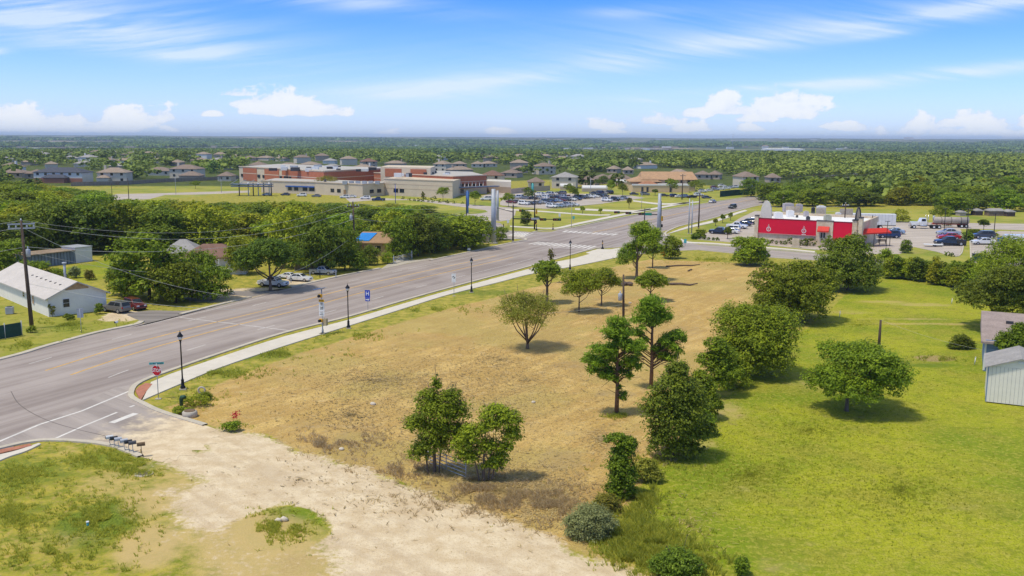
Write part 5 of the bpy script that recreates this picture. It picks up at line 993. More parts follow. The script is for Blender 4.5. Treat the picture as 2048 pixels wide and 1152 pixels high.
FA.rect('parapet', 1511, 1724, 0, 0, STONE, .05, .4, 4.4, 5.28)
FA.rect('stone_pier', 1511, 1518, 0, 0, STONE, .5, .9, .02, 5.95); FA.rect('pier_cap', 1510.4, 1518.5, 0, 0, M_['trim'], .6, 1.1, 5.96, 6.1)
r1 = FA.rect('red_panel', 1517.5, 1634, 0, 0, REDP, .3, .35, 2.15, 5.32); FA.rect('panel_edge', 1517.5, 1634, 0, 0, mat('dark_red_trim', (.20, .01, .02), .5, .1), .36, .45, 5.33, 5.48); FA.rect('panel_edge', 1517.5, 1634, 0, 0, mat('pink_trim', (.62, .25, .25), .5, .1), .34, .3, 2.0, 2.14)
FA.rect('stone_bay', 1634.4, 1667.6, 0, 0, STONE, .45, .6, .02, 5.45); FA.rect('bay_cap', 1634, 1668, 0, 0, M_['trim'], .55, .7, 5.46, 5.6)
FA.rect('red_panel', 1668, 1706.6, 0, 0, REDP, .3, .35, 1.3, 5.32); FA.rect('panel_edge', 1668, 1706.6, 0, 0, MATS['dark_red_trim'], .36, .45, 5.33, 5.48)
FA.rect('stone_base', 1518, 1634, 0, 0, mat('stone_base', (.50, .41, .33), .9, .15, 3), .2, .2, .02, .7)
aw = MB(); A = FA.pos(1638); B = FA.pos(1661); t = (B-A); L_ = t.length; t.normalize(); n_ = Vector((t.y, -t.x, 0)); n_ = n_ if n_.y < 0 else -n_
off = A-rs_.location
def lp(x, y, z): return off+t*x+n_*y+Vector((0, 0, z))
aw.add([lp(0, .5, 4.3), lp(L_, .5, 4.3), lp(L_, 1.4, 3.4), lp(0, 1.4, 3.4), lp(0, .5, 4.15), lp(L_, .5, 4.15), lp(L_, 1.4, 3.1), lp(0, 1.4, 3.1)], [(0, 1, 2, 3), (7, 6, 5, 4), (3, 2, 6, 7), (0, 3, 7, 4), (1, 5, 6, 2)]); aw.build('window_awning', RAWN, rs_)
wn = FA.rect('window', 1643, 1654, 464, 476, WW, .55, .15); FA.rect('window_pane', 1643.6, 1648, 464.6, 475.4, M_['glass'], .58, .05); FA.rect('window_pane', 1649, 1653.4, 464.6, 475.4, M_['glass'], .58, .05)
# emblems on the panel: small white roundels with a star and a line of lettering beneath
for i, (px, two) in enumerate(((1539, 0), (1609.5, 1))):
    p = FA.pos(px); z = 3.05; ang = math.atan2(dr.y, dr.x); base = Matrix.Translation((p.x-rg.x+n_.x*.33, p.y-rg.y+n_.y*.33, z)) @ facing(ang)
    em = MB(); n = 20; vs = [base @ Vector((math.cos(2*math.pi*j/n)*r_, math.sin(2*math.pi*j/n)*r_, 0)) for j in range(n) for r_ in (.50, .36)]
    em.add(vs, [(2*j, (2*j+2) % (2*n), (2*j+3) % (2*n), 2*j+1) for j in range(n)])
    em.add([base @ Vector((math.cos(R_(90+72*j*2))*.13, 1.0+math.sin(R_(90+72*j*2))*.13, 0)) for j in range(5)], [(0, 1, 2, 3, 4)])
    em.add([base @ Vector(v) for v in ((-.3, .62, 0), (.3, .62, 0), (.0, .78, 0))], [(0, 1, 2)])
    em.build('emblem', M_['white'], r1, tuple(-Vector(r1.location))); 
    text_mesh('lettering', '5', .55, M_['white'], r1, base)
    if two:
        lb = MB()
        for x0_, w_ in ((-.42, .2), (-.17, .12), (.0, .16), (.22, .2)): lb.add([base @ Vector(v) for v in ((x0_, -.88, .004), (x0_+w_, -.88, .004), (x0_+w_, -.68, .004), (x0_, -.68, .004))], [(0, 1, 2, 3)])
        lb.build('lettering', M_['white'], r1)
# arched sign panel on the roof edge
p = FA.pos(1519)-rg; q_ = FA.pos(1540.5)-rg; w_ = (q_-p).length; ar = MB(); n = 14; ptsa = [(w_/2-math.cos(math.pi*j/n)*w_/2, 1.3+math.sin(math.pi*j/n)*3.0) for j in range(n+1)]; ptsa = [(0, 0)]+ptsa+[(w_, 0)]
tt = (q_-p).normalized(); bb = Vector((-tt.y, tt.x, 0)); bb = bb if bb.y > 0 else -bb; M0 = len(ptsa)
ar.add([p+tt*a+bb*y+Vector((0, 0, 5.0+z)) for y in (.7, 1.3) for a, z in ptsa], [tuple(range(M0)), tuple(range(M0, 2*M0))[::-1]]+[(j, M0+j, M0+(j+1) % M0, (j+1) % M0) for j in range(M0)]); ar.build('arched_parapet', mat('arch_plaster', (.66, .61, .53), .9, .08, 2), rs_)
# corner tower with arch and red entrance canopy
FT = Fac([(1511, 436.6), (1728, 447.0), (1760, 448.5)], 5.3, rs_)
FT.rect('tower_pier', 1707, 1716.5, 0, 0, STONE, 1.2, 1.6, .02, 5.9); FT.rect('pier_cap', 1706, 1717.5, 0, 0, M_['trim'], 1.35, 1.9, 5.91, 6.1); FT.rect('tower_pier', 1721.5, 1729, 0, 0, STONE, 2.3, 1.2, .02, 6.6); FT.rect('pier_cap', 1721, 1729.5, 0, 0, M_['trim'], 2.4, 1.4, 6.61, 6.78); FT.rect('tower_wall', 1716, 1722, 0, 0, STONE, 1.0, .6, 3.9, 5.9)
p = FT.pos(1719)-rg; am = MB(); am.tube([p+Vector((math.cos(a_)*1.0, 1.0+math.cos(a_)*1.2, 5.6+math.sin(a_)*3.0)) for a_ in np.linspace(0, math.pi, 12)], .16, 8); am.build('arch', M_['trim'], rs_); am = MB(); am.add([p+Vector((math.cos(a_)*.9, 1.05+math.cos(a_)*1.1, 5.6+math.sin(a_)*2.8)) for a_ in np.linspace(0, math.pi, 12)]+[p+Vector((math.cos(a_)*.9, 1.25+math.cos(a_)*1.1, 5.6+math.sin(a_)*2.8)) for a_ in np.linspace(0, math.pi, 12)], [tuple(range(12)), tuple(range(12, 24))[::-1]]); am.build('arch_panel', STONE, rs_)
cp = FT.pos(1717)-rg; ce = G(1783, 466, 2.9)-rg; cd = (ce-cp); cd.z = 0; cl = cd.length; cd.normalize(); cn = Vector((-cd.y, cd.x, 0)); cn = cn if cn.y > 0 else -cn
c_ = MB(); f_ = lambda x, y, z: cp+cd*x+cn*y+Vector((0, 0, z)); c_.add([f_(0, 0, 3.1), f_(cl, 0, 3.1), f_(cl, 1.6, 3.9), f_(0, 1.6, 3.9), f_(cl, 3.2, 3.1), f_(0, 3.2, 3.1), f_(0, 0, 2.8), f_(cl, 0, 2.8), f_(cl, 3.2, 2.8), f_(0, 3.2, 2.8)], [(0, 1, 2, 3), (3, 2, 4, 5), (0, 6, 7, 1), (1, 7, 8, 4, 2), (5, 4, 8, 9), (0, 3, 5, 9, 6), (9, 8, 7, 6)]); c_.build('entrance_awning', RAWN, rs_)
for x, y in ((.3, .2), (cl-.2, .1), (cl-.2, 3.1), (cl*.5, .1)): q2 = f_(x, y, 0); MB().cyl(q2.x, q2.y, 0, 2.85, .07).build('awning_post', M_['trim'], rs_)
rng = random.Random(9)
for px, v, w_, hgt, mm in ((1556, 434, 1.8, 1.3, WRF), (1580, 432, 1.6, 1.5, WRF), (1576, 421, 2.4, 2.0, mat('unit_lilac_grey', (.48, .43, .42), .7, .1)), (1598, 421, 1.5, 1.8, MATS['unit_lilac_grey']), (1612, 431, 1.1, 1.2, MATS['unit_lilac_grey']), (1642, 425, 1.9, 1.8, WRF), (1616, 437.5, .8, .7, M_['trim']), (1594, 433, .5, .5, M_['trim']), (1655, 438, 1.5, 1.1, mat('unit_green_grey', (.36, .36, .28), .7, .1)), (1626, 425, .8, 1.5, M_['trim']), (1676, 431, 1.2, .9, WRF)):
    g = G(px, v, 5.2)-rg; m = MB(); m.box(g.x-w_/2, g.y-w_*.4, 4.9, g.x+w_/2, g.y+w_*.4, 4.95+hgt); m.box(g.x-w_*.3, g.y-w_*.25, 4.97+hgt, g.x+w_*.3, g.y+w_*.25, 5.1+hgt); m.build('rooftop_unit', mm, rs_, bevel=.05)
FBk = lambda px, v, z: G(px, v, z)-rg
for (a, b, v, z) in ((1572, 1600, 413, 6.9), (1632, 1651, 416, 6.6), (1680, 1706, 417.5, 6.6)): p, q_ = FBk(a, v, z), FBk(b, v, z); MB().prism([(p.x, p.y), (q_.x, q_.y), (q_.x+.2, q_.y+.4), (p.x+.2, p.y+.4)], 4.9, z).build('screen_wall', STONE, rs_)
ss = empty('stone_sign_block', G(1591, 495), -.3, 'upright cream limestone block sign on the grass below the red wall', 'monument'); MB().box(-.75, -.35, 0, .75, .35, 1.9).build('block', STONE, ss, bevel=.06); MB().box(-.95, -.5, 0, .95, .5, .25).build('plinth', M_['concrete'], ss)
# ---- white house and yard, left
wh = G(98, 634); root = empty('white_house', wh, 0, 'long low white house with pale shingle roof and front gable by the road', 'house')
A = Vector((0, 0, 0)); B = G(214, 620)-wh; B.z = 0; dl = (G(0, 613)-wh); dl.z = 0; dl = dl.normalized()
gx = B.normalized(); gy = Vector((-gx.y, gx.x, 0)); wd_ = B.length; ln_ = 25.
if gy.dot(dl) < 0: gy = -gy
Mx = Matrix(((gx.x, gy.x, 0, 0), (gx.y, gy.y, 0, 0), (0, 0, 1, 0), (0, 0, 0, 1)))
SHG = mat('pale_shingle', (.55, .50, .45), .9, .1, 3, bump=.2); SID = mat('white_siding', (.80, .76, .66), .75, .05, 2)
eh = zat((98+0, 0), 0) if False else 2.5
rh = 1.75
m = MB(); m.box(0, 0, 0, wd_, ln_, eh, Mx); m.add([Mx @ Vector(v) for v in ((0, 0, eh), (wd_, 0, eh), (wd_/2, 0, eh+rh), (0, .2, eh), (wd_, .2, eh), (wd_/2, .2, eh+rh))], [(0, 1, 2), (5, 4, 3)])
for i in range(11): m.box(-.015, -.02, .2+i*.21, wd_+.015, 0, .21+i*.21, Mx)
m.build('wall', SID, root)
r = MB(); ov = .45
def slope(s):
    a = [(-ov if s else wd_+ov, -ov, eh-.12), (wd_/2, -ov, eh+rh+.06), (wd_/2, ln_, eh+rh+.06), (-ov if s else wd_+ov, ln_, eh-.12)]
    vs = [Mx @ Vector(v) for v in a]+[Mx @ (Vector(v)+Vector((0, 0, -.14))) for v in a]; fs = [(0, 1, 2, 3), (7, 6, 5, 4), (0, 4, 5, 1), (3, 2, 6, 7), (0, 3, 7, 4), (1, 5, 6, 2)]; r.add(vs, fs if not s else [f[::-1] for f in fs])
slope(1); slope(0); rf = r.build('roof', SHG, root)
m = MB(); hip(m, wd_*.15, ln_*.36, wd_*.15+7.5, ln_*.36+6, 2.5, 1.5, .3, 1.); 
for i in range(7): v = Mx @ Vector((wd_/2-1.25, 2.2+i*1.9, eh+rh*.56)); MB().box(v.x-.16, v.y-.16, v.z-.1, v.x+.16, v.y+.16, v.z+.28).build('roof_vent', M_['trim'], rf)
v = Mx @ Vector((wd_/2+1.4, 8.6, 0)); m = MB(); m.cyl(v.x, v.y, 3.2, 5.6, .17); m.cyl(v.x, v.y, 5.6, 5.8, .3); m.build('flue', M_['steel'], rf)
m = MB(); vs = [(wd_*.30, -.04, eh+rh*.52), (wd_*.5, -.04, eh+rh*.92), (wd_*.70, -.04, eh+rh*.52), (wd_*.30, -.04, eh+rh*.42), (wd_*.70, -.04, eh+rh*.42)]; m.add([Mx @ Vector(v) for v in vs], [(0, 3, 4, 2, 1)]); m.build('gable_board', mat('raw_timber', (.45, .30, .16), .9, .2, 5), root)
def wwin(x0, x1, z0, z1, face, nm='window'):
    f = MB(); g = MB()
    if face == 'g': f.box(x0-.07, -.06, z0-.07, x1+.07, -.005, z1+.07, Mx); g.box(x0, -.09, z0, x1, -.062, (z0+z1)/2-.03, Mx); g.box(x0, -.09, (z0+z1)/2+.03, x1, -.062, z1, Mx)
    else: f.box(-.06, x0-.07, z0-.07, -.005, x1+.07, z1+.07, Mx); g.box(-.09, x0, z0, -.062, x1, (z0+z1)/2-.03, Mx); g.box(-.09, x0, (z0+z1)/2+.03, -.062, x1, z1, Mx)
    o = f.build(nm, M_['white'], root); g.build('pane', M_['glass'] if nm == 'window' else MATS['raw_timber'], o)
wwin(wd_*.25, wd_*.25+.75, 1.05, 2.1, 'g'); wwin(5.5, 6.2, .95, 2.1, 's', 'boarded_window'); wwin(9.6, 10.2, 1.4, 2.1, 's')
pl = empty('privacy_fence', G(45, 672), 0, 'short dark green mesh privacy fence at the left edge', 'fence'); p = G(45, 672); q_ = G(-60, 690)
MB().bar((0, 0, .85), (q_.x-p.x, q_.y-p.y, .85), .03, 1.6).build('screen', mat('green_mesh', (.02, .06, .045), .8, .2, 5), pl)
for t_ in (0, .33, .66): c = (q_-p)*t_; MB().cyl(c.x, c.y-.05, 0, 1.85, .05).build('post', M_['steel'], pl)
m = empty('air_conditioner', G(20, 628), .3, 'grey outdoor air conditioner unit beside the white house', 'air conditioner'); MB().box(-.45, -.45, .05, .45, .45, .95).build('casing', M_['steel'], m, bevel=.04); MB().cyl(0, 0, .96, 1.0, .36).build('fan_grille', M_['trim'], m)
# plank shed
sh = G(60, 537); s_ = empty('plank_shed', sh, 0, 'long grey blue plank shed with rusty flat roof and whitewashed end', 'shed'); e_ = G(185, 522)-sh; e_.z = 0; L_ = e_.length; ang = math.atan2(e_.y, e_.x); s_.rotation_euler = (0, 0, ang)
PLK = mat('blue_grey_plank', (.20, .24, .28), .85, .35, 3, stretch=(5, 5, .3)); MB().box(0, 0, 0, L_*.72, 4.2, 2.3).build('wall', PLK, s_); MB().box(L_*.72+.02, -.05, 0, L_, 4.2, 2.75).build('whitewashed_wall', WW, s_); MB().box(L_*.72-.1, -.2, 2.76, L_+.1, 4.4, 2.86).build('roof', M_['steel'], s_); MB().box(-.5, -.5, 2.31, L_*.71, 4.6, 2.45).build('roof', mat('rusty_roof', (.30, .22, .15), .9, .25, 2), s_)
for i in range(14): MB().box(.4+i*L_*.05, -.04, .05, .46+i*L_*.05, -.005, 2.25).build('batten', M_['trim'], s_)
# brown roofed house, sliver of white wall with porch
bh = G(425, 545); b_ = empty('brown_roofed_house', bh, .12, 'low house with dark red brown roof and white porch among trees', 'house'); MB().box(-5, 0, 0, 4.2, 7, 2.7).build('wall', WW, b_); r = MB(); hip(r, -5, -.5, 4.2, 7.2, 2.7, 1.9, .6, .2); r.build('roof', RR, b_); MB().box(-3, -.62, 2.5, 5.4, -.5, 2.8).build('fascia', M_['white'], b_); MB().box(1.5, -2.6, 0, 6, -.6, .9).build('porch_wall', WW, b_)
for x in (1.6, 5.9): MB().box(x-.08, -2.6, .9, x+.08, -2.44, 2.6).build('porch_post', M_['white'], b_)
MB().box(-4.2, -.05, 1, -3.2, -.0, 2.1).build('window', M_['glass'], b_)
# tarp covered house
th_ = G(745, 512); t_ = empty('small_tan_house', th_, -.15, 'small tan house with brown roof patched by a bright blue tarp', 'house'); MB().box(-3.6, 0, 0, 3.6, 6, 2.7).build('wall', mat('wall_yellow_tan', (.52, .40, .22), .85, .08), t_); r = MB(); hip(r, -3.6, 0, 3.6, 6, 2.7, 1.8, .6, .6); rr = r.build('roof', mat('roof_rust', (.36, .23, .13), .9, .2, 4), t_)
m = MB(); m.add([(-3.6, -.2, 3.05), (-.6, -.2, 3.05), (.3, 2.4, 4.33), (-2.8, 2.4, 4.33), (-3.6, -.2, 3.0), (-.6, -.2, 3.0), (.3, 2.4, 4.28), (-2.8, 2.4, 4.28)], [(0, 1, 2, 3), (7, 6, 5, 4), (0, 4, 5, 1), (1, 5, 6, 2), (2, 6, 7, 3), (3, 7, 4, 0)]); m.build('tarpaulin', mat('blue_tarp', (.02, .22, .62), .5, .15, 4), t_)
MB().box(-2.6, -.05, .1, -1.7, 0, 2.1).build('door', WBR, t_); MB().box(3.65, -.8, 0, 4.6, 1.5, 1.8).build('side_wall', M_['trim'], t_); MB().box(.6, -.05, 1, 1.7, 0, 2).build('window', M_['glass'], t_)
house('white mobile home glimpsed between trees left of the yellow leaved tree', 366, 478, 26, 1, WW, RG, .1, 5, 0, 0, win=False)
# blue house and white shed, right edge
bl = G(1966, 742); o_ = empty('blue_house', bl, R_(-26), 'blue sided house with grey brown shingle roof at right edge', 'house'); BLU = mat('blue_siding', (.17, .25, .40), .8, .08, 3); MB().box(0, 0, 0, 7, 9, 3.2).build('wall', BLU, o_)
for i in range(12): MB().box(-.02, -.02, .25+i*.24, 7.02, 0, .26+i*.24).build('siding_line', M_['trim'], o_) if i % 3 == 0 else None
r = MB(); r.add([(-.4, -.4, 3.1), (7.4, -.4, 3.1), (7.4, 9.4, 4.6), (-.4, 9.4, 4.6), (-.4, -.4, 2.9), (7.4, -.4, 2.9), (7.4, 9.4, 3.0), (-.4, 9.4, 3.0)], [(0, 1, 2, 3), (7, 6, 5, 4), (0, 4, 5, 1), (1, 5, 6, 2), (2, 6, 7, 3), (3, 7, 4, 0)]); r.build('roof', roofmat('grey_brown', (.33, .26, .23)), o_); MB().box(1.9, 5.6, 4.0, 2.6, 5.9, 4.3).build('roof_vent', M_['trim'], o_); MB().box(.0, -.05, .1, .13, -.0, 3.05).build('corner_trim', M_['white'], o_); MB().box(-.05, 0, .1, -.0, .13, 3.05).build('corner_trim', M_['white'], o_)
ws = G(1971, 805); w0 = empty('garden_shed', ws, R_(-26), 'white boarded garden shed with grey gable roof at right edge', 'shed'); kk = PPM(1971, 805); Wd = 5.0; MB().box(0, 0, .1, Wd, 5.2, 3.35).build('wall', SID, w0); m = MB()
hr_ = .95; m.add([(0, 0, 3.36), (Wd, 0, 3.36), (Wd/2, 0, 3.36+hr_), (0, .1, 3.36), (Wd, .1, 3.36), (Wd/2, .1, 3.36+hr_)], [(0, 1, 2), (5, 4, 3)]); m.build('gable', SID, w0)
for i in range(16): MB().box(.3+i*.31, -.015, .15, .325+i*.31, -.001, 3.35).build('board_groove', mat('groove_grey', (.45, .44, .42), .9, .05), w0)
r = MB(); r.add([(-.3, -.3, 3.28), (Wd/2, -.3, 3.38+hr_), (Wd+.3, -.3, 3.28), (Wd+.3, 5.5, 3.28), (Wd/2, 5.5, 3.38+hr_), (-.3, 5.5, 3.28), (-.3, -.3, 3.2), (Wd/2, -.3, 3.28+hr_), (Wd+.3, -.3, 3.2)], [(0, 1, 4, 5), (1, 2, 3, 4), (0, 6, 7, 1), (1, 7, 8, 2)]); r.build('roof', RG, w0); MB().box(Wd/2-.25, -.06, 3.75, Wd/2+.25, -.01, 3.95).build('vent', M_['white'], w0); MB().box(-.05, -.03, .1, .03, 0, 3.3).build('corner_trim', BLU, w0)
# right-hand sheds far off
for i, (px, v, w_, h_, mm, lab) in enumerate([(1926, 432, 12, 10, WT, 'small tan shed left of the dark brown shed in the meadow'), (1958, 431, 15, 13, mat('dark_brown', (.10, .07, .06), .9, .2), 'dark brown shed with arched roof in the meadow'), (1993, 432, 30, 14, mat('brown_shed', (.22, .16, .12), .9, .2), 'long brown shed at the right end of the meadow'), (2022, 433, 16, 13, MATS['dark_brown'], 'dark shed at the right end of the meadow row')]):
    g = G(px, v); k = PPM(px, v); o = empty('meadow_shed', g, 0, lab, 'shed'); a = w_/k/2; MB().box(-a, 0, 0, a, 3, h_/k*.75).build('wall', mm, o); r = MB(); hip(r, -a, 0, a, 3, h_/k*.75, h_/k*.3, .2, .7); r.build('roof', RG, o)
# cell tower, tank and long roofs far off
g = G(1465, 292); ct = empty('radio_mast', g, 0, 'thin radio mast on the horizon right of centre', 'mast'); hh = HT(1465, 292, 268); MB().tube([(0, 0, -5), (0, 0, hh)], [1.1, .5], 4).build('mast', M_['steel'], ct)
for px, v, w_, h_, lab in ((1570, 291.5, 80, 4, 'long white warehouse roof in the distance above the woods'), (1531, 288, 12, 6, 'pale domed tank at the left end of the long white warehouse'), (1028, 283, 5, 3, 'tiny white building catching light on the far ridge'), (1818, 282, 18, 3.5, 'cream block on the horizon at right'), (1002, 312, 10, 5, 'white gabled house alone in the far field'), (1050, 315, 34, 4, 'long low white roof beyond the neighbourhood'), (860, 299, 20, 3, 'pale building in the distant development'), (478, 283, 26, 2.5, 'bright sheds on the far left hillside')):
    g = G(px, v+h_/2); g.z = float(hz(np.array(g.x), np.array(g.y))); k = F/g.y; o = empty('distant_building', g, 0, lab, 'building'); MB().box(-w_/2/k, 0, 0, w_/2/k, w_/3/k, h_/k*.8).build('wall', WW, o); r = MB(); hip(r, -w_/2/k, 0, w_/2/k, w_/3/k, h_/k*.8, h_/k*.35, .2, .5); r.build('roof', WW if w_ > 30 else RT_, o)
dt = MB(); rngd = np.random.RandomState(4)
for i in range(420):
    px = rngd.uniform(680, 1350) if i < 300 else rngd.uniform(0, 2048); v = rngd.uniform(285, 303) if i < 300 else rngd.uniform(280, 292); g = G(px, v); s = rngd.uniform(5, 9)*(1+g.y/4000); z = float(hz(np.array(g.x), np.array(g.y))); dt.mi = rngd.randint(3); dt.box(g.x-s, g.y, z-2, g.x+s, g.y+s, z+rngd.uniform(4, 7))
o = dt.build('distant_town', [WW, WT, RT_]); tag(o, 'scattered pale houses of far developments too small to count', 'town', kind='stuff')
def roof_clear(p, q_):
    return all(not (abs(p-hx) < hw*.55 and -2 < q_-hv < 19) for hx, hv, hw in ROOFS)
rng = np.random.RandomState(78)
# trees among the houses beyond
NOF = [(0, 345, 60, 372), (60, 340, 190, 382), (195, 340, 262, 380), (290, 340, 410, 372), (478, 330, 1030, 400), (960, 340, 1012, 376), (1050, 350, 1110, 420), (1060, 335, 1120, 348), (1100, 352, 1160, 375), (1160, 352, 1280, 364), (1255, 340, 1400, 398), (190, 362, 480, 400), (960, 376, 1300, 460), (1280, 376, 1500, 440), (1395, 345, 1440, 356), (1470, 345, 1520, 362), (1330, 362, 1640, 402)]
cnt2 = 0
cand = []
for py in [382, 374, 366, 359, 353, 347, 342, 337.5, 333.5, 330, 326.5, 323.5, 321, 318]:
    D = F*H/(py-276); k = F/D; px = -20+rng.uniform(0, 40)
    while px < 1560: cand.append((px, py+rng.uniform(-2, 2))); px += rng.uniform(9, 19)*k*(1.+.012*(382-py))
for px, py in sorted(cand, key=lambda c: -c[1]):
    if not roof_clear(px, py) or not clear(px, py, NOF) or cnt2 >= 72: continue
    g = G(px, py); size = rng.randint(3); h = [6, 7.4, 9.][size]*rng.uniform(.9, 1.1); w_ = rng.uniform(8.5, 12.5)
    put(FARP, cnt2+size, g, h, w_, autolabel(px, py, SIZ[size], 'tree', ['dusky', 'dark', 'rounded', 'bushy', 'dense'][(cnt2+size) % 5]), 'trees among the houses', trunk=py > 350); cnt2 += 1
print('house trees', cnt2)
# ------------------------------------------------------------------ the far woods: one mass
def mass(name, regions, seed, kd, label):
    rng = np.random.RandomState(seed); tm = []
    for i in range(6):
        L = dome_lobes(1., .15, .78, rng, 5, lump=.5); P, Q, T = crown_pts(L, 140, rng, .3, 12, .3); tm.append((P, Q, T))
    Pp = []; Qp = []; Tp = []; S = []
    for (x, y, s, hh) in regions:
        P, Q, T = tm[rng.randint(6)]; a = rng.uniform(0, 6.3); ca, sa = math.cos(a), math.sin(a)
        p = np.stack([(P[:, 0]*ca-P[:, 1]*sa)*s+x, (P[:, 0]*sa+P[:, 1]*ca)*s+y, P[:, 2]*hh+hz(np.array(x), np.array(y))], -1); q = np.stack([Q[:, 0]*ca-Q[:, 1]*sa, Q[:, 0]*sa+Q[:, 1]*ca, Q[:, 2]], -1)
        Pp.append(p); Qp.append(q); Tp.append(T*.5+rng.uniform(-.05, .35)+.9*(fbm(np.array(x/90.), np.array(y/130.), 12, 3)-.35)); S.append(np.full(len(P), s*.098))
    me = leaf_mesh(name, np.concatenate(Pp), np.concatenate(Qp), np.concatenate(S)[:, None]*1.0, np.concatenate(Tp), rng, 1.4) if False else None
    C = np.concatenate(Pp); rngs = np.concatenate(S)
    # size per leaf
    me = leaf_mesh(name, C/rngs[:, None], np.concatenate(Qp), 1., np.concatenate(Tp), rng, 1.0); v = np.empty(len(me.vertices)*3, np.float32); me.vertices.foreach_get('co', v); v = v.reshape(-1, 4, 3)*rngs[:, None, None]; me.vertices.foreach_set('co', v.ravel().astype(np.float32)); me.update()
    print(name, len(regions), len(me.polygons)); tag(link(name, me, [LEAF[kd]]), label, 'woodland', kind='stuff')
def scatter(y0, y1, fn, seed, f=.0085, mn=8.):
    rng = np.random.RandomState(seed); out = []; y = y0
    while y < y1:
        sp = max(mn, y*f); half = y*.60+60; x = -half+rng.uniform(0, sp)
        while x < half:
            xx = x+rng.uniform(-.4, .4)*sp; yy = y+rng.uniform(-.4, .4)*sp
            if fn(xx, yy) and rng.uniform() > .10: q = rng.uniform()**2.0; out.append((xx, yy, sp*(1.2+2.1*q), (4.6+5.2*q*rng.uniform(.6, 1.1))+sp*.10))
            x += sp
        y += sp*.95
    return out
def in_right(x, y):
    p, q_ = PX(x, y)
    if not roof_clear(p, q_): return False
    if p < 1000 or y < 330: return False
    if not clear(p, q_, NOR+[(1250, 340, 1450, 400), (1395, 338, 1440, 352), (1470, 340, 1520, 400), (1100, 352, 1300, 400), (1960, 360, 2060, 384)]): return False
    b = np.interp(p, [1000, 1150, 1300, 1420, 1520, 1600, 2100], [303, 322, 334, 341, 372, 392, 440]); return q_ < b and y < 2300 and not (q_ < 312 and fbm(np.array(x/160.), np.array(y/200.), 5) > .60) and not (q_ < 345 and fbm(np.array(x/70.), np.array(y/110.), 15, 3) > .66)
def in_left(x, y):
    p, q_ = PX(x, y)
    if not roof_clear(p, q_): return False
    if p > 1300 or y < 430: return False
    if not clear(p, q_, NOF): return False
    b = np.interp(p, [0, 300, 480, 700, 1000, 1250], [372, 362, 340, 338, 352, 352]); dens = .72 if q_ > 312 else .85
    return q_ < b and q_ > 296 and vnoise(np.array(x*.37), np.array(y*.23)) < dens and not (p > 850 and q_ < 318)
def in_far(x, y):
    return y > 1500 and fbm(np.array(x/420.), np.array(y/700.), 8, 3) < .50
mass('right_woodland', scatter(340, 2300, in_right, 1), 501, 'farwood', 'dense green woodland stretching to the horizon on the right')
mass('neighbourhood_woodland', scatter(450, 2100, in_left, 2, .0085, 10.), 502, 'far', 'dark tree cover between and beyond the distant houses on the left')
mass('distant_woodland', scatter(1500, 6500, in_far, 3, .012, 14.), 503, 'far', 'patchy blue green woods in the far valley before the horizon')
# ------------------------------------------------------------------ vehicles
PR = dict(sedan=dict(L=4.7, W=1.82, low=[(-2.35, .30), (-2.38, .70), (-2.2, .96), (-1.6, 1.0), (.95, .98), (2.05, .84), (2.36, .62), (2.36, .30)], cb=(-1.75, 1.12, .97), ct=(-1.05, .30, 1.44), wx=(-1.42, 1.42), wr=.33),
          suv=dict(L=4.9, W=1.92, low=[(-2.42, .38), (-2.46, .9), (-2.40, 1.12), (1.15, 1.12), (2.2, 1.02), (2.46, .74), (2.46, .38)], cb=(-2.38, 1.28, 1.1), ct=(-2.1, .45, 1.78), wx=(-1.48, 1.48), wr=.38),
          pickup=dict(L=5.8, W=1.98, low=[(-1.0, .45), (-1.0, 1.16), (1.35, 1.18), (2.7, 1.10), (2.9, .78), (2.9, .45)], cb=(-.95, 1.45, 1.15), ct=(-.72, .62, 1.86), wx=(-1.85, 1.85), wr=.42))
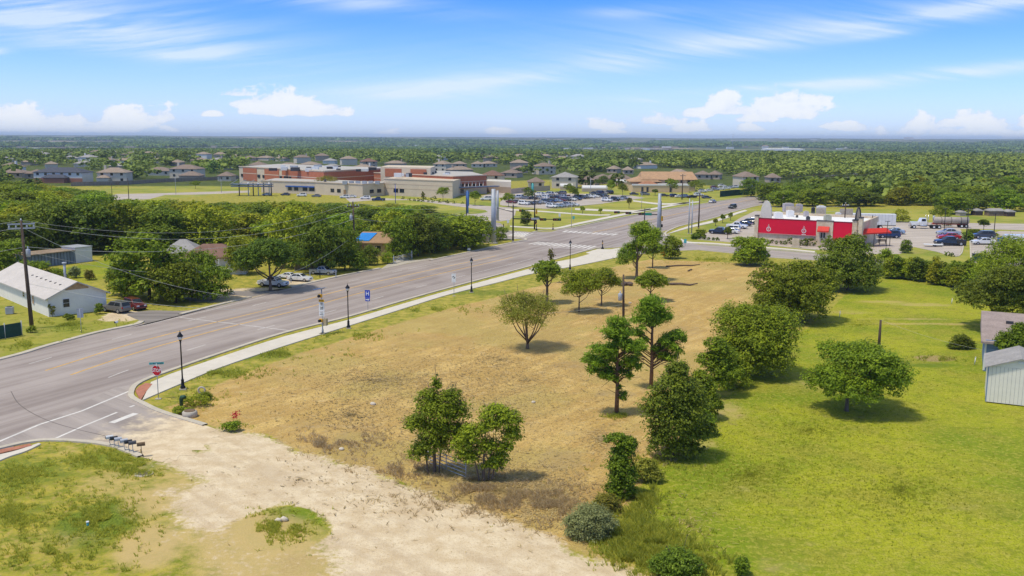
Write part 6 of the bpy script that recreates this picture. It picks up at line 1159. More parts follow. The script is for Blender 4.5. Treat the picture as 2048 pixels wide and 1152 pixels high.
def car_shapes(kind):
    """list of (part, sub, MB, material key)"""
    p = PR[kind]; W = p['W']/2; S = []
    def side(low, w0, w1, mb):
        n = len(low); zb = max(z for x, z in low)
        ww = [W*(.93 if z > .9 else 1.) for x, z in low]
        mb.add([(x, -wv, z) for (x, z), wv in zip(low, ww)]+[(x, wv, z) for (x, z), wv in zip(low, ww)], [tuple(range(n)), tuple(range(n, 2*n))[::-1]]+[(i, n+i, n+(i+1) % n, (i+1) % n) for i in range(n)])
    body = MB(); side(p['low'], W, W, body)
    if kind == 'pickup':
        body.box(-2.9, -W, .45, -1.02, W, .78); body.box(-2.9, -W, .78, -1.02, -W+.1, 1.16); body.box(-2.9, W-.1, .78, -1.02, W, 1.16); body.box(-2.9, -W+.1, .78, -2.82, W-.1, 1.12)
    (a, b, z0), (c, d, z1) = p['cb'], p['ct']; wb, wt = W*.92, W*.74
    cab = [(a, -wb, z0), (b, -wb, z0), (b, wb, z0), (a, wb, z0), (c, -wt, z1), (d, -wt, z1), (d, wt, z1), (c, wt, z1)]
    body.add(cab, [(3, 2, 1, 0), (4, 5, 6, 7), (0, 1, 5, 4), (1, 2, 6, 5), (2, 3, 7, 6), (3, 0, 4, 7)]); S.append(('body', None, body, 'paint'))
    V = [Vector(v) for v in cab]
    def pane(i, j, k, l, m0, m1, h0=.12, h1=.90, off=.015):
        A, B, C, D = V[i], V[j], V[k], V[l]; n = (B-A).cross(D-A).normalized()*off; q = lambda u, v: A.lerp(B, u).lerp(D.lerp(C, u), v)+n
        m = MB(); m.add([q(m0, h0), q(m1, h0), q(m1, h1), q(m0, h1)], [(0, 1, 2, 3)]); return m
    S.append(('windshield', None, pane(1, 2, 6, 5, .06, .94), 'glass')); S.append(('rear_window', None, pane(3, 0, 4, 7, .08, .92), 'glass'))
    for (i, j, k, l) in ((0, 1, 5, 4), (2, 3, 7, 6)):
        for m0, m1 in ((.10, .48), (.52, .88)): S.append(('side_window', None, pane(i, j, k, l, m0, m1), 'glass'))
    r = p['wr']
    for x in p['wx']:
        for s in (-1, 1):
            t = MB(); t.tube([(x, s*(W-.22), r), (x, s*(W+.015), r)], r, 14); q = MB(); q.tube([(x, s*(W+.0), r), (x, s*(W+.03), r)], r*.6, 10); S.append(('wheel', None, t, 'rubber')); S.append(('rim', 'wheel', q, 'rim'))
    xf = max(x for x, z in p['low']); xr = min(x for x, z in p['low']) if kind != 'pickup' else -2.9; zl = .72 if kind == 'sedan' else .88
    for s in (-1, 1):
        S.append(('headlight', None, MB().box(xf-.12, s*W*.62-.2, zl-.13, xf+.012, s*W*.62+.2, zl+.03), 'hlight')); S.append(('taillight', None, MB().box(xr-.012, s*W*.86-.1, zl-.05, xr+.1, s*W*.86+.1, zl+.2), 'tlight'))
    g = MB(); g.box(xf-.05, -W*.4, zl-.2, xf+.015, W*.4, zl); S.append(('grille', None, g, 'black'))
    u = MB(); u.box(-2.2 if kind != 'pickup' else -2.8, -W*.9, .22, 2.2 if kind != 'pickup' else 2.7, W*.9, .42); S.append(('underbody', None, u, 'black'))
    return S
def vehicle(kind, label, px, py, yaw, pm, s=1., name=None, group=None):
    """yaw: 0 = nose to the right (+x), 90 = nose away"""
    nm = name or {'sedan': 'parked_car', 'suv': 'suv', 'pickup': 'pickup_truck'}[kind]
    root = empty(nm, G(px, py)+Vector((0, 0, .02)), R_(yaw), label, {'sedan': 'car', 'suv': 'SUV', 'pickup': 'pickup truck'}[kind], group); root.scale = (s, s, s); last = None
    for part, sub, mb, k in car_shapes(kind):
        o = mb.build(part, pm if k == 'paint' else M_[k], last if sub else root, bevel=.07 if part == 'body' else 0)
        if not sub: last = o
    return root
P_ = {n: paint(n.replace(' ', '_'), c, .3, mt) for n, c, mt in (('white', (.72, .72, .70), 0), ('silver', (.42, .43, .44), .3), ('grey', (.16, .16, .155), .2), ('black', (.012, .013, .015), 0), ('dark grey', (.05, .052, .055), .2), ('red', (.30, .012, .015), 0), ('maroon', (.14, .015, .015), 0), ('navy', (.015, .03, .09), .1), ('taupe', (.20, .185, .165), .3), ('bright red', (.42, .02, .02), 0), ('pale blue', (.28, .36, .46), .2))}
# left yard
vehicle('suv', 'taupe grey SUV parked at the corner of the white house', 233, 624, 152, P_['taupe'], .84, 'suv')
vehicle('suv', 'dark red SUV parked nose out beside the taupe grey SUV', 270, 618, -42, P_['maroon'], .82, 'suv')
vehicle('pickup', 'white pickup truck parked under the dark spreading oak', 547, 573, -18, P_['white'], .82)
vehicle('sedan', 'white sedan parked in the yard between the two pickups', 600, 562, -16, P_['white'], .84)
vehicle('pickup', 'silver pickup truck beside the yard fence facing right', 646, 549, -18, P_['silver'], .78)
vehicle('sedan', 'white car tucked beneath the tree right of the plank fence', 575, 557, 160, P_['white'], .7)
# restaurant, left row
ROW = [('pickup', 1440, 468, 184, 'black', 'black pickup nearest the side street at the restaurant'), ('suv', 1463, 463, 186, 'silver', 'silver SUV second in the restaurant row, beside the black pickup'), ('pickup', 1474, 457, 4, 'white', 'white pickup third in the restaurant row'), ('sedan', 1487, 452, 186, 'dark grey', 'dark grey car fourth in the restaurant row'), ('suv', 1497, 448.5, 184, 'black', 'large black SUV near the stone pier in the restaurant row'), ('sedan', 1505, 444, 184, 'dark grey', 'dark car at the far end of the restaurant row'), ('sedan', 1461, 467, 184, 'white', 'low white car squeezed right of the black pickup')]
for k, px, py, yw, c, lab in ROW: vehicle(k, lab, px, py, yw-32, P_[c], .92)
# restaurant, right side
vehicle('suv', 'dark navy SUV beside the red entrance awning', 1776, 476, 176, P_['navy'], 1.08); vehicle('sedan', 'silver blue hatchback behind the dark navy SUV', 1788, 468, 165, P_['pale blue'], 1.05)
vehicle('pickup', 'black crew cab pickup parked in front of the bright red car', 1899, 491, 176, P_['black'], 1.1); vehicle('sedan', 'bright red sedan parked behind the black crew cab pickup', 1897, 479, 174, P_['bright red'], 1.1); vehicle('sedan', 'silver sedan behind the bright red sedan', 1896, 471, 172, P_['silver'], 1.15)
vehicle('suv', 'charcoal SUV parked beyond the white sports sedan', 1966, 477, 176, P_['dark grey'], 1.05); vehicle('sedan', 'white sports sedan parked right of the kerbed grass strip', 1966, 489, 176, P_['white'], 1.05)
# traffic
vehicle('sedan', 'silver car driving on the main road past the junction', 1425, 406, 57, P_['silver'], .9, 'moving_car'); vehicle('suv', 'black SUV driving towards the junction on the main road', 1465, 417, 236, P_['black'], .85, 'moving_car')
vehicle('suv', 'white SUV at the school entrance kerb near the gymnasium', 973, 401, 180, P_['white'], .95); vehicle('pickup', 'dark pickup on the school drive by the left gymnasium corner', 757, 402, 186, P_['navy'], .85)
# box trailer, tractor, tanker
bt = empty('box_trailer', G(1762, 458), R_(-12), 'long white box trailer parked behind the restaurant', 'trailer'); k = PPM(1762, 458); MB().box(-10.5, -1.25, 1.15, 3.3, 1.25, 3.95).build('box', mat('trailer_white', (.70, .70, .68), .5, .06, 1), bt, bevel=.04); MB().box(-10.5, -1.27, 1.0, 3.35, 1.27, 1.14).build('chassis', M_['trim'], bt)
for i in range(16): MB().box(-10+i*.82, -1.275, 1.2, -9.96+i*.82, -1.25, 3.9).build('side_rib', M_['steel'], bt)
for x in (-1.6, -.3):
    for s in (-1, 1): w0 = MB().tube([(x, s*.75, .5), (x, s*1.2, .5)], .5, 14).build('wheel', M_['rubber'], bt); MB().tube([(x, s*1.19, .5), (x, s*1.23, .5)], .28, 10).build('rim', M_['white'], w0)
MB().box(3.2, -1, .4, 3.3, 1, .55).build('underrun_bar', M_['steel'], bt)
tr_ = empty('tractor_truck', G(1846, 457), R_(174), 'white conventional tractor truck parked facing left behind the lot', 'truck'); m = MB(); m.box(1.2, -.75, .9, 3.3, .75, 1.75); m.box(-.6, -1.1, .9, 1.2, 1.1, 1.9); m.add([(-.5, -1.05, 1.9), (1.15, -1.05, 1.9), (1.15, 1.05, 1.9), (-.5, 1.05, 1.9), (-.45, -.95, 2.75), (.8, -.95, 2.75), (.8, .95, 2.75), (-.45, .95, 2.75)], [(4, 5, 6, 7), (0, 1, 5, 4), (1, 2, 6, 5), (2, 3, 7, 6), (3, 0, 4, 7)]); m.build('cab', P_['white'], tr_, bevel=.08)
MB().box(2.0, -1.1, .75, 3.2, -.76, 1.3).build('fender', P_['white'], tr_, bevel=.08); MB().box(2.0, .76, .75, 3.2, 1.1, 1.3).build('fender', P_['white'], tr_, bevel=.08)
m = MB(); m.add([(1.0, -.9, 2.0), (1.0, .9, 2.0), (.84, .85, 2.65), (.84, -.85, 2.65)], [(0, 1, 2, 3)]); m.build('windshield', M_['glass'], tr_)
for s in (-1, 1): MB().box(-.2, s*1.06-.02, 2.0, .75, s*1.06+.02, 2.6).build('side_window', M_['glass'], tr_); MB().cyl(-.8, s*.95, .9, 3.6, .08).build('exhaust_stack', M_['chrome'], tr_); MB().tube([(-.6, s*.85, .85), (1.0, s*.85, .85)], .32, 10).build('fuel_tank', M_['chrome'], tr_)
MB().box(-4.4, -.45, .75, 2., .45, .95).build('chassis', M_['trim'], tr_); MB().box(3.31, -.7, .85, 3.36, .7, 1.65).build('grille', M_['chrome'], tr_); MB().box(3.35, -1.15, .45, 3.5, 1.15, .8).build('bumper', M_['chrome'], tr_)
for x in (2.6, -2.4, -3.7):
    for s in (-1, 1): w0 = MB().tube([(x, s*.7, .5), (x, s*1.13, .5)], .5, 14).build('wheel', M_['rubber'], tr_); MB().tube([(x, s*1.12, .5), (x, s*1.16, .5)], .27, 10).build('rim', M_['white'], w0)
for s in (-1, 1): MB().box(3.2, s*.85-.12, 1.3, 3.34, s*.85+.12, 1.5).build('headlight', M_['hlight'], tr_)
tk = empty('tanker_trailer', G(1900, 455), R_(174), 'rusty beige vacuum tanker trailer behind the white tractor truck', 'trailer'); MB().tube([(-4.6, 0, 1.9), (-4.5, 0, 1.9), (4.2, 0, 1.9), (4.4, 0, 1.9)], [.55, .9, .9, .55], 20).build('tank', mat('tank_beige', (.42, .36, .30), .6, .2, 1.5, stretch=(.4, 3, 3)), tk)
for x in (-2.5, 0, 2.5): MB().tube([(x-.05, 0, 1.9), (x+.05, 0, 1.9)], .95, 20).build('band', M_['trim'], tk)
MB().box(-4.4, -.5, .8, 4.6, .5, 1.02).build('chassis', mat('chassis_red', (.35, .05, .03), .7, .2), tk); MB().tube([(4.3, 0, 2.0), (4.3, 0, 3.1)], .3, 10).build('dome', M_['steel'], tk); MB().box(3.0, -1.0, .9, 4.2, -.5, 1.5).build('toolbox', MATS['chassis_red'], tk)
for x in (-3.8, -2.6):
    for s in (-1, 1): w0 = MB().tube([(x, s*.7, .5), (x, s*1.13, .5)], .5, 14).build('wheel', M_['rubber'], tk); MB().tube([(x, s*1.12, .5), (x, s*1.16, .5)], .27, 10).build('rim', M_['white'], w0)
fb = empty('flatbed_trailer', G(1866, 493), R_(-10), 'low white flat trailer deck at the kerb left of the black pickup', 'trailer'); MB().box(-1.9, -.8, .4, 1.9, .8, .52).build('deck', M_['white'], fb)
for s in (-1, 1): MB().tube([(.3, s*.65, .22), (.3, s*.8, .22)], .22, 10).build('wheel', M_['rubber'], fb)
vn = empty('blue_white_van', G(2030, 496), R_(170), 'white and blue box truck at the right edge behind the leafy tree', 'truck'); MB().box(-2.2, -1.1, .8, 2.4, 1.1, 2.9).build('box', P_['white'], vn, bevel=.05); MB().box(2.42, -1.08, .5, 3.4, 1.08, 2.2).build('cab', mat('van_blue', (.03, .12, .45), .4, .05), vn, bevel=.1)
for x in (2.5, -1.4):
    for s in (-1, 1): MB().tube([(x, s*.8, .4), (x, s*1.05, .4)], .4, 12).build('wheel', M_['rubber'], vn)
# cars too small to show their parts: one mesh each
SIMPLE = {}
for k in ('sedan', 'suv', 'pickup'):
    mm = MB()
    for part, sub, mb, mk in car_shapes(k):
        mm.mi = {'paint': 0, 'glass': 1, 'rubber': 2, 'black': 2, 'rim': 3, 'hlight': 3, 'tlight': 4}[mk]; mm.add(mb.v, mb.f)
    me = mm.mesh('car_'+k)
    for m in (P_['white'], M_['glass'], M_['rubber'], M_['rim'], M_['tlight']): me.materials.append(m)
    SIMPLE[k] = me
def simple_car(kind, px, py, yaw, c, label, group, s=.9):
    o = link({'sedan': 'parked_car', 'suv': 'parked_suv', 'pickup': 'parked_pickup'}[kind], SIMPLE[kind]); o.location = G(px, py)+Vector((0, 0, .02)); o.rotation_euler = (0, 0, R_(yaw)); o.scale = (s, s, s)
    o.material_slots[0].link = 'OBJECT'; o.material_slots[0].material = P_[c]; tag(o, label, {'sedan': 'car', 'suv': 'SUV', 'pickup': 'pickup truck'}[kind], group)
rowdef = [('front row of the school car park', -38, [(1104, 415.5, 'suv', 'white'), (1117, 414.8, 'sedan', 'pale blue'), (1127, 414.2, 'sedan', 'silver'), (1137, 413, 'suv', 'silver'), (1147, 412.4, 'sedan', 'white')]),
          ('second row of the school car park', -38, [(1023, 406.5, 'sedan', 'maroon'), (1034, 406, 'sedan', 'dark grey'), (1048, 410, 'suv', 'white'), (1061, 409.6, 'sedan', 'dark grey'), (1073, 408.5, 'sedan', 'grey'), (1084, 407.5, 'sedan', 'silver'), (1093, 406.3, 'suv', 'dark grey'), (1104, 405, 'sedan', 'navy'), (1114, 404, 'sedan', 'pale blue'), (1123, 403, 'sedan', 'maroon'), (1132, 402, 'suv', 'dark grey'), (1143, 401.6, 'suv', 'white'), (1153, 400.5, 'sedan', 'black')]),
          ('middle row of the school car park', 142, [(1037, 397.5, 'suv', 'silver'), (1051, 398.5, 'sedan', 'grey'), (1064, 399, 'sedan', 'black'), (1076, 398.6, 'sedan', 'silver'), (1088, 398, 'suv', 'white'), (1100, 397.6, 'sedan', 'dark grey'), (1111, 397, 'sedan', 'navy'), (1122, 396.4, 'suv', 'silver'), (1133, 396, 'sedan', 'maroon')]),
          ('back row of the school car park', 142, [(1077, 391.8, 'suv', 'white'), (1087, 391.2, 'sedan', 'white'), (1097, 390.6, 'suv', 'silver'), (1106, 390, 'sedan', 'white'), (1114, 389.4, 'sedan', 'dark grey'), (1123, 388.8, 'suv', 'grey')]),
          ('right row of the school car park', -38, [(1155, 396, 'sedan', 'navy'), (1163, 397.6, 'suv', 'dark grey'), (1172, 397, 'sedan', 'grey'), (1181, 396.2, 'suv', 'white'), (1190, 395.2, 'sedan', 'white'), (1199, 394.4, 'suv', 'black'), (1208, 393.5, 'sedan', 'dark grey')]),
          ('far right corner of the school car park', -38, [(1214, 403, 'suv', 'white'), (1227, 401.6, 'pickup', 'black'), (1238, 400, 'sedan', 'silver'), (1248, 399, 'sedan', 'grey')]),
          ('rearmost row right of the school car park', 142, [(1188, 388.4, 'sedan', 'dark grey'), (1197, 388.2, 'suv', 'navy'), (1207, 388, 'sedan', 'silver'), (1217, 387.8, 'suv', 'black')]),
          ('kerb in front of the daycare', 0, [(1268, 390, 'sedan', 'dark grey'), (1290, 390.5, 'suv', 'grey'), (1328, 393, 'sedan', 'dark grey')]),
          ('drive before the low beige school wing', 180, [(534, 391, 'sedan', 'white'), (571, 391, 'sedan', 'dark grey'), (604, 393, 'suv', 'white'), (633, 394, 'sedan', 'grey'), (690, 396.5, 'suv', 'white'), (704, 395.2, 'sedan', 'white'), (731, 398.5, 'suv', 'white')]),
          ('crowded yard beside the highway', 20, [(1349, 394.5, 'suv', 'navy'), (1359, 395, 'sedan', 'white'), (1371, 395.5, 'suv', 'pale blue'), (1384, 396, 'sedan', 'black'), (1397, 392, 'suv', 'white'), (1413, 397, 'sedan', 'navy'), (1405, 385, 'suv', 'white'), (1418, 383, 'sedan', 'white'), (1430, 381, 'suv', 'silver'), (1441, 380, 'sedan', 'white'), (1452, 379, 'suv', 'white'), (1428, 376, 'sedan', 'maroon'), (1444, 374, 'suv', 'white'), (1462, 377, 'sedan', 'silver'), (1472, 376, 'suv', 'white'), (1487, 375, 'sedan', 'dark grey')])]
for rn, yw, L in rowdef:
    seen = {}
    for i, (px, py, k, c) in enumerate(L):
        kn = {'sedan': 'car', 'suv': 'SUV', 'pickup': 'pickup'}[k]
        simple_car(k, px, py, yw+((i*7) % 5-2), c, '%s %s, %s from left, %s' % (c, kn, ORD[i], rn), 'parked cars of the '+rn, .88 if 'school car park' in rn else .8)

# ------------------------------------------------------------------ street furniture
def lamp(px, py, top, label):
    h = HT(px, py, top); s = h/6.; r = empty('street_lamp', G(px, py), .2, label, 'street lamp', 'black lantern lamp posts along the sidewalk'); r.scale = (s, s, s)
    MB().box(-.32, -.32, 0, .32, .32, .12).build('footing', M_['concrete'], r, bevel=.02)
    MB().lathe(0, 0, [(.25, .12), (.25, .3), (.17, .42), (.14, .9), (.17, .98), (.10, 1.06), (.075, 1.3), (.062, 4.7), (.10, 4.75), (.06, 4.82), (.13, 5.0), (.13, 5.05)], 12).build('post', M_['black'], r)
    g = MB().lathe(0, 0, [(.13, 5.06), (.21, 5.2), (.23, 5.42)], 8).build('lantern_glass', M_['lampglass'], r); c = MB().lathe(0, 0, [(.31, 5.40), (.30, 5.46), (.13, 5.70), (.10, 5.78), (.03, 5.86), (.03, 5.95), (.008, 6.05)], 12).build('lantern_cap', M_['black'], r)
    for i in range(4): a = i*math.pi/2+.78; MB().tube([(math.cos(a)*.14, math.sin(a)*.14, 5.05), (math.cos(a)*.25, math.sin(a)*.25, 5.42)], .018, 4).build('lantern_rib', M_['black'], r)
lamp(366, 779, 661, 'black lantern lamp post right beside the stop sign'); lamp(697, 657, 567, 'black lantern lamp post between the school speed sign and blue H sign'); lamp(943, 585, 514, 'black lantern lamp post right of the small white regulatory sign'); lamp(1140, 540, 479, 'black lantern lamp post nearest the junction crossing')
# stop sign
g = G(317, 798); hs_ = HT(317, 798, 724); s = empty('stop_sign', g, 0, 'red octagonal stop sign with teal street name blades at the corner', 'stop sign'); MB().box(-.25, -.2, 0, .25, .2, .06).build('footing', M_['concrete'], s); MB().cyl(0, 0, 0, hs_-.1, .035).build('post', M_['steel'], s)
zc = hs_-.75; pl_ = MB(); o8 = [(math.cos(R_(22.5+45*i))*.50, math.sin(R_(22.5+45*i))*.50) for i in range(8)]
def plate(mb, pts, y0, y1, M): n = len(pts); mb.add([M @ Vector((x, z, y)) for y in (y0, y1) for x, z in pts], [tuple(range(n)), tuple(range(n, 2*n))[::-1]]+[(i, (i+1) % n, n+(i+1) % n, n+i) for i in range(n)])
Ms = Matrix.Translation((0, -.06, zc)) @ facing(R_(-12)); m = MB(); plate(m, o8, 0, .012, Ms); m.build('border_plate', M_['white'], s); m = MB(); plate(m, [(x*.93, y*.93) for x, y in o8], .0125, .018, Ms); f = m.build('face_plate', M_['red'], s); text_mesh('lettering', 'STOP', .44, M_['white'], s, Ms @ Matrix.Translation((0, 0, .022)), .78)
for z, yw, w_ in ((hs_-.12, 12, .62), (hs_-.30, -62, .5)):
    Mq = Matrix.Translation((0, 0, z)) @ facing(R_(yw)); m = MB(); plate(m, [(-w_, -.1), (w_, -.1), (w_, .1), (-w_, .1)], -.01, .01, Mq); b = m.build('street_name_blade', M_['signgreen'], s)
    m = MB()
    for i, (x, ww, hh_) in enumerate(((-.48, .05, .12), (-.30, .07, .12), (-.18, .05, .08), (-.07, .06, .1), (.05, .06, .08), (.17, .06, .08), (.29, .07, .1), (.42, .09, .12))): plate(m, [(x*w_/.62, -hh_/2), ((x+ww)*w_/.62, -hh_/2), ((x+ww)*w_/.62, hh_/2), (x*w_/.62, hh_/2)], .011, .015, Mq)
    m.build('lettering', M_['trim'] if z > hs_-.2 else M_['white'], b)
# school speed sign with beacons and solar panel
g = G(645.5, 668); h = HT(645.5, 668, 576); s = empty('school_zone_sign', g, R_(-20), 'school speed limit 20 sign with two yellow beacons and solar panel', 'road sign'); MB().box(-.35, -.35, 0, .35, .35, .1).build('footing', M_['concrete'], s); MB().lathe(0, 0, [(.12, .1), (.12, .5), (.07, .7), (.06, h)], 10).build('post', M_['steel'], s)
z1 = h*.835
for z in (h*.835, h*.30):
    b = MB().box(-.30, -.32, z-.2, .12, -.02, z+.2).build('beacon', M_['yellow'], s, bevel=.03); q = MB(); q.tube([(-.1, -.33, z), (-.1, -.55, z)], .17, 12); q.build('visor', M_['black'], b)
W_2 = .36
def sgn(nm, z0, z1, m_, txts, par=s, w=W_2, y=-.09):
    o = MB().box(-w, y, z0, w, y+.02, z1).build(nm, m_, par)
    for t_, z, sz, cc in txts: text_mesh('lettering', t_, sz, M_[cc], o, Matrix.Translation((0, y-.008, z)) @ facing(0), .9)
sgn('school_plate', h*.70, h*.755, M_['yellow'], [('SCHOOL', h*.727, .17, 'black')]); sgn('speed_plate', h*.50, h*.70-.01, M_['white'], [('SPEED', h*.672, .15, 'black'), ('LIMIT', h*.638, .15, 'black'), ('20', h*.565, .46, 'black')]); sgn('flashing_plate', h*.395, h*.49, M_['white'], [('WHEN', h*.462, .13, 'black'), ('FLASHING', h*.425, .12, 'black')])
MB().box(.12, -.12, h*.19, .6, .25, h*.34).build('control_cabinet', mat('cabinet_tan', (.40, .33, .20), .6, .1), s, bevel=.02); m = MB(); m.bar((-.9, -.35, h-.22), (.35, .2, h+.02), .7, .04); m.build('solar_panel', mat('solar_panel', (.06, .07, .10), .25, .1), s); MB().bar((-.2, 0, h-.02), (.7, 0, h+.12), .05, .05).build('bracket', M_['steel'], s)
g = G(736, 622); h = HT(736, 622, 580); s = empty('hospital_sign', g, R_(-12), 'blue hospital sign with white letter H on the kerb strip', 'road sign'); MB().cyl(0, 0, 0, h-.1, .035).build('post', M_['steel'], s); sgn('sign_plate', h-1.05, h, M_['blue'], [('H', h-.50, .74, 'white')], s, .36); sgn('arrow_plate', h-1.5, h-1.08, M_['blue'], [], s, .32); m = MB(); Mq = Matrix.Translation((0, -.1, h-1.29)) @ facing(0); plate(m, [(-.25, -.06), (.05, -.06), (.05, -.15), (.27, 0), (.05, .15), (.05, .06), (-.25, .06)], .001, .006, Mq); m.build('arrow', M_['white'], s)
g = G(908, 592); h = HT(908, 592, 547); s = empty('speed_limit_sign', g, R_(-14), 'small white regulatory sign with dark marks, left of the third lamp post', 'road sign'); MB().box(-.2, -.2, 0, .2, .2, .05).build('footing', M_['concrete'], s); MB().cyl(0, 0, 0, h-.05, .035).build('post', M_['steel'], s); sgn('sign_plate', h-.95, h, M_['white'], [], s, .32); mk = MB(); [mk.box(x_-.06, -.098, h-z_-.06, x_+.06, -.091, h-z_+.06) for x_, z_ in ((-.14, .5), (.14, .58), (0, .42), (.05, .68))]; mk.build('lettering', M_['black'], s); sgn('sub_plate', h-1.3, h-.98, M_['white'], [], s, .32)
g = G(163, 666); h = HT(163, 666, 617); s = empty('road_sign_from_behind', g, R_(20), 'grey road sign seen from behind on the left verge', 'road sign'); MB().cyl(0, 0, 0, h-.05, .035).build('post', M_['steel'], s); MB().box(-.34, .02, h-1.1, .34, .05, h).build('sign_plate', M_['steel'], s)
g = G(1327, 513); h = HT(1327, 513, 497); s = empty('construction_sign', g, 0, 'orange diamond construction sign beside the lot monopole', 'road sign'); MB().cyl(0, 0, 0, h-.3, .04).build('post', M_['steel'], s); m = MB(); plate(m, [(-.75, 0), (0, -.75), (.75, 0), (0, .75)], 0, .02, Matrix.Translation((0, -.05, h-.8)) @ facing(.3)); m.build('sign_plate', M_['orange'], s)
for px, py, tp, lab in ((1119, 437, 427, 'small white sign on a post on the school grass'), (1016, 452, 439, 'cream sign on a post left of the traffic signal pole'), (1147, 443, 432, 'small green sign by the grass walkway'), (1370, 492, 478, 'thin green post by the bush at the cross street')):
    g = G(px, py); h = HT(px, py, tp); s = empty('small_sign', g, 0, lab, 'sign'); MB().cyl(0, 0, 0, h, .05).build('post', M_['steel'], s); MB().box(-.3, -.07, h-.9, .3, -.04, h).build('sign_plate', M_['white'] if 'green' not in lab else M_['signgreen'], s)
for px, py, lab in ((465, 590, 'small white yard sign by the side driveway'), (938, 503, 'small white yard sign on the verge left of the junction')):
    s = empty('yard_sign', G(px, py), -.2, lab, 'sign'); MB().box(-.3, -.02, .25, .3, .0, .7).build('panel', M_['white'], s); MB().cyl(-.2, 0, 0, .25, .012, n=5).build('stake', M_['steel'], s); MB().cyl(.2, 0, 0, .25, .012, n=5).build('stake', M_['steel'], s)
# utility poles
INS = mat('insulator', (.55, .56, .58), .3, .1)
def upole(px, py, top, label, r=.17, arm=2.4, yaw=0., box=None, mtl='wood', armz=.93, lean=0., two=False):
    g = G(px, py); h = HT(px, py, top); s = empty('utility_pole', g, yaw, label, 'utility pole'); MB().tube([(0, 0, -.2), (lean*.5, 0, h*.5), (lean, 0, h)], [r*1.25, r, r*.75], 10).build('pole', M_[mtl], s)
    if arm:
        for z in ([armz, armz+.04] if two else [armz]):
            MB().box(-arm/2+lean, -.1, h*z-.09, arm/2+lean, .0-r*.1, h*z+.09).build('crossarm', M_['steel'] if two else M_['wood'], s)
        for x in (-arm*.45, -arm*.2, arm*.2, arm*.45): MB().lathe(x+lean, -.05, [(.05, h*armz+.1), (.10, h*armz+.18), (.06, h*armz+.25), (.09, h*armz+.33), (.03, h*armz+.38)], 6).build('insulator', INS, s)
        MB().lathe(lean, 0, [(.05, h), (.1, h+.1), (.04, h+.25)], 6).build('insulator', INS, s)
    if box:
        for z, sd_ in box: b = MB().lathe(sd_*.42+lean*z, -.15, [(.2, h*z-.95), (.26, h*z-.9), (.27, h*z-.1), (.2, h*z)], 10).build('transformer', M_['steel'], s); MB().lathe(sd_*.42+lean*z, -.15, [(.06, h*z), (.09, h*z+.1), (.03, h*z+.32)], 6).build('bushing', INS, b)
    return g, h
p1, h1 = upole(64, 657, 441, 'tall wooden utility pole with white crossarm, left of the white house', .2, 2.9, .5, [(.74, 1)], two=True, lean=-.25)
p2, h2 = upole(711, 533, 404, 'tall wooden utility pole with crossarm and grey transformer above the silver pickup', .17, 2.2, .2, [(.80, -1)], lean=-.2)
p3, h3 = upole(1247, 646, 549, 'short leaning wooden pole with grey transformer standing in the cleared lot', .14, 0, 0, [(.62, -1)], lean=-.15)
p4, h4 = upole(1687, 478, 407, 'wooden utility pole with crossarm in front of the restaurant wall', .16, 2.2, .5); p5, h5 = upole(1397, 457, 387, 'wooden utility pole right of the twin steel poles', .17, 2.4, .3)
p6, h6 = upole(1364, 399, 348, 'wooden utility pole in front of the daycare roof', .2, 2.2, .2)
upole(1742, 480, 431, 'bare wooden pole beside the red entrance awning', .14, 0); upole(1757, 704, 640, 'bare wooden pole behind the lone shade tree on the lawn', .15, 0); upole(258, 401, 356, 'thin dark pole at the field drive, taller one', .12, 0, mtl='barkdark'); upole(224.5, 396, 367, 'thin dark pole at the field drive, shorter one', .1, 0, mtl='barkdark')
for i, (px, py, tp) in enumerate([(1584, 380, 343), (1652, 383, 351), (1664, 382, 350), (1695, 376, 355), (1709, 378, 347), (1555, 383, 355)]): upole(px, py, tp, 'wooden utility pole %s from left along the highway bend' % ORD[[1, 2, 3, 4, 5, 0][i]], .16, 2.2, .3)
# cables
CBL = mat('cable', (.45, .46, .42), .6, .1)
def cable(A, B, sag, label, r=.028, n=16):
    A = Vector(A); B = Vector(B); r *= .62; m = MB(); m.tube([A.lerp(B, i/n)+Vector((0, 0, -4*sag*(i/n)*(1-i/n))) for i in range(n+1)], r, 4, False); tag(m.build('overhead_cable', CBL), label, 'cable')
T1 = p1+Vector((-.2, 0, h1)); T2 = p2+Vector((-.2, 0, h2)); v3 = lambda p, z: Vector((p.x, p.y, z))
cable(T1, T2, 3.2, 'highest overhead cable between the tall left pole and transformer pole'); cable(v3(p1, h1*.95)+Vector((1, 0, 0)), v3(p2, h2*.93)+Vector((1, 0, 0)), 3.4, 'second overhead cable from left pole to transformer pole', .034); cable(v3(p1, h1*.76), v3(p2, h2*.74), 2.6, 'lower thick cable from left pole to transformer pole', .04)
cable(T1, T1+Vector((-60, -70, .5)), 2.5, 'top cable leaving the left pole toward the picture edge'); cable(v3(p1, h1*.94), v3(p1, h1*.94)+Vector((-60, -70, 0)), 2.5, 'crossarm cable leaving the left pole toward the picture edge'); cable(v3(p1, h1*.76), v3(p1, h1*.7)+Vector((-60, -70, 0)), 2.5, 'lowest cable leaving the left pole toward the picture edge')
cable(v3(p1, h1*.93), G(445, 590, 3.2), 1.2, 'service cable sloping from the left pole to the road side trees'); cable(v3(p1, h1*.72), G(420, 545, 3.), 1., 'service cable from the left pole to the brown roofed house'); cable(v3(p1, h1*.42), G(560, 620, 3.2) + Vector((0, 0, 0)), .9, 'low thick cable from the left pole crossing over the road')
p7 = G(933, 480); cable(T2, v3(p7, 8.0), 1.2, 'top cable from the transformer pole to the black pole'); cable(v3(p2, h2*.75), v3(p7, 6.8), 1.5, 'thick lower cable from the transformer pole to the black pole', .035); cable(v3(p2, h2*.50), G(545, 560, 5.), .8, 'service cable from the transformer pole over the white pickup')
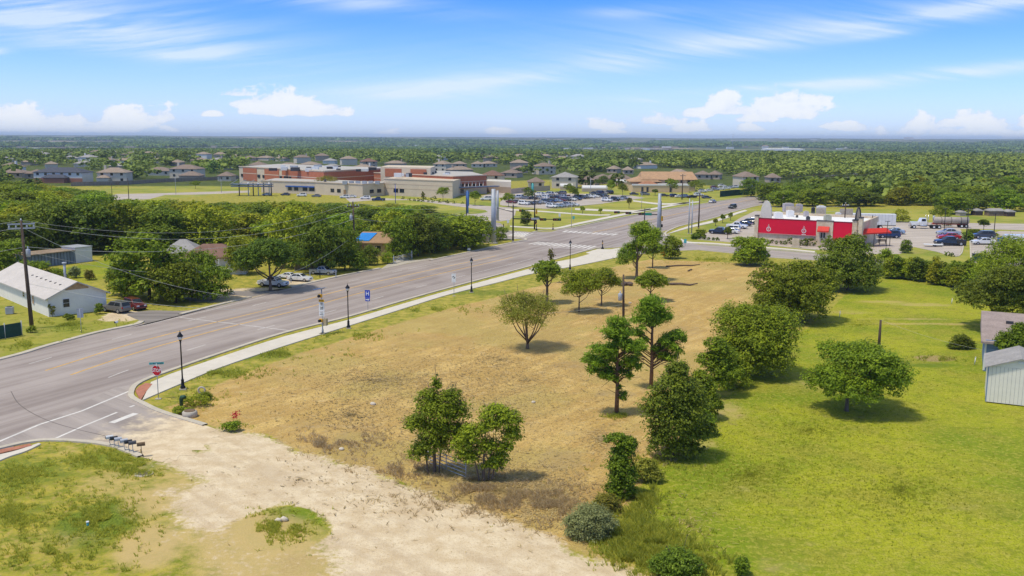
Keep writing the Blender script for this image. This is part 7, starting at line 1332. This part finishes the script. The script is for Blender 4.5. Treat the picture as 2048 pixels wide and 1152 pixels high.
cable(v3(p4, h4*.93), v3(p5, h5*.93), 1.4, 'upper cable between the restaurant pole and the pole by the twin steel poles'); cable(v3(p4, h4*.8), v3(p5, h5*.8), 1.4, 'lower cable between the restaurant pole and the pole by the twin steel poles'); cable(v3(p4, h4*.7), G(1726, 478), 0, 'slanting guy wire of the restaurant pole', .03, 2); cable(v3(p5, h5*.93), v3(p6, h6*.93), 1.5, 'cable between the pole by the twin steel poles and the daycare pole')
cable(v3(p3, 2.4), G(1060, 628, 1.6), .2, 'thin slack wire stretched left from the short lot pole', .02); g = G(1757, 704); cable(v3(g, 3.6), G(1966, 700, 2.8), .3, 'thin dark cable from the lawn pole to the blue house', .012)
# steel poles
M_['banner_blue'] = mat('banner_blue', (.07, .16, .36), .6, .1)
def spole(px, py, top, r, label, m='steel', cat='pole', name='steel_pole'):
    g = G(px, py); h = HT(px, py, top); s = empty(name, g, 0, label, cat); MB().cyl(0, 0, 0, .25, r*1.5, n=14).build('base_flange', M_['concrete'], s); MB().tube([(0, 0, .2), (0, 0, h)], [r, r*.72], 14).build('shaft', M_[m], s); return s, h
spole(987, 487, 378, .62, 'massive tapered grey steel monopole left of the junction'); spole(995, 442, 381, .42, 'slimmer grey steel monopole directly behind the massive one'); spole(1317, 474, 387, .5, 'massive grey steel monopole right of the junction')
spole(1377, 468, 397, .16, 'left of the twin thin steel poles on the verge'); spole(1383, 469, 401, .16, 'right of the twin thin steel poles on the verge'); spole(933, 480, 395, .13, 'black pole rising from bushes left of the steel monopole', 'black'); spole(958, 489, 448, .1, 'short grey pole next to the utility cabinet')
for px, py, tp, rr, lab, m_ in ((935, 428, 381, .35, 'thick blue banner pole in front of the gymnasium entrance', 'banner_blue'), (651, 388, 358, .4, 'thick dark blue banner pole before the beige school wing', 'trim'), (791, 408, 368, .12, 'slim blue light pole near the gymnasium windows', 'blue'), (352, 389, 352, .09, 'thin light pole on the playing field', 'steel'), (443, 385, 353, .1, 'light pole at the right end of the playing field', 'steel'), (1065, 394, 366, .3, 'green banner pole in the dark oak by the car park', 'signgreen'), (1100, 374, 353, .1, 'thin light pole behind the car park', 'steel'), (1181, 389, 356, .12, 'light pole at the right of the car park', 'steel'), (980, 380, 360, .12, 'light pole above the low white school wing', 'steel'), (1283, 419, 383, .07, 'thin pole on the grass beside the main road', 'steel'), (1143, 456, 395, .07, 'thin leaning pole on the verge past the junction', 'steel'), (1772, 495, 443, .08, 'dark light pole at the corner of the restaurant car park', 'black'), (1888, 463, 417, .09, 'dark light pole behind the silver sedan', 'black'), (1931, 492, 418, .11, 'tall dark light pole right of the black crew cab pickup', 'black'), (1988, 466, 427, .1, 'dark light pole right of the young dark tree', 'black'), (1706, 376, 352, .08, 'thin pole by the highway bend', 'steel')):
    s, h = spole(px, py, tp, rr, lab, m_, 'light pole', 'light_pole')
    if rr < .13: MB().box(-.5, -.15, h, .5, .15, h+.1).build('lamp_head', M_['trim'], s)
    elif rr > .25: MB().box(-.5, -.06, h*.35, .5, .06, h*.95).build('banner', M_[m_], s)
# traffic signals
def thead(par, x, z, n=3, horiz=True, col='black', y=-.12):
    if horiz: o = MB().box(x-.62*n/3-.1, y-.18, z-.28, x+.62*n/3+.1, y, z+.28).build('signal_head', M_[col], par, bevel=.03)
    else: o = MB().box(x-.22, y-.2, z-.62, x+.22, y, z+.62).build('signal_head', M_[col], par, bevel=.03)
    for i in range(3):
        d = (i-1)*.40; m = MB(); xx, zz = (x+d*n/3, z) if horiz else (x, z+d); m.tube([(xx, y-.18, zz), (xx, y-.23, zz)], .13, 10); m.build('lens', mat(['lens_red', 'lens_amber', 'lens_green'][i], [(.25, .02, .02), (.30, .16, .02), (.02, .18, .08)][i], .3, .05), o)
g = G(1026, 484); h = HT(1026, 484, 409); s = empty('traffic_signal', g, 0, 'traffic signal pole with long arm of horizontal heads, left corner of junction', 'traffic signal'); k = PPM(1026, 484); MB().cyl(0, 0, 0, .3, .3).build('base', M_['concrete'], s); MB().tube([(0, 0, .2), (0, 0, h)], [.2, .13], 12).build('pole', M_['black'], s)
za = h*.61; MB().tube([(0, 0, za+.1), (95/k, 1.5, za-.15)], [.13, .07], 8).build('mast_arm', M_['black'], s)
for x in (39, 60, 88): thead(s, x/k, za-.1 if x < 80 else za-.15, 3 if x < 80 else 4, True, 'black', x/95*1.5-.1)
MB().tube([(0, 0, h*.80), (-32/k, 2, h*.89)], [.08, .05], 8).build('mast_arm', M_['black'], s); MB().box(-.9+44/k, -.1, za-.05, .9+44/k, -.02, za+.35).build('street_name_plate', M_['steel'], s)
g = G(1069, 459); h = HT(1069, 459, 386); s = empty('traffic_signal', g, 0, 'traffic signal pole with short arm and yellow heads, far left corner', 'traffic signal'); k = PPM(1069, 459); MB().tube([(0, 0, 0), (0, 0, h)], [.2, .12], 12).build('pole', M_['black'], s); MB().tube([(0, 0, h*.55), (-28/k, 0, h*.53)], [.11, .06], 8).build('mast_arm', M_['black'], s); thead(s, -27/k, h*.52, 2); thead(s, .45, h*.50, 3, False, 'yellow'); thead(s, .25, h*.22, 2, False)
g = G(1321, 460); h = HT(1321, 460, 402); s = empty('traffic_signal', g, 0, 'traffic signal on right corner, long arm with green street sign', 'traffic signal'); k = PPM(1321, 460); MB().tube([(0, 0, 0), (0, 0, h)], [.18, .11], 12).build('pole', M_['black'], s); MB().tube([(0, 0, h*.52), (-94/k, -1, h*.63)], [.12, .06], 8).build('mast_arm', M_['black'], s)
for x in (40, 66, 89): thead(s, -x/k, h*(.52+.11*x/94)-.05, 3, True, 'black', -x/94-.1)
MB().box(-33/k, -.5, h*.55-.3, -19/k, -.44, h*.55+.3).build('street_name_plate', mat('sign_green', (.01, .24, .16), .5, .05), s); thead(s, .3, h*.40, 3, False, 'yellow'); MB().box(.1, -.3, h*.10, .5, .1, h*.2).build('pedestrian_head', M_['black'], s)
spole(1288, 477, 417, .15, 'black pole behind the tall slim lot tree', 'black')
for px, py, tp, lab in ((1205, 498, 481, 'black pedestrian push button post on the sidewalk corner'), (1106, 460, 447, 'black push button post on the grass past the crossing'), (1073, 461, 441, 'black push button post beside the far left signal'), (1007, 476, 448, 'black push button post left of the near signal pole')):
    g = G(px, py); h = HT(px, py, tp); s = empty('push_button_post', g, 0, lab, 'post'); MB().lathe(0, 0, [(.3, 0), (.28, .25), (.11, .45), (.09, h), (.03, h+.08)], 12).build('post', M_['black'], s); MB().box(-.08, -.2, h*.6, .08, -.08, h*.75).build('button_box', M_['yellow'], s)
g = G(972, 486); s = empty('utility_cabinet', g, -.2, 'beige utility cabinet on the verge left of the monopole', 'cabinet'); MB().box(-.75, -.5, .1, .75, .5, 1.9).build('cabinet', mat('beige_metal', (.50, .44, .36), .6, .08), s, bevel=.04); MB().box(-.9, -.6, 0, .9, .6, .1).build('base', M_['concrete'], s); MB().box(-.7, -.52, .2, -.02, -.505, 1.8).build('door', MATS['beige_metal'], s)
# mailboxes
def mailbox(px, py, top, m, label, yaw=.35, post='steel', bent=0., L=.5, r_=.10, flag=False):
    g = G(px, py); h = HT(px, py, top); s = empty('mailbox', g, yaw, label, 'mailbox', 'mailboxes at the gravel drive corner'); zb = h-2*r_-.06
    p = MB(); p.tube([(bent*.6, .1, 0), (bent*.3, 0, zb*.45), (0, 0, zb)], .025, 6) ; p.build('post', M_[post], s)
    prof = [(-r_, 0), (r_, 0)]+[(math.cos(a_)*r_, r_+math.sin(a_)*r_) for a_ in np.linspace(0, math.pi, 9)]; n = len(prof)
    b = MB(); b.add([(x, y, zb+z) for y in (-L/2, L/2) for x, z in prof], [tuple(range(n)), tuple(range(n, 2*n))[::-1]]+[(i, n+i, n+(i+1) % n, (i+1) % n) for i in range(n)]); b = b.build('box', m, s); MB().add([(x*.95, -L/2-.012, zb+z*.97+.005) for x, z in prof], [tuple(range(n))]).build('door', M_['trim'] if not flag else m, b)
    if flag: MB().box(-.07, -.06, zb*.35, .07, -.02, zb*.68).build('reflector_tag', M_['yellow'], s)
MW = paint('mailbox_white', (.72, .72, .70)); MK = paint('mailbox_black', (.02, .02, .02)); MS = paint('mailbox_silver', (.50, .52, .56)); MG = mat('mailbox_grey', (.10, .10, .11), .6, .2); MBW = mat('rusty_brown', (.17, .11, .06), .8, .3, 6)
for px, py, tp, m, lab, b, f in ((220, 893, 869, MW, 'white mailbox, leftmost in the row at the drive corner', 0, 0), (229, 895, 871, MK, 'black mailbox second from left in the row', 0, 0), (237, 897, 873, MS, 'pale silver mailbox third from left in the row', .25, 0), (249, 903, 876, MS, 'silver blue mailbox left of the two dark ones', 0, 0), (258, 905, 878, MK, 'black mailbox between silver blue and dark grey ones', 0, 0), (266, 907, 880, MG, 'dark grey mailbox second from right in the row', .25, 0), (283.5, 914, 883, MBW, 'rusty brown mailbox on wooden post with yellow tag, rightmost', 0, 1)):
    mailbox(px, py, tp, m, lab, -1.0 if not f else -1.15, 'wood' if f else 'steel', b, .56 if f else .52, .125, bool(f))
mailbox(233, 655, 641, MW, 'small white mailbox alone on the far verge by the driveway', -.3, 'barkdark', 0, .45, .12)
# utility bits at the corner
s = empty('green_vent_pipe', G(363, 815), 0, 'dark green gooseneck pipe among weeds near the stop sign', 'pipe'); MB().tube([(0, 0, 0), (0, 0, .75), (.08, -.05, .93), (.28, -.12, .98), (.38, -.16, .88)], [.16, .16, .17, .18, .2], 12).build('pipe', mat('pipe_green', (.03, .08, .04), .5, .2), s)
s = empty('concrete_ring', G(404, 792), 0, 'pale concrete pipe end standing upright among weeds', 'pipe'); m = MB(); m.tube([(math.cos(a_)*.30, 0, .52+math.sin(a_)*.30) for a_ in np.linspace(0, 2*math.pi, 17)], .09, 8, False); m.build('ring', M_['concrete'], s); MB().box(-.12, -.1, 0, .12, .1, .3).build('foot', M_['concrete'], s)
s = empty('concrete_manhole', G(380, 833), 0, 'round raised concrete manhole with brown lid by the kerb', 'manhole'); MB().lathe(0, 0, [(.62, 0), (.60, .42), (.5, .5)], 20).build('ring', M_['concrete'], s); MB().cyl(0, 0, .5, .54, .45, n=20).build('lid', mat('rust_lid', (.18, .12, .07), .8, .2), s)
s = empty('manhole_cover', G(288, 948), 0, 'flat grey manhole cover in the grass below the mailboxes', 'manhole'); MB().cyl(0, 0, 0, .06, .62, n=24).build('frame', M_['concrete'], s); MB().cyl(0, 0, .06, .08, .46, n=24).build('lid', mat('iron_lid', (.16, .13, .11), .7, .2), s)
shrub('flowering_bush', 'low green bush with red flowers beside the side street kerb', 462, 862, 842, [(-6, .4, 16, 8), (6, .5, 14, 9), (12, .6, 10, 8)], 'green', 1500, .10, 150, 'bush', tr=.02)
rngf = np.random.RandomState(4); P = np.array(G(471, 848)+Vector((0, 0, .75)))+rngf.normal(0, .16, (90, 3)); fl = link('crown', leaf_mesh('flower_head', P, rngf.normal(0, 1, (90, 3)), .11, rngf.uniform(0, 1, 90), rngf, 1.2), [LEAF['flower']]); fl.name = 'blossom'; fb_ = [o for o in bpy.data.objects if o.name.startswith('flowering_bush')][0]; fl.data.transform(Matrix.Translation(-fb_.location)); fl.parent = fb_
for i, (px, py, tp, ps, kd) in enumerate([(392, 812, 792, [(0, .5, 26, 9), (-16, .4, 16, 8), (16, .5, 16, 8)], 'yellow'), (378, 828, 812, [(-20, .4, 14, 7), (0, .4, 12, 6)], 'green'), (410, 800, 786, [(0, .5, 14, 8)], 'green')]): shrub('weed_clump', ['yellow green weed clump between green pipe and concrete pipe end', 'green weeds in front of the raised manhole', 'small green weed tuft right of the concrete pipe end'][i], px, py, tp, ps, kd, 1600, .09, 160+i, 'weeds', tr=.01)
# gates, fences, logs, rocks
def gate(A, B, h, label, mtl, bars=5, name='metal_gate', posts=True):
    A = Vector(A); B = Vector(B); s = empty(name, A, 0, label, 'gate'); d = B-A; d.z = 0; n_ = d.length; u = d.normalized()
    for i in range(bars): z = .15+(h-.2)*i/(bars-1); MB().tube([(0, 0, z), tuple(d+Vector((0, 0, z)))], .028, 6).build('rail', mtl, s)
    for t_ in (0, .5, 1): q = d*t_; MB().tube([(q.x, q.y, .12), (q.x, q.y, h)], .03, 6).build('upright', mtl, s)
    MB().tube([(0, 0, .15), tuple(d*.5+Vector((0, 0, h-.05)))], .022, 6).build('brace', mtl, s)
    if posts:
        for q in (Vector((0, 0, 0))-u*.15, d+u*.15): MB().cyl(q.x, q.y, 0, h+.35, .08).build('post', M_['white'], s)
gate(G(788, 527), G(823, 518), 1.25, 'white ranch gate across the concrete apron left of the road', M_['white']); gate(G(855, 928), G(932, 958), 1.25, 'old galvanised farm gate leaning in the tangled trees', M_['steel'], 5, posts=False)
def fence(pts, h, label, mtl, post_m, name='fence', solid=True, step=2.4, mesh_h=None):
    P = [G(*p) for p in pts]; s = empty(name, P[0], 0, label, 'fence'); m = MB()
    for a, b in zip(P[:-1], P[1:]):
        a = a-P[0]; b = b-P[0]
        if solid: m.bar((a.x, a.y, h/2), (b.x, b.y, h/2), .06, h)
        else:
            for z in (h*.95, h*.5): m.bar((a.x, a.y, z), (b.x, b.y, z), .03, .03)
    m.build('panels' if solid else 'rails', mtl, s); tot = 0
    for a, b in zip(P[:-1], P[1:]):
        n = max(1, int((b-a).length/step)); 
        for i in range(n+1):
            if tot > 60: break
            q = a.lerp(b, i/n)-P[0]; MB().box(q.x-.06, q.y-.06, 0, q.x+.06, q.y+.06, h+.12).build('post', post_m, s); tot += 1
    return s
WF = mat('grey_wood_fence', (.26, .22, .18), .9, .25, 2, stretch=(3, 3, .5)); fence([(142, 372.5), (200, 371), (236, 370), (237, 370.5), (330, 364.5), (410, 361.5), (478, 358)], 1.9, 'long grey wooden fence behind the school playing field', WF, WF, 'wooden_fence', True, 6); fence([(1022, 388), (1066, 383), (1100, 381)], 2.2, 'beige screen fence behind the school car park left end', WT, WT, 'screen_fence', True, 6)
GF = mat('dark_green_screen', (.015, .06, .05), .8, .15); fence([(1440, 394), (1470, 391), (1506, 389.5)], 2.4, 'dark green screened fence by the vehicle yard', GF, M_['trim'], 'screen_fence', True, 4); fence([(1520, 385), (1560, 382), (1598, 379)], 2.4, 'dark green screened fence farther along the highway', GF, M_['trim'], 'screen_fence', True, 4)
fence([(582, 566), (600, 562), (640, 556), (672, 556)], 1.1, 'low wire fence in front of the white sedan and silver pickup', M_['steel'], M_['steel'], 'wire_fence', False, 1.6); fence([(590, 541), (625, 538), (655, 536)], 1.8, 'weathered plank fence behind the silver pickup', WF, WF, 'plank_fence')
fence([(1376, 416), (1420, 413)], .9, 'low rail by the highway verge', M_['steel'], M_['steel'], 'rail', False) if False else None
s = empty('flagpole', G(753, 516), 0, 'short white flagpole with red striped flag near the tan house', 'flagpole'); MB().cyl(0, 0, 0, 2.2, .03).build('pole', M_['white'], s); m = MB(); m.add([(-.02, 0, 2.1), (-1.0, -.1, 1.7), (-.95, -.1, 1.1), (-.02, 0, 1.6), (-.02, .02, 2.1), (-1.0, -.08, 1.7), (-.95, -.08, 1.1), (-.02, .02, 1.6)], [(0, 1, 2, 3), (7, 6, 5, 4)]); m.build('flag', mat('flag_stripes', (.55, .12, .12), .8, .3, 6, col2=(.7, .65, .62)), s)
LOG = mat('log_bark', (.14, .10, .075), .95, .3, 4); rngl = random.Random(8)
def log(pts, r, label):
    g = G(*pts[0]); m = MB(); m.tube([G(*p)-g+Vector((0, 0, r*.9+(i % 2)*.08)) for i, p in enumerate(pts)], [r, r*.9, r*.7, r*.4][:len(pts)], 8); o = m.build('fallen_log', LOG, None, tuple(g)); tag(o, label, 'log')
log([(1330, 570), (1360, 570.5), (1380, 572), (1395, 570)], .2, 'fallen log lying right of the compact lot tree'); log([(1332, 534), (1355, 533), (1385, 532), (1400, 531)], .14, 'thin fallen log lying by the top edge of the cleared lot'); log([(1225, 568), (1242, 567), (1258, 570)], .25, 'dark log lying behind the short transformer pole'); log([(1376, 543), (1381, 541), (1384, 540)], .12, 'short log piece below the thin fallen log')
s = MB(); rngl = random.Random(2)
for i in range(14): s.ball((rngl.uniform(-1, 1), rngl.uniform(-.5, .5), rngl.uniform(.1, .4)), rngl.uniform(.2, .45), 7, (1.2, 1, .7))
tag(s.build('uprooted_stump', LOG, None, tuple(G(1249, 571))), 'uprooted root ball behind the short transformer pole', 'stump')
def rock(px, py, r, label, m=None):
    me = MB().ball((0, 0, r*.5), r, 10, (1.2, .9, .75)).mesh('rock'); rr = np.random.RandomState(int(px)); 
    for v in me.vertices: v.co = v.co*(1+.18*(vnoise(v.co.x*3/r*.3+px, v.co.y*3/r*.3+v.co.z*5, 3)-.5)*2)
    o = link('rock', me, [m or mat('limestone_rock', (.62, .54, .42), .9, .15, 4, bump=.4)]); o.location = G(px, py); tag(o, label, 'rock')
rock(557, 1044, .19, 'pale limestone rock on the grass island, left one'); rock(569, 1042, .21, 'pale limestone rock on the grass island, right one'); rock(683, 900, .2, 'white rock among brush beside the drive'); rock(746, 810, .24, 'grey rock lying alone in the lot'); rock(1067, 806, .16, 'small white rock in the middle of the cleared lot'); rock(1260, 607, .2, 'white rock right of the short transformer pole')
s = empty('drain_cleanout', G(176, 1056), 0, 'teal pipe stub with white cap in the weeds bottom left', 'pipe'); MB().cyl(0, 0, 0, .34, .07).build('pipe', mat('teal_pipe', (.04, .30, .34), .5, .1), s); MB().cyl(0, 0, .34, .42, .085).build('cap', M_['white'], s)
for px, py, lab in ((1679, 634, 'white marker stake at the upper left of the lawn'), (1903, 608, 'white marker stake at the upper right of the lawn'), (1949, 729, 'white marker stake beside the blue house')):
    s = empty('marker_stake', G(px, py), 0, lab, 'stake'); m = MB(); m.tube([(0, 0, 0), (.06, 0, .75)], .05, 8); m.build('pipe', M_['white'], s); MB().cyl(.06, 0, .74, .80, .065).build('cap', M_['white'], s)
s = empty('picnic_bench', G(1764, 487), -.2, 'dark brown bench outside the restaurant awning', 'bench'); MB().box(-.9, -.2, .42, .9, .2, .48).build('seat', M_['barkdark'], s); MB().box(-.9, .18, .6, .9, .24, .95).build('backrest', M_['barkdark'], s)
for x in (-.7, .7): MB().box(x-.05, -.18, 0, x+.05, .22, .6).build('leg', M_['trim'], s)
s = empty('green_dumpster', G(1956, 523), -.2, 'dark green dumpster beside yellow gate at right', 'dumpster'); MB().box(-1, -.6, .1, 1, .6, 1.4).build('bin', mat('dumpster_green', (.02, .07, .05), .6, .2), s, bevel=.04); MB().box(-1.05, -.65, 1.41, 1.05, .65, 1.5).build('lid', M_['black'], s)
s = empty('orange_barricade', G(1618, 370), 0, 'orange barricades at the highway bend, left group', 'barricade'); [MB().box(-2+i*1.5, 0, .1, -1.2+i*1.5, .2, 1.4).build('panel', M_['orange'], s) for i in range(3)]
s = empty('orange_barricade', G(1694, 372), 0, 'orange barricade stack at the highway bend, right one', 'barricade'); [MB().box(-.8+i*.7, 0, .1, -.4+i*.7, .2, 3).build('panel', M_['orange'], s) for i in range(3)]
s = empty('timber_play_frame', G(1632, 372), 0, 'dark timber play frame beside the highway bend', 'play structure'); [MB().box(x-.2, -.2, 0, x+.2, .2, 6).build('post', M_['wood'], s) for x in (-1.5, 1.5)]; MB().box(-2.5, -1, 4, 4, 1, 4.4).build('deck', M_['wood'], s)
# ------------------------------------------------------------------ weeds, straw and litter on the ground
def in_poly(x, y, poly): return polyd(np.array([x]), np.array([y]), poly)[0] > 0
NOGROW = [PP(farE[2:18])+PP([(1232, 516), (1117, 539), (995, 566), (898, 590), (800, 620.5), (700, 652), (566, 694), (444, 735), (371, 765), (317, 788), (285, 803), (270, 812)])+PP([(262, 790), (100, 882), (0, 898), (-120, 925)]), [tuple(p) for p in side], PP([(-120, 925), (-120, 990), (82, 890), (100, 882), (60, 884)])]
_gx = np.arange(-90, 60, .5); _gy = np.arange(40, 260, .5); _GX, _GY = np.meshgrid(_gx, _gy); _NG = np.zeros(_GX.shape, bool)
for pl in NOGROW: _NG |= polyd(_GX, _GY, pl) > -.25
def grow_ok(P):
    i = int((P[0][1]-40)/.5+.5); j = int((P[0][0]+90)/.5+.5)
    return [not (0 <= i < _NG.shape[0] and 0 <= j < _NG.shape[1] and _NG[i, j])]
    P = np.array(P); ok = np.ones(len(P), bool)
    for pl in NOGROW: ok &= polyd(P[:, 0], P[:, 1], pl) < 0
    return ok
def tufts(name, label, cat, zones, n, kd, seed, h=(.15, .4), wdt=.035, blades=7, lean=1.2):
    rng = np.random.RandomState(seed); V = []; T = []
    tw = sum(z[4] for z in zones)
    for px, py, rx, ry, wt in zones:
        m = int(n*wt/tw)
        for _ in range(m):
            r = min(2.2, abs(rng.normal(0, .62))); a = rng.uniform(0, 6.28); x_, y_ = px+rx*r*math.cos(a), py+ry*r*math.sin(a)
            if x_ > 330 and y_ > 905 and kd == 'weed' and x_ < 480: continue
            if kd != 'lawnleaf' and vnoise(np.array(x_/26.), np.array(y_/11.), seed) < .38: continue
            if y_ > 1160 or y_ < 300: continue
            g = G(x_, y_); ct = rng.uniform(.1, .8)
            if kd == 'weed' and not grow_ok([(g.x, g.y)])[0]: continue
            for b in range(blades):
                an = rng.uniform(0, 6.28); hh = rng.uniform(*h); l = lean*hh*rng.uniform(.2, 1); bx, by = g.x+rng.normal(0, .06), g.y+rng.normal(0, .06); dx, dy = math.cos(an), math.sin(an)
                w = wdt*rng.uniform(.6, 1.4); V += [(bx-dy*w, by+dx*w, 0), (bx+dy*w, by-dx*w, 0), (bx+dx*l*.5+dy*w*.6, by+dy*l*.5-dx*w*.6, hh*.7), (bx+dx*l, by+dy*l, hh)]; T.append(np.clip(ct+rng.normal(0, .15), 0, 1))
    V = np.array(V, np.float32); N = len(T); me = bpy.data.meshes.new(name); me.vertices.add(4*N); me.vertices.foreach_set('co', V.ravel()); me.loops.add(4*N); me.loops.foreach_set('vertex_index', np.arange(4*N, dtype=np.int32)); me.polygons.add(N); me.polygons.foreach_set('loop_start', np.arange(0, 4*N, 4, dtype=np.int32)); me.polygons.foreach_set('loop_total', np.full(N, 4, np.int32)); me.update(); a = me.attributes.new('tint', 'FLOAT', 'FACE'); a.data.foreach_set('value', np.array(T, np.float32)); tag(link(name, me, [LEAF[kd]]), label, cat, kind='stuff')
tufts('weeds', 'patches of green weeds and rough grass on the lower left verge', 'weeds', [(200, 1040, 110, 55, 4), (40, 950, 130, 55, 3), (210, 920, 110, 30, 2.5), (30, 1030, 60, 40, 2), (280, 940, 45, 16, 1.6), (560, 1055, 75, 32, 2.2), (100, 1110, 160, 40, 2), (450, 856, 40, 9, .6), (400, 800, 50, 16, 1)], 6500, 'weed', 1, (.08, .26), .022, 6)
tufts('verge_grass', 'rough grass along the sidewalk edge and hedge foot', 'grass', [(420, 748, 110, 12, 2), (560, 708, 110, 12, 2), (690, 672, 90, 9, 1.5), (860, 620, 120, 9, 1.2), (1230, 832, 22, 5, .5), (1300, 930, 80, 24, 1.5), (1290, 1060, 90, 60, 3.5), (1340, 1110, 80, 40, 3), (1220, 1090, 50, 30, 1.5), (1420, 520, 120, 10, 1.2), (1600, 560, 80, 8, .8), (1240, 540, 60, 5, .5), (1870, 718, 44, 7, .6), (130, 650, 130, 14, 1.4), (60, 690, 90, 12, 1)], 6500, 'weed', 2, (.1, .34), .024, 6)
tufts('tall_yellow_grass', 'tall yellow green grass between the drive and the lawn', 'grass', [(1285, 1000, 30, 36, 2), (1262, 1070, 40, 40, 2), (1320, 1090, 60, 40, 2), (1380, 1130, 70, 24, 1.6), (1260, 1120, 50, 20, 1)], 2300, 'weed', 3, (.2, .55), .02, 7, .8)
tufts('dry_brush', 'dry brown brush and cut stalks along the drive edge of the lot', 'brush', [(700, 880, 110, 34, 1.6), (820, 940, 110, 26, 2), (1000, 1000, 170, 40, 4), (1100, 1010, 80, 45, 3), (960, 970, 60, 24, 2), (640, 890, 60, 20, 1), (1330, 900, 60, 20, .6), (1060, 540, 0, 0, .1)], 5200, 'dry', 4, (.08, .34), .014, 6, 1.1)
def litter(name, label, zones, n, kd, seed, L=(.12, .5), w=.018):
    rng = np.random.RandomState(seed); C = []; tw = sum(z[4] for z in zones); V = []; T = []
    for px, py, rx, ry, wt in zones:
        for _ in range(int(n*wt/tw)):
            r = abs(rng.normal(0, .65)); a = rng.uniform(0, 6.28); g = G(px+rx*r*math.cos(a), min(1180, py+ry*r*math.sin(a))); an = rng.uniform(0, 6.28); l = rng.uniform(*L)/2; dx, dy = math.cos(an), math.sin(an); ww = w*rng.uniform(.6, 1.5); z = rng.uniform(.02, .07)
            V += [(g.x-dx*l-dy*ww, g.y-dy*l+dx*ww, z), (g.x-dx*l+dy*ww, g.y-dy*l-dx*ww, z), (g.x+dx*l+dy*ww, g.y+dy*l-dx*ww, z+.03), (g.x+dx*l-dy*ww, g.y+dy*l+dx*ww, z+.03)]; T.append(rng.uniform(.2, 1))
    N = len(T); me = bpy.data.meshes.new(name); me.from_pydata(V, [], [tuple(range(4*i, 4*i+4)) for i in range(N)]); a = me.attributes.new('tint', 'FLOAT', 'FACE'); a.data.foreach_set('value', np.array(T, np.float32)); tag(link(name, me, [LEAF[kd]]), label, 'debris', kind='stuff')
litter('straw_litter', 'pale cut straw and stalks strewn over the cleared lot', [(1050, 760, 330, 110, 5), (760, 760, 260, 70, 4), (1250, 640, 200, 70, 2), (1100, 1000, 110, 60, 5), (1000, 960, 150, 50, 4), (900, 900, 220, 60, 3), (1000, 820, 240, 80, 3), (800, 760, 280, 60, 2), (1200, 880, 70, 60, 1.5), (1200, 700, 200, 70, 1.5), (1380, 1050, 80, 60, .3), (750, 1000, 300, 90, .6)], 17000, 'straw', 5, (.1, .42), .016)
litter('dark_litter', 'dark twigs and bark crumbs on the cleared lot and drive', [(1000, 720, 330, 110, 4), (740, 760, 260, 60, 2.5), (1250, 620, 230, 60, 2), (900, 780, 300, 90, 3), (700, 830, 160, 50, 2), (1150, 620, 220, 40, 1.5), (1000, 980, 160, 50, 2), (600, 960, 200, 60, .2)], 7500, 'earth', 6, (.06, .34), .026)
tufts('lawn_tufts', 'uneven longer grass tufts scattered through the mown lawn', 'grass', [(1500, 950, 260, 110, 4), (1800, 980, 260, 120, 4), (1750, 760, 240, 70, 2.4), (1620, 860, 260, 90, 3), (1720, 650, 240, 40, 1)], 7500, 'lawnleaf', 9, (.04, .12), .022, 4)
# ------------------------------------------------------------------ air
hzb = MB().box(-15500, -600, -32, 15500, 17500, 75).build('haze', None); hzb['kind'] = 'stuff'; tag(hzb, 'thin pale blue summer haze filling the air to the horizon', 'haze')
hm = bpy.data.materials.new('haze_air'); hm.use_nodes = True; t = NT(hm.node_tree); t.n.clear(); o = t.add('ShaderNodeOutputMaterial'); v = t.add('ShaderNodeVolumePrincipled'); v.inputs['Color'].default_value = (.66, .81, 1, 1); v.inputs['Density'].default_value = 9e-5; v.inputs['Anisotropy'].default_value = .0; t.con(v.outputs[0], o.inputs['Volume']); hzb.data.materials.clear(); hzb.data.materials.append(hm)
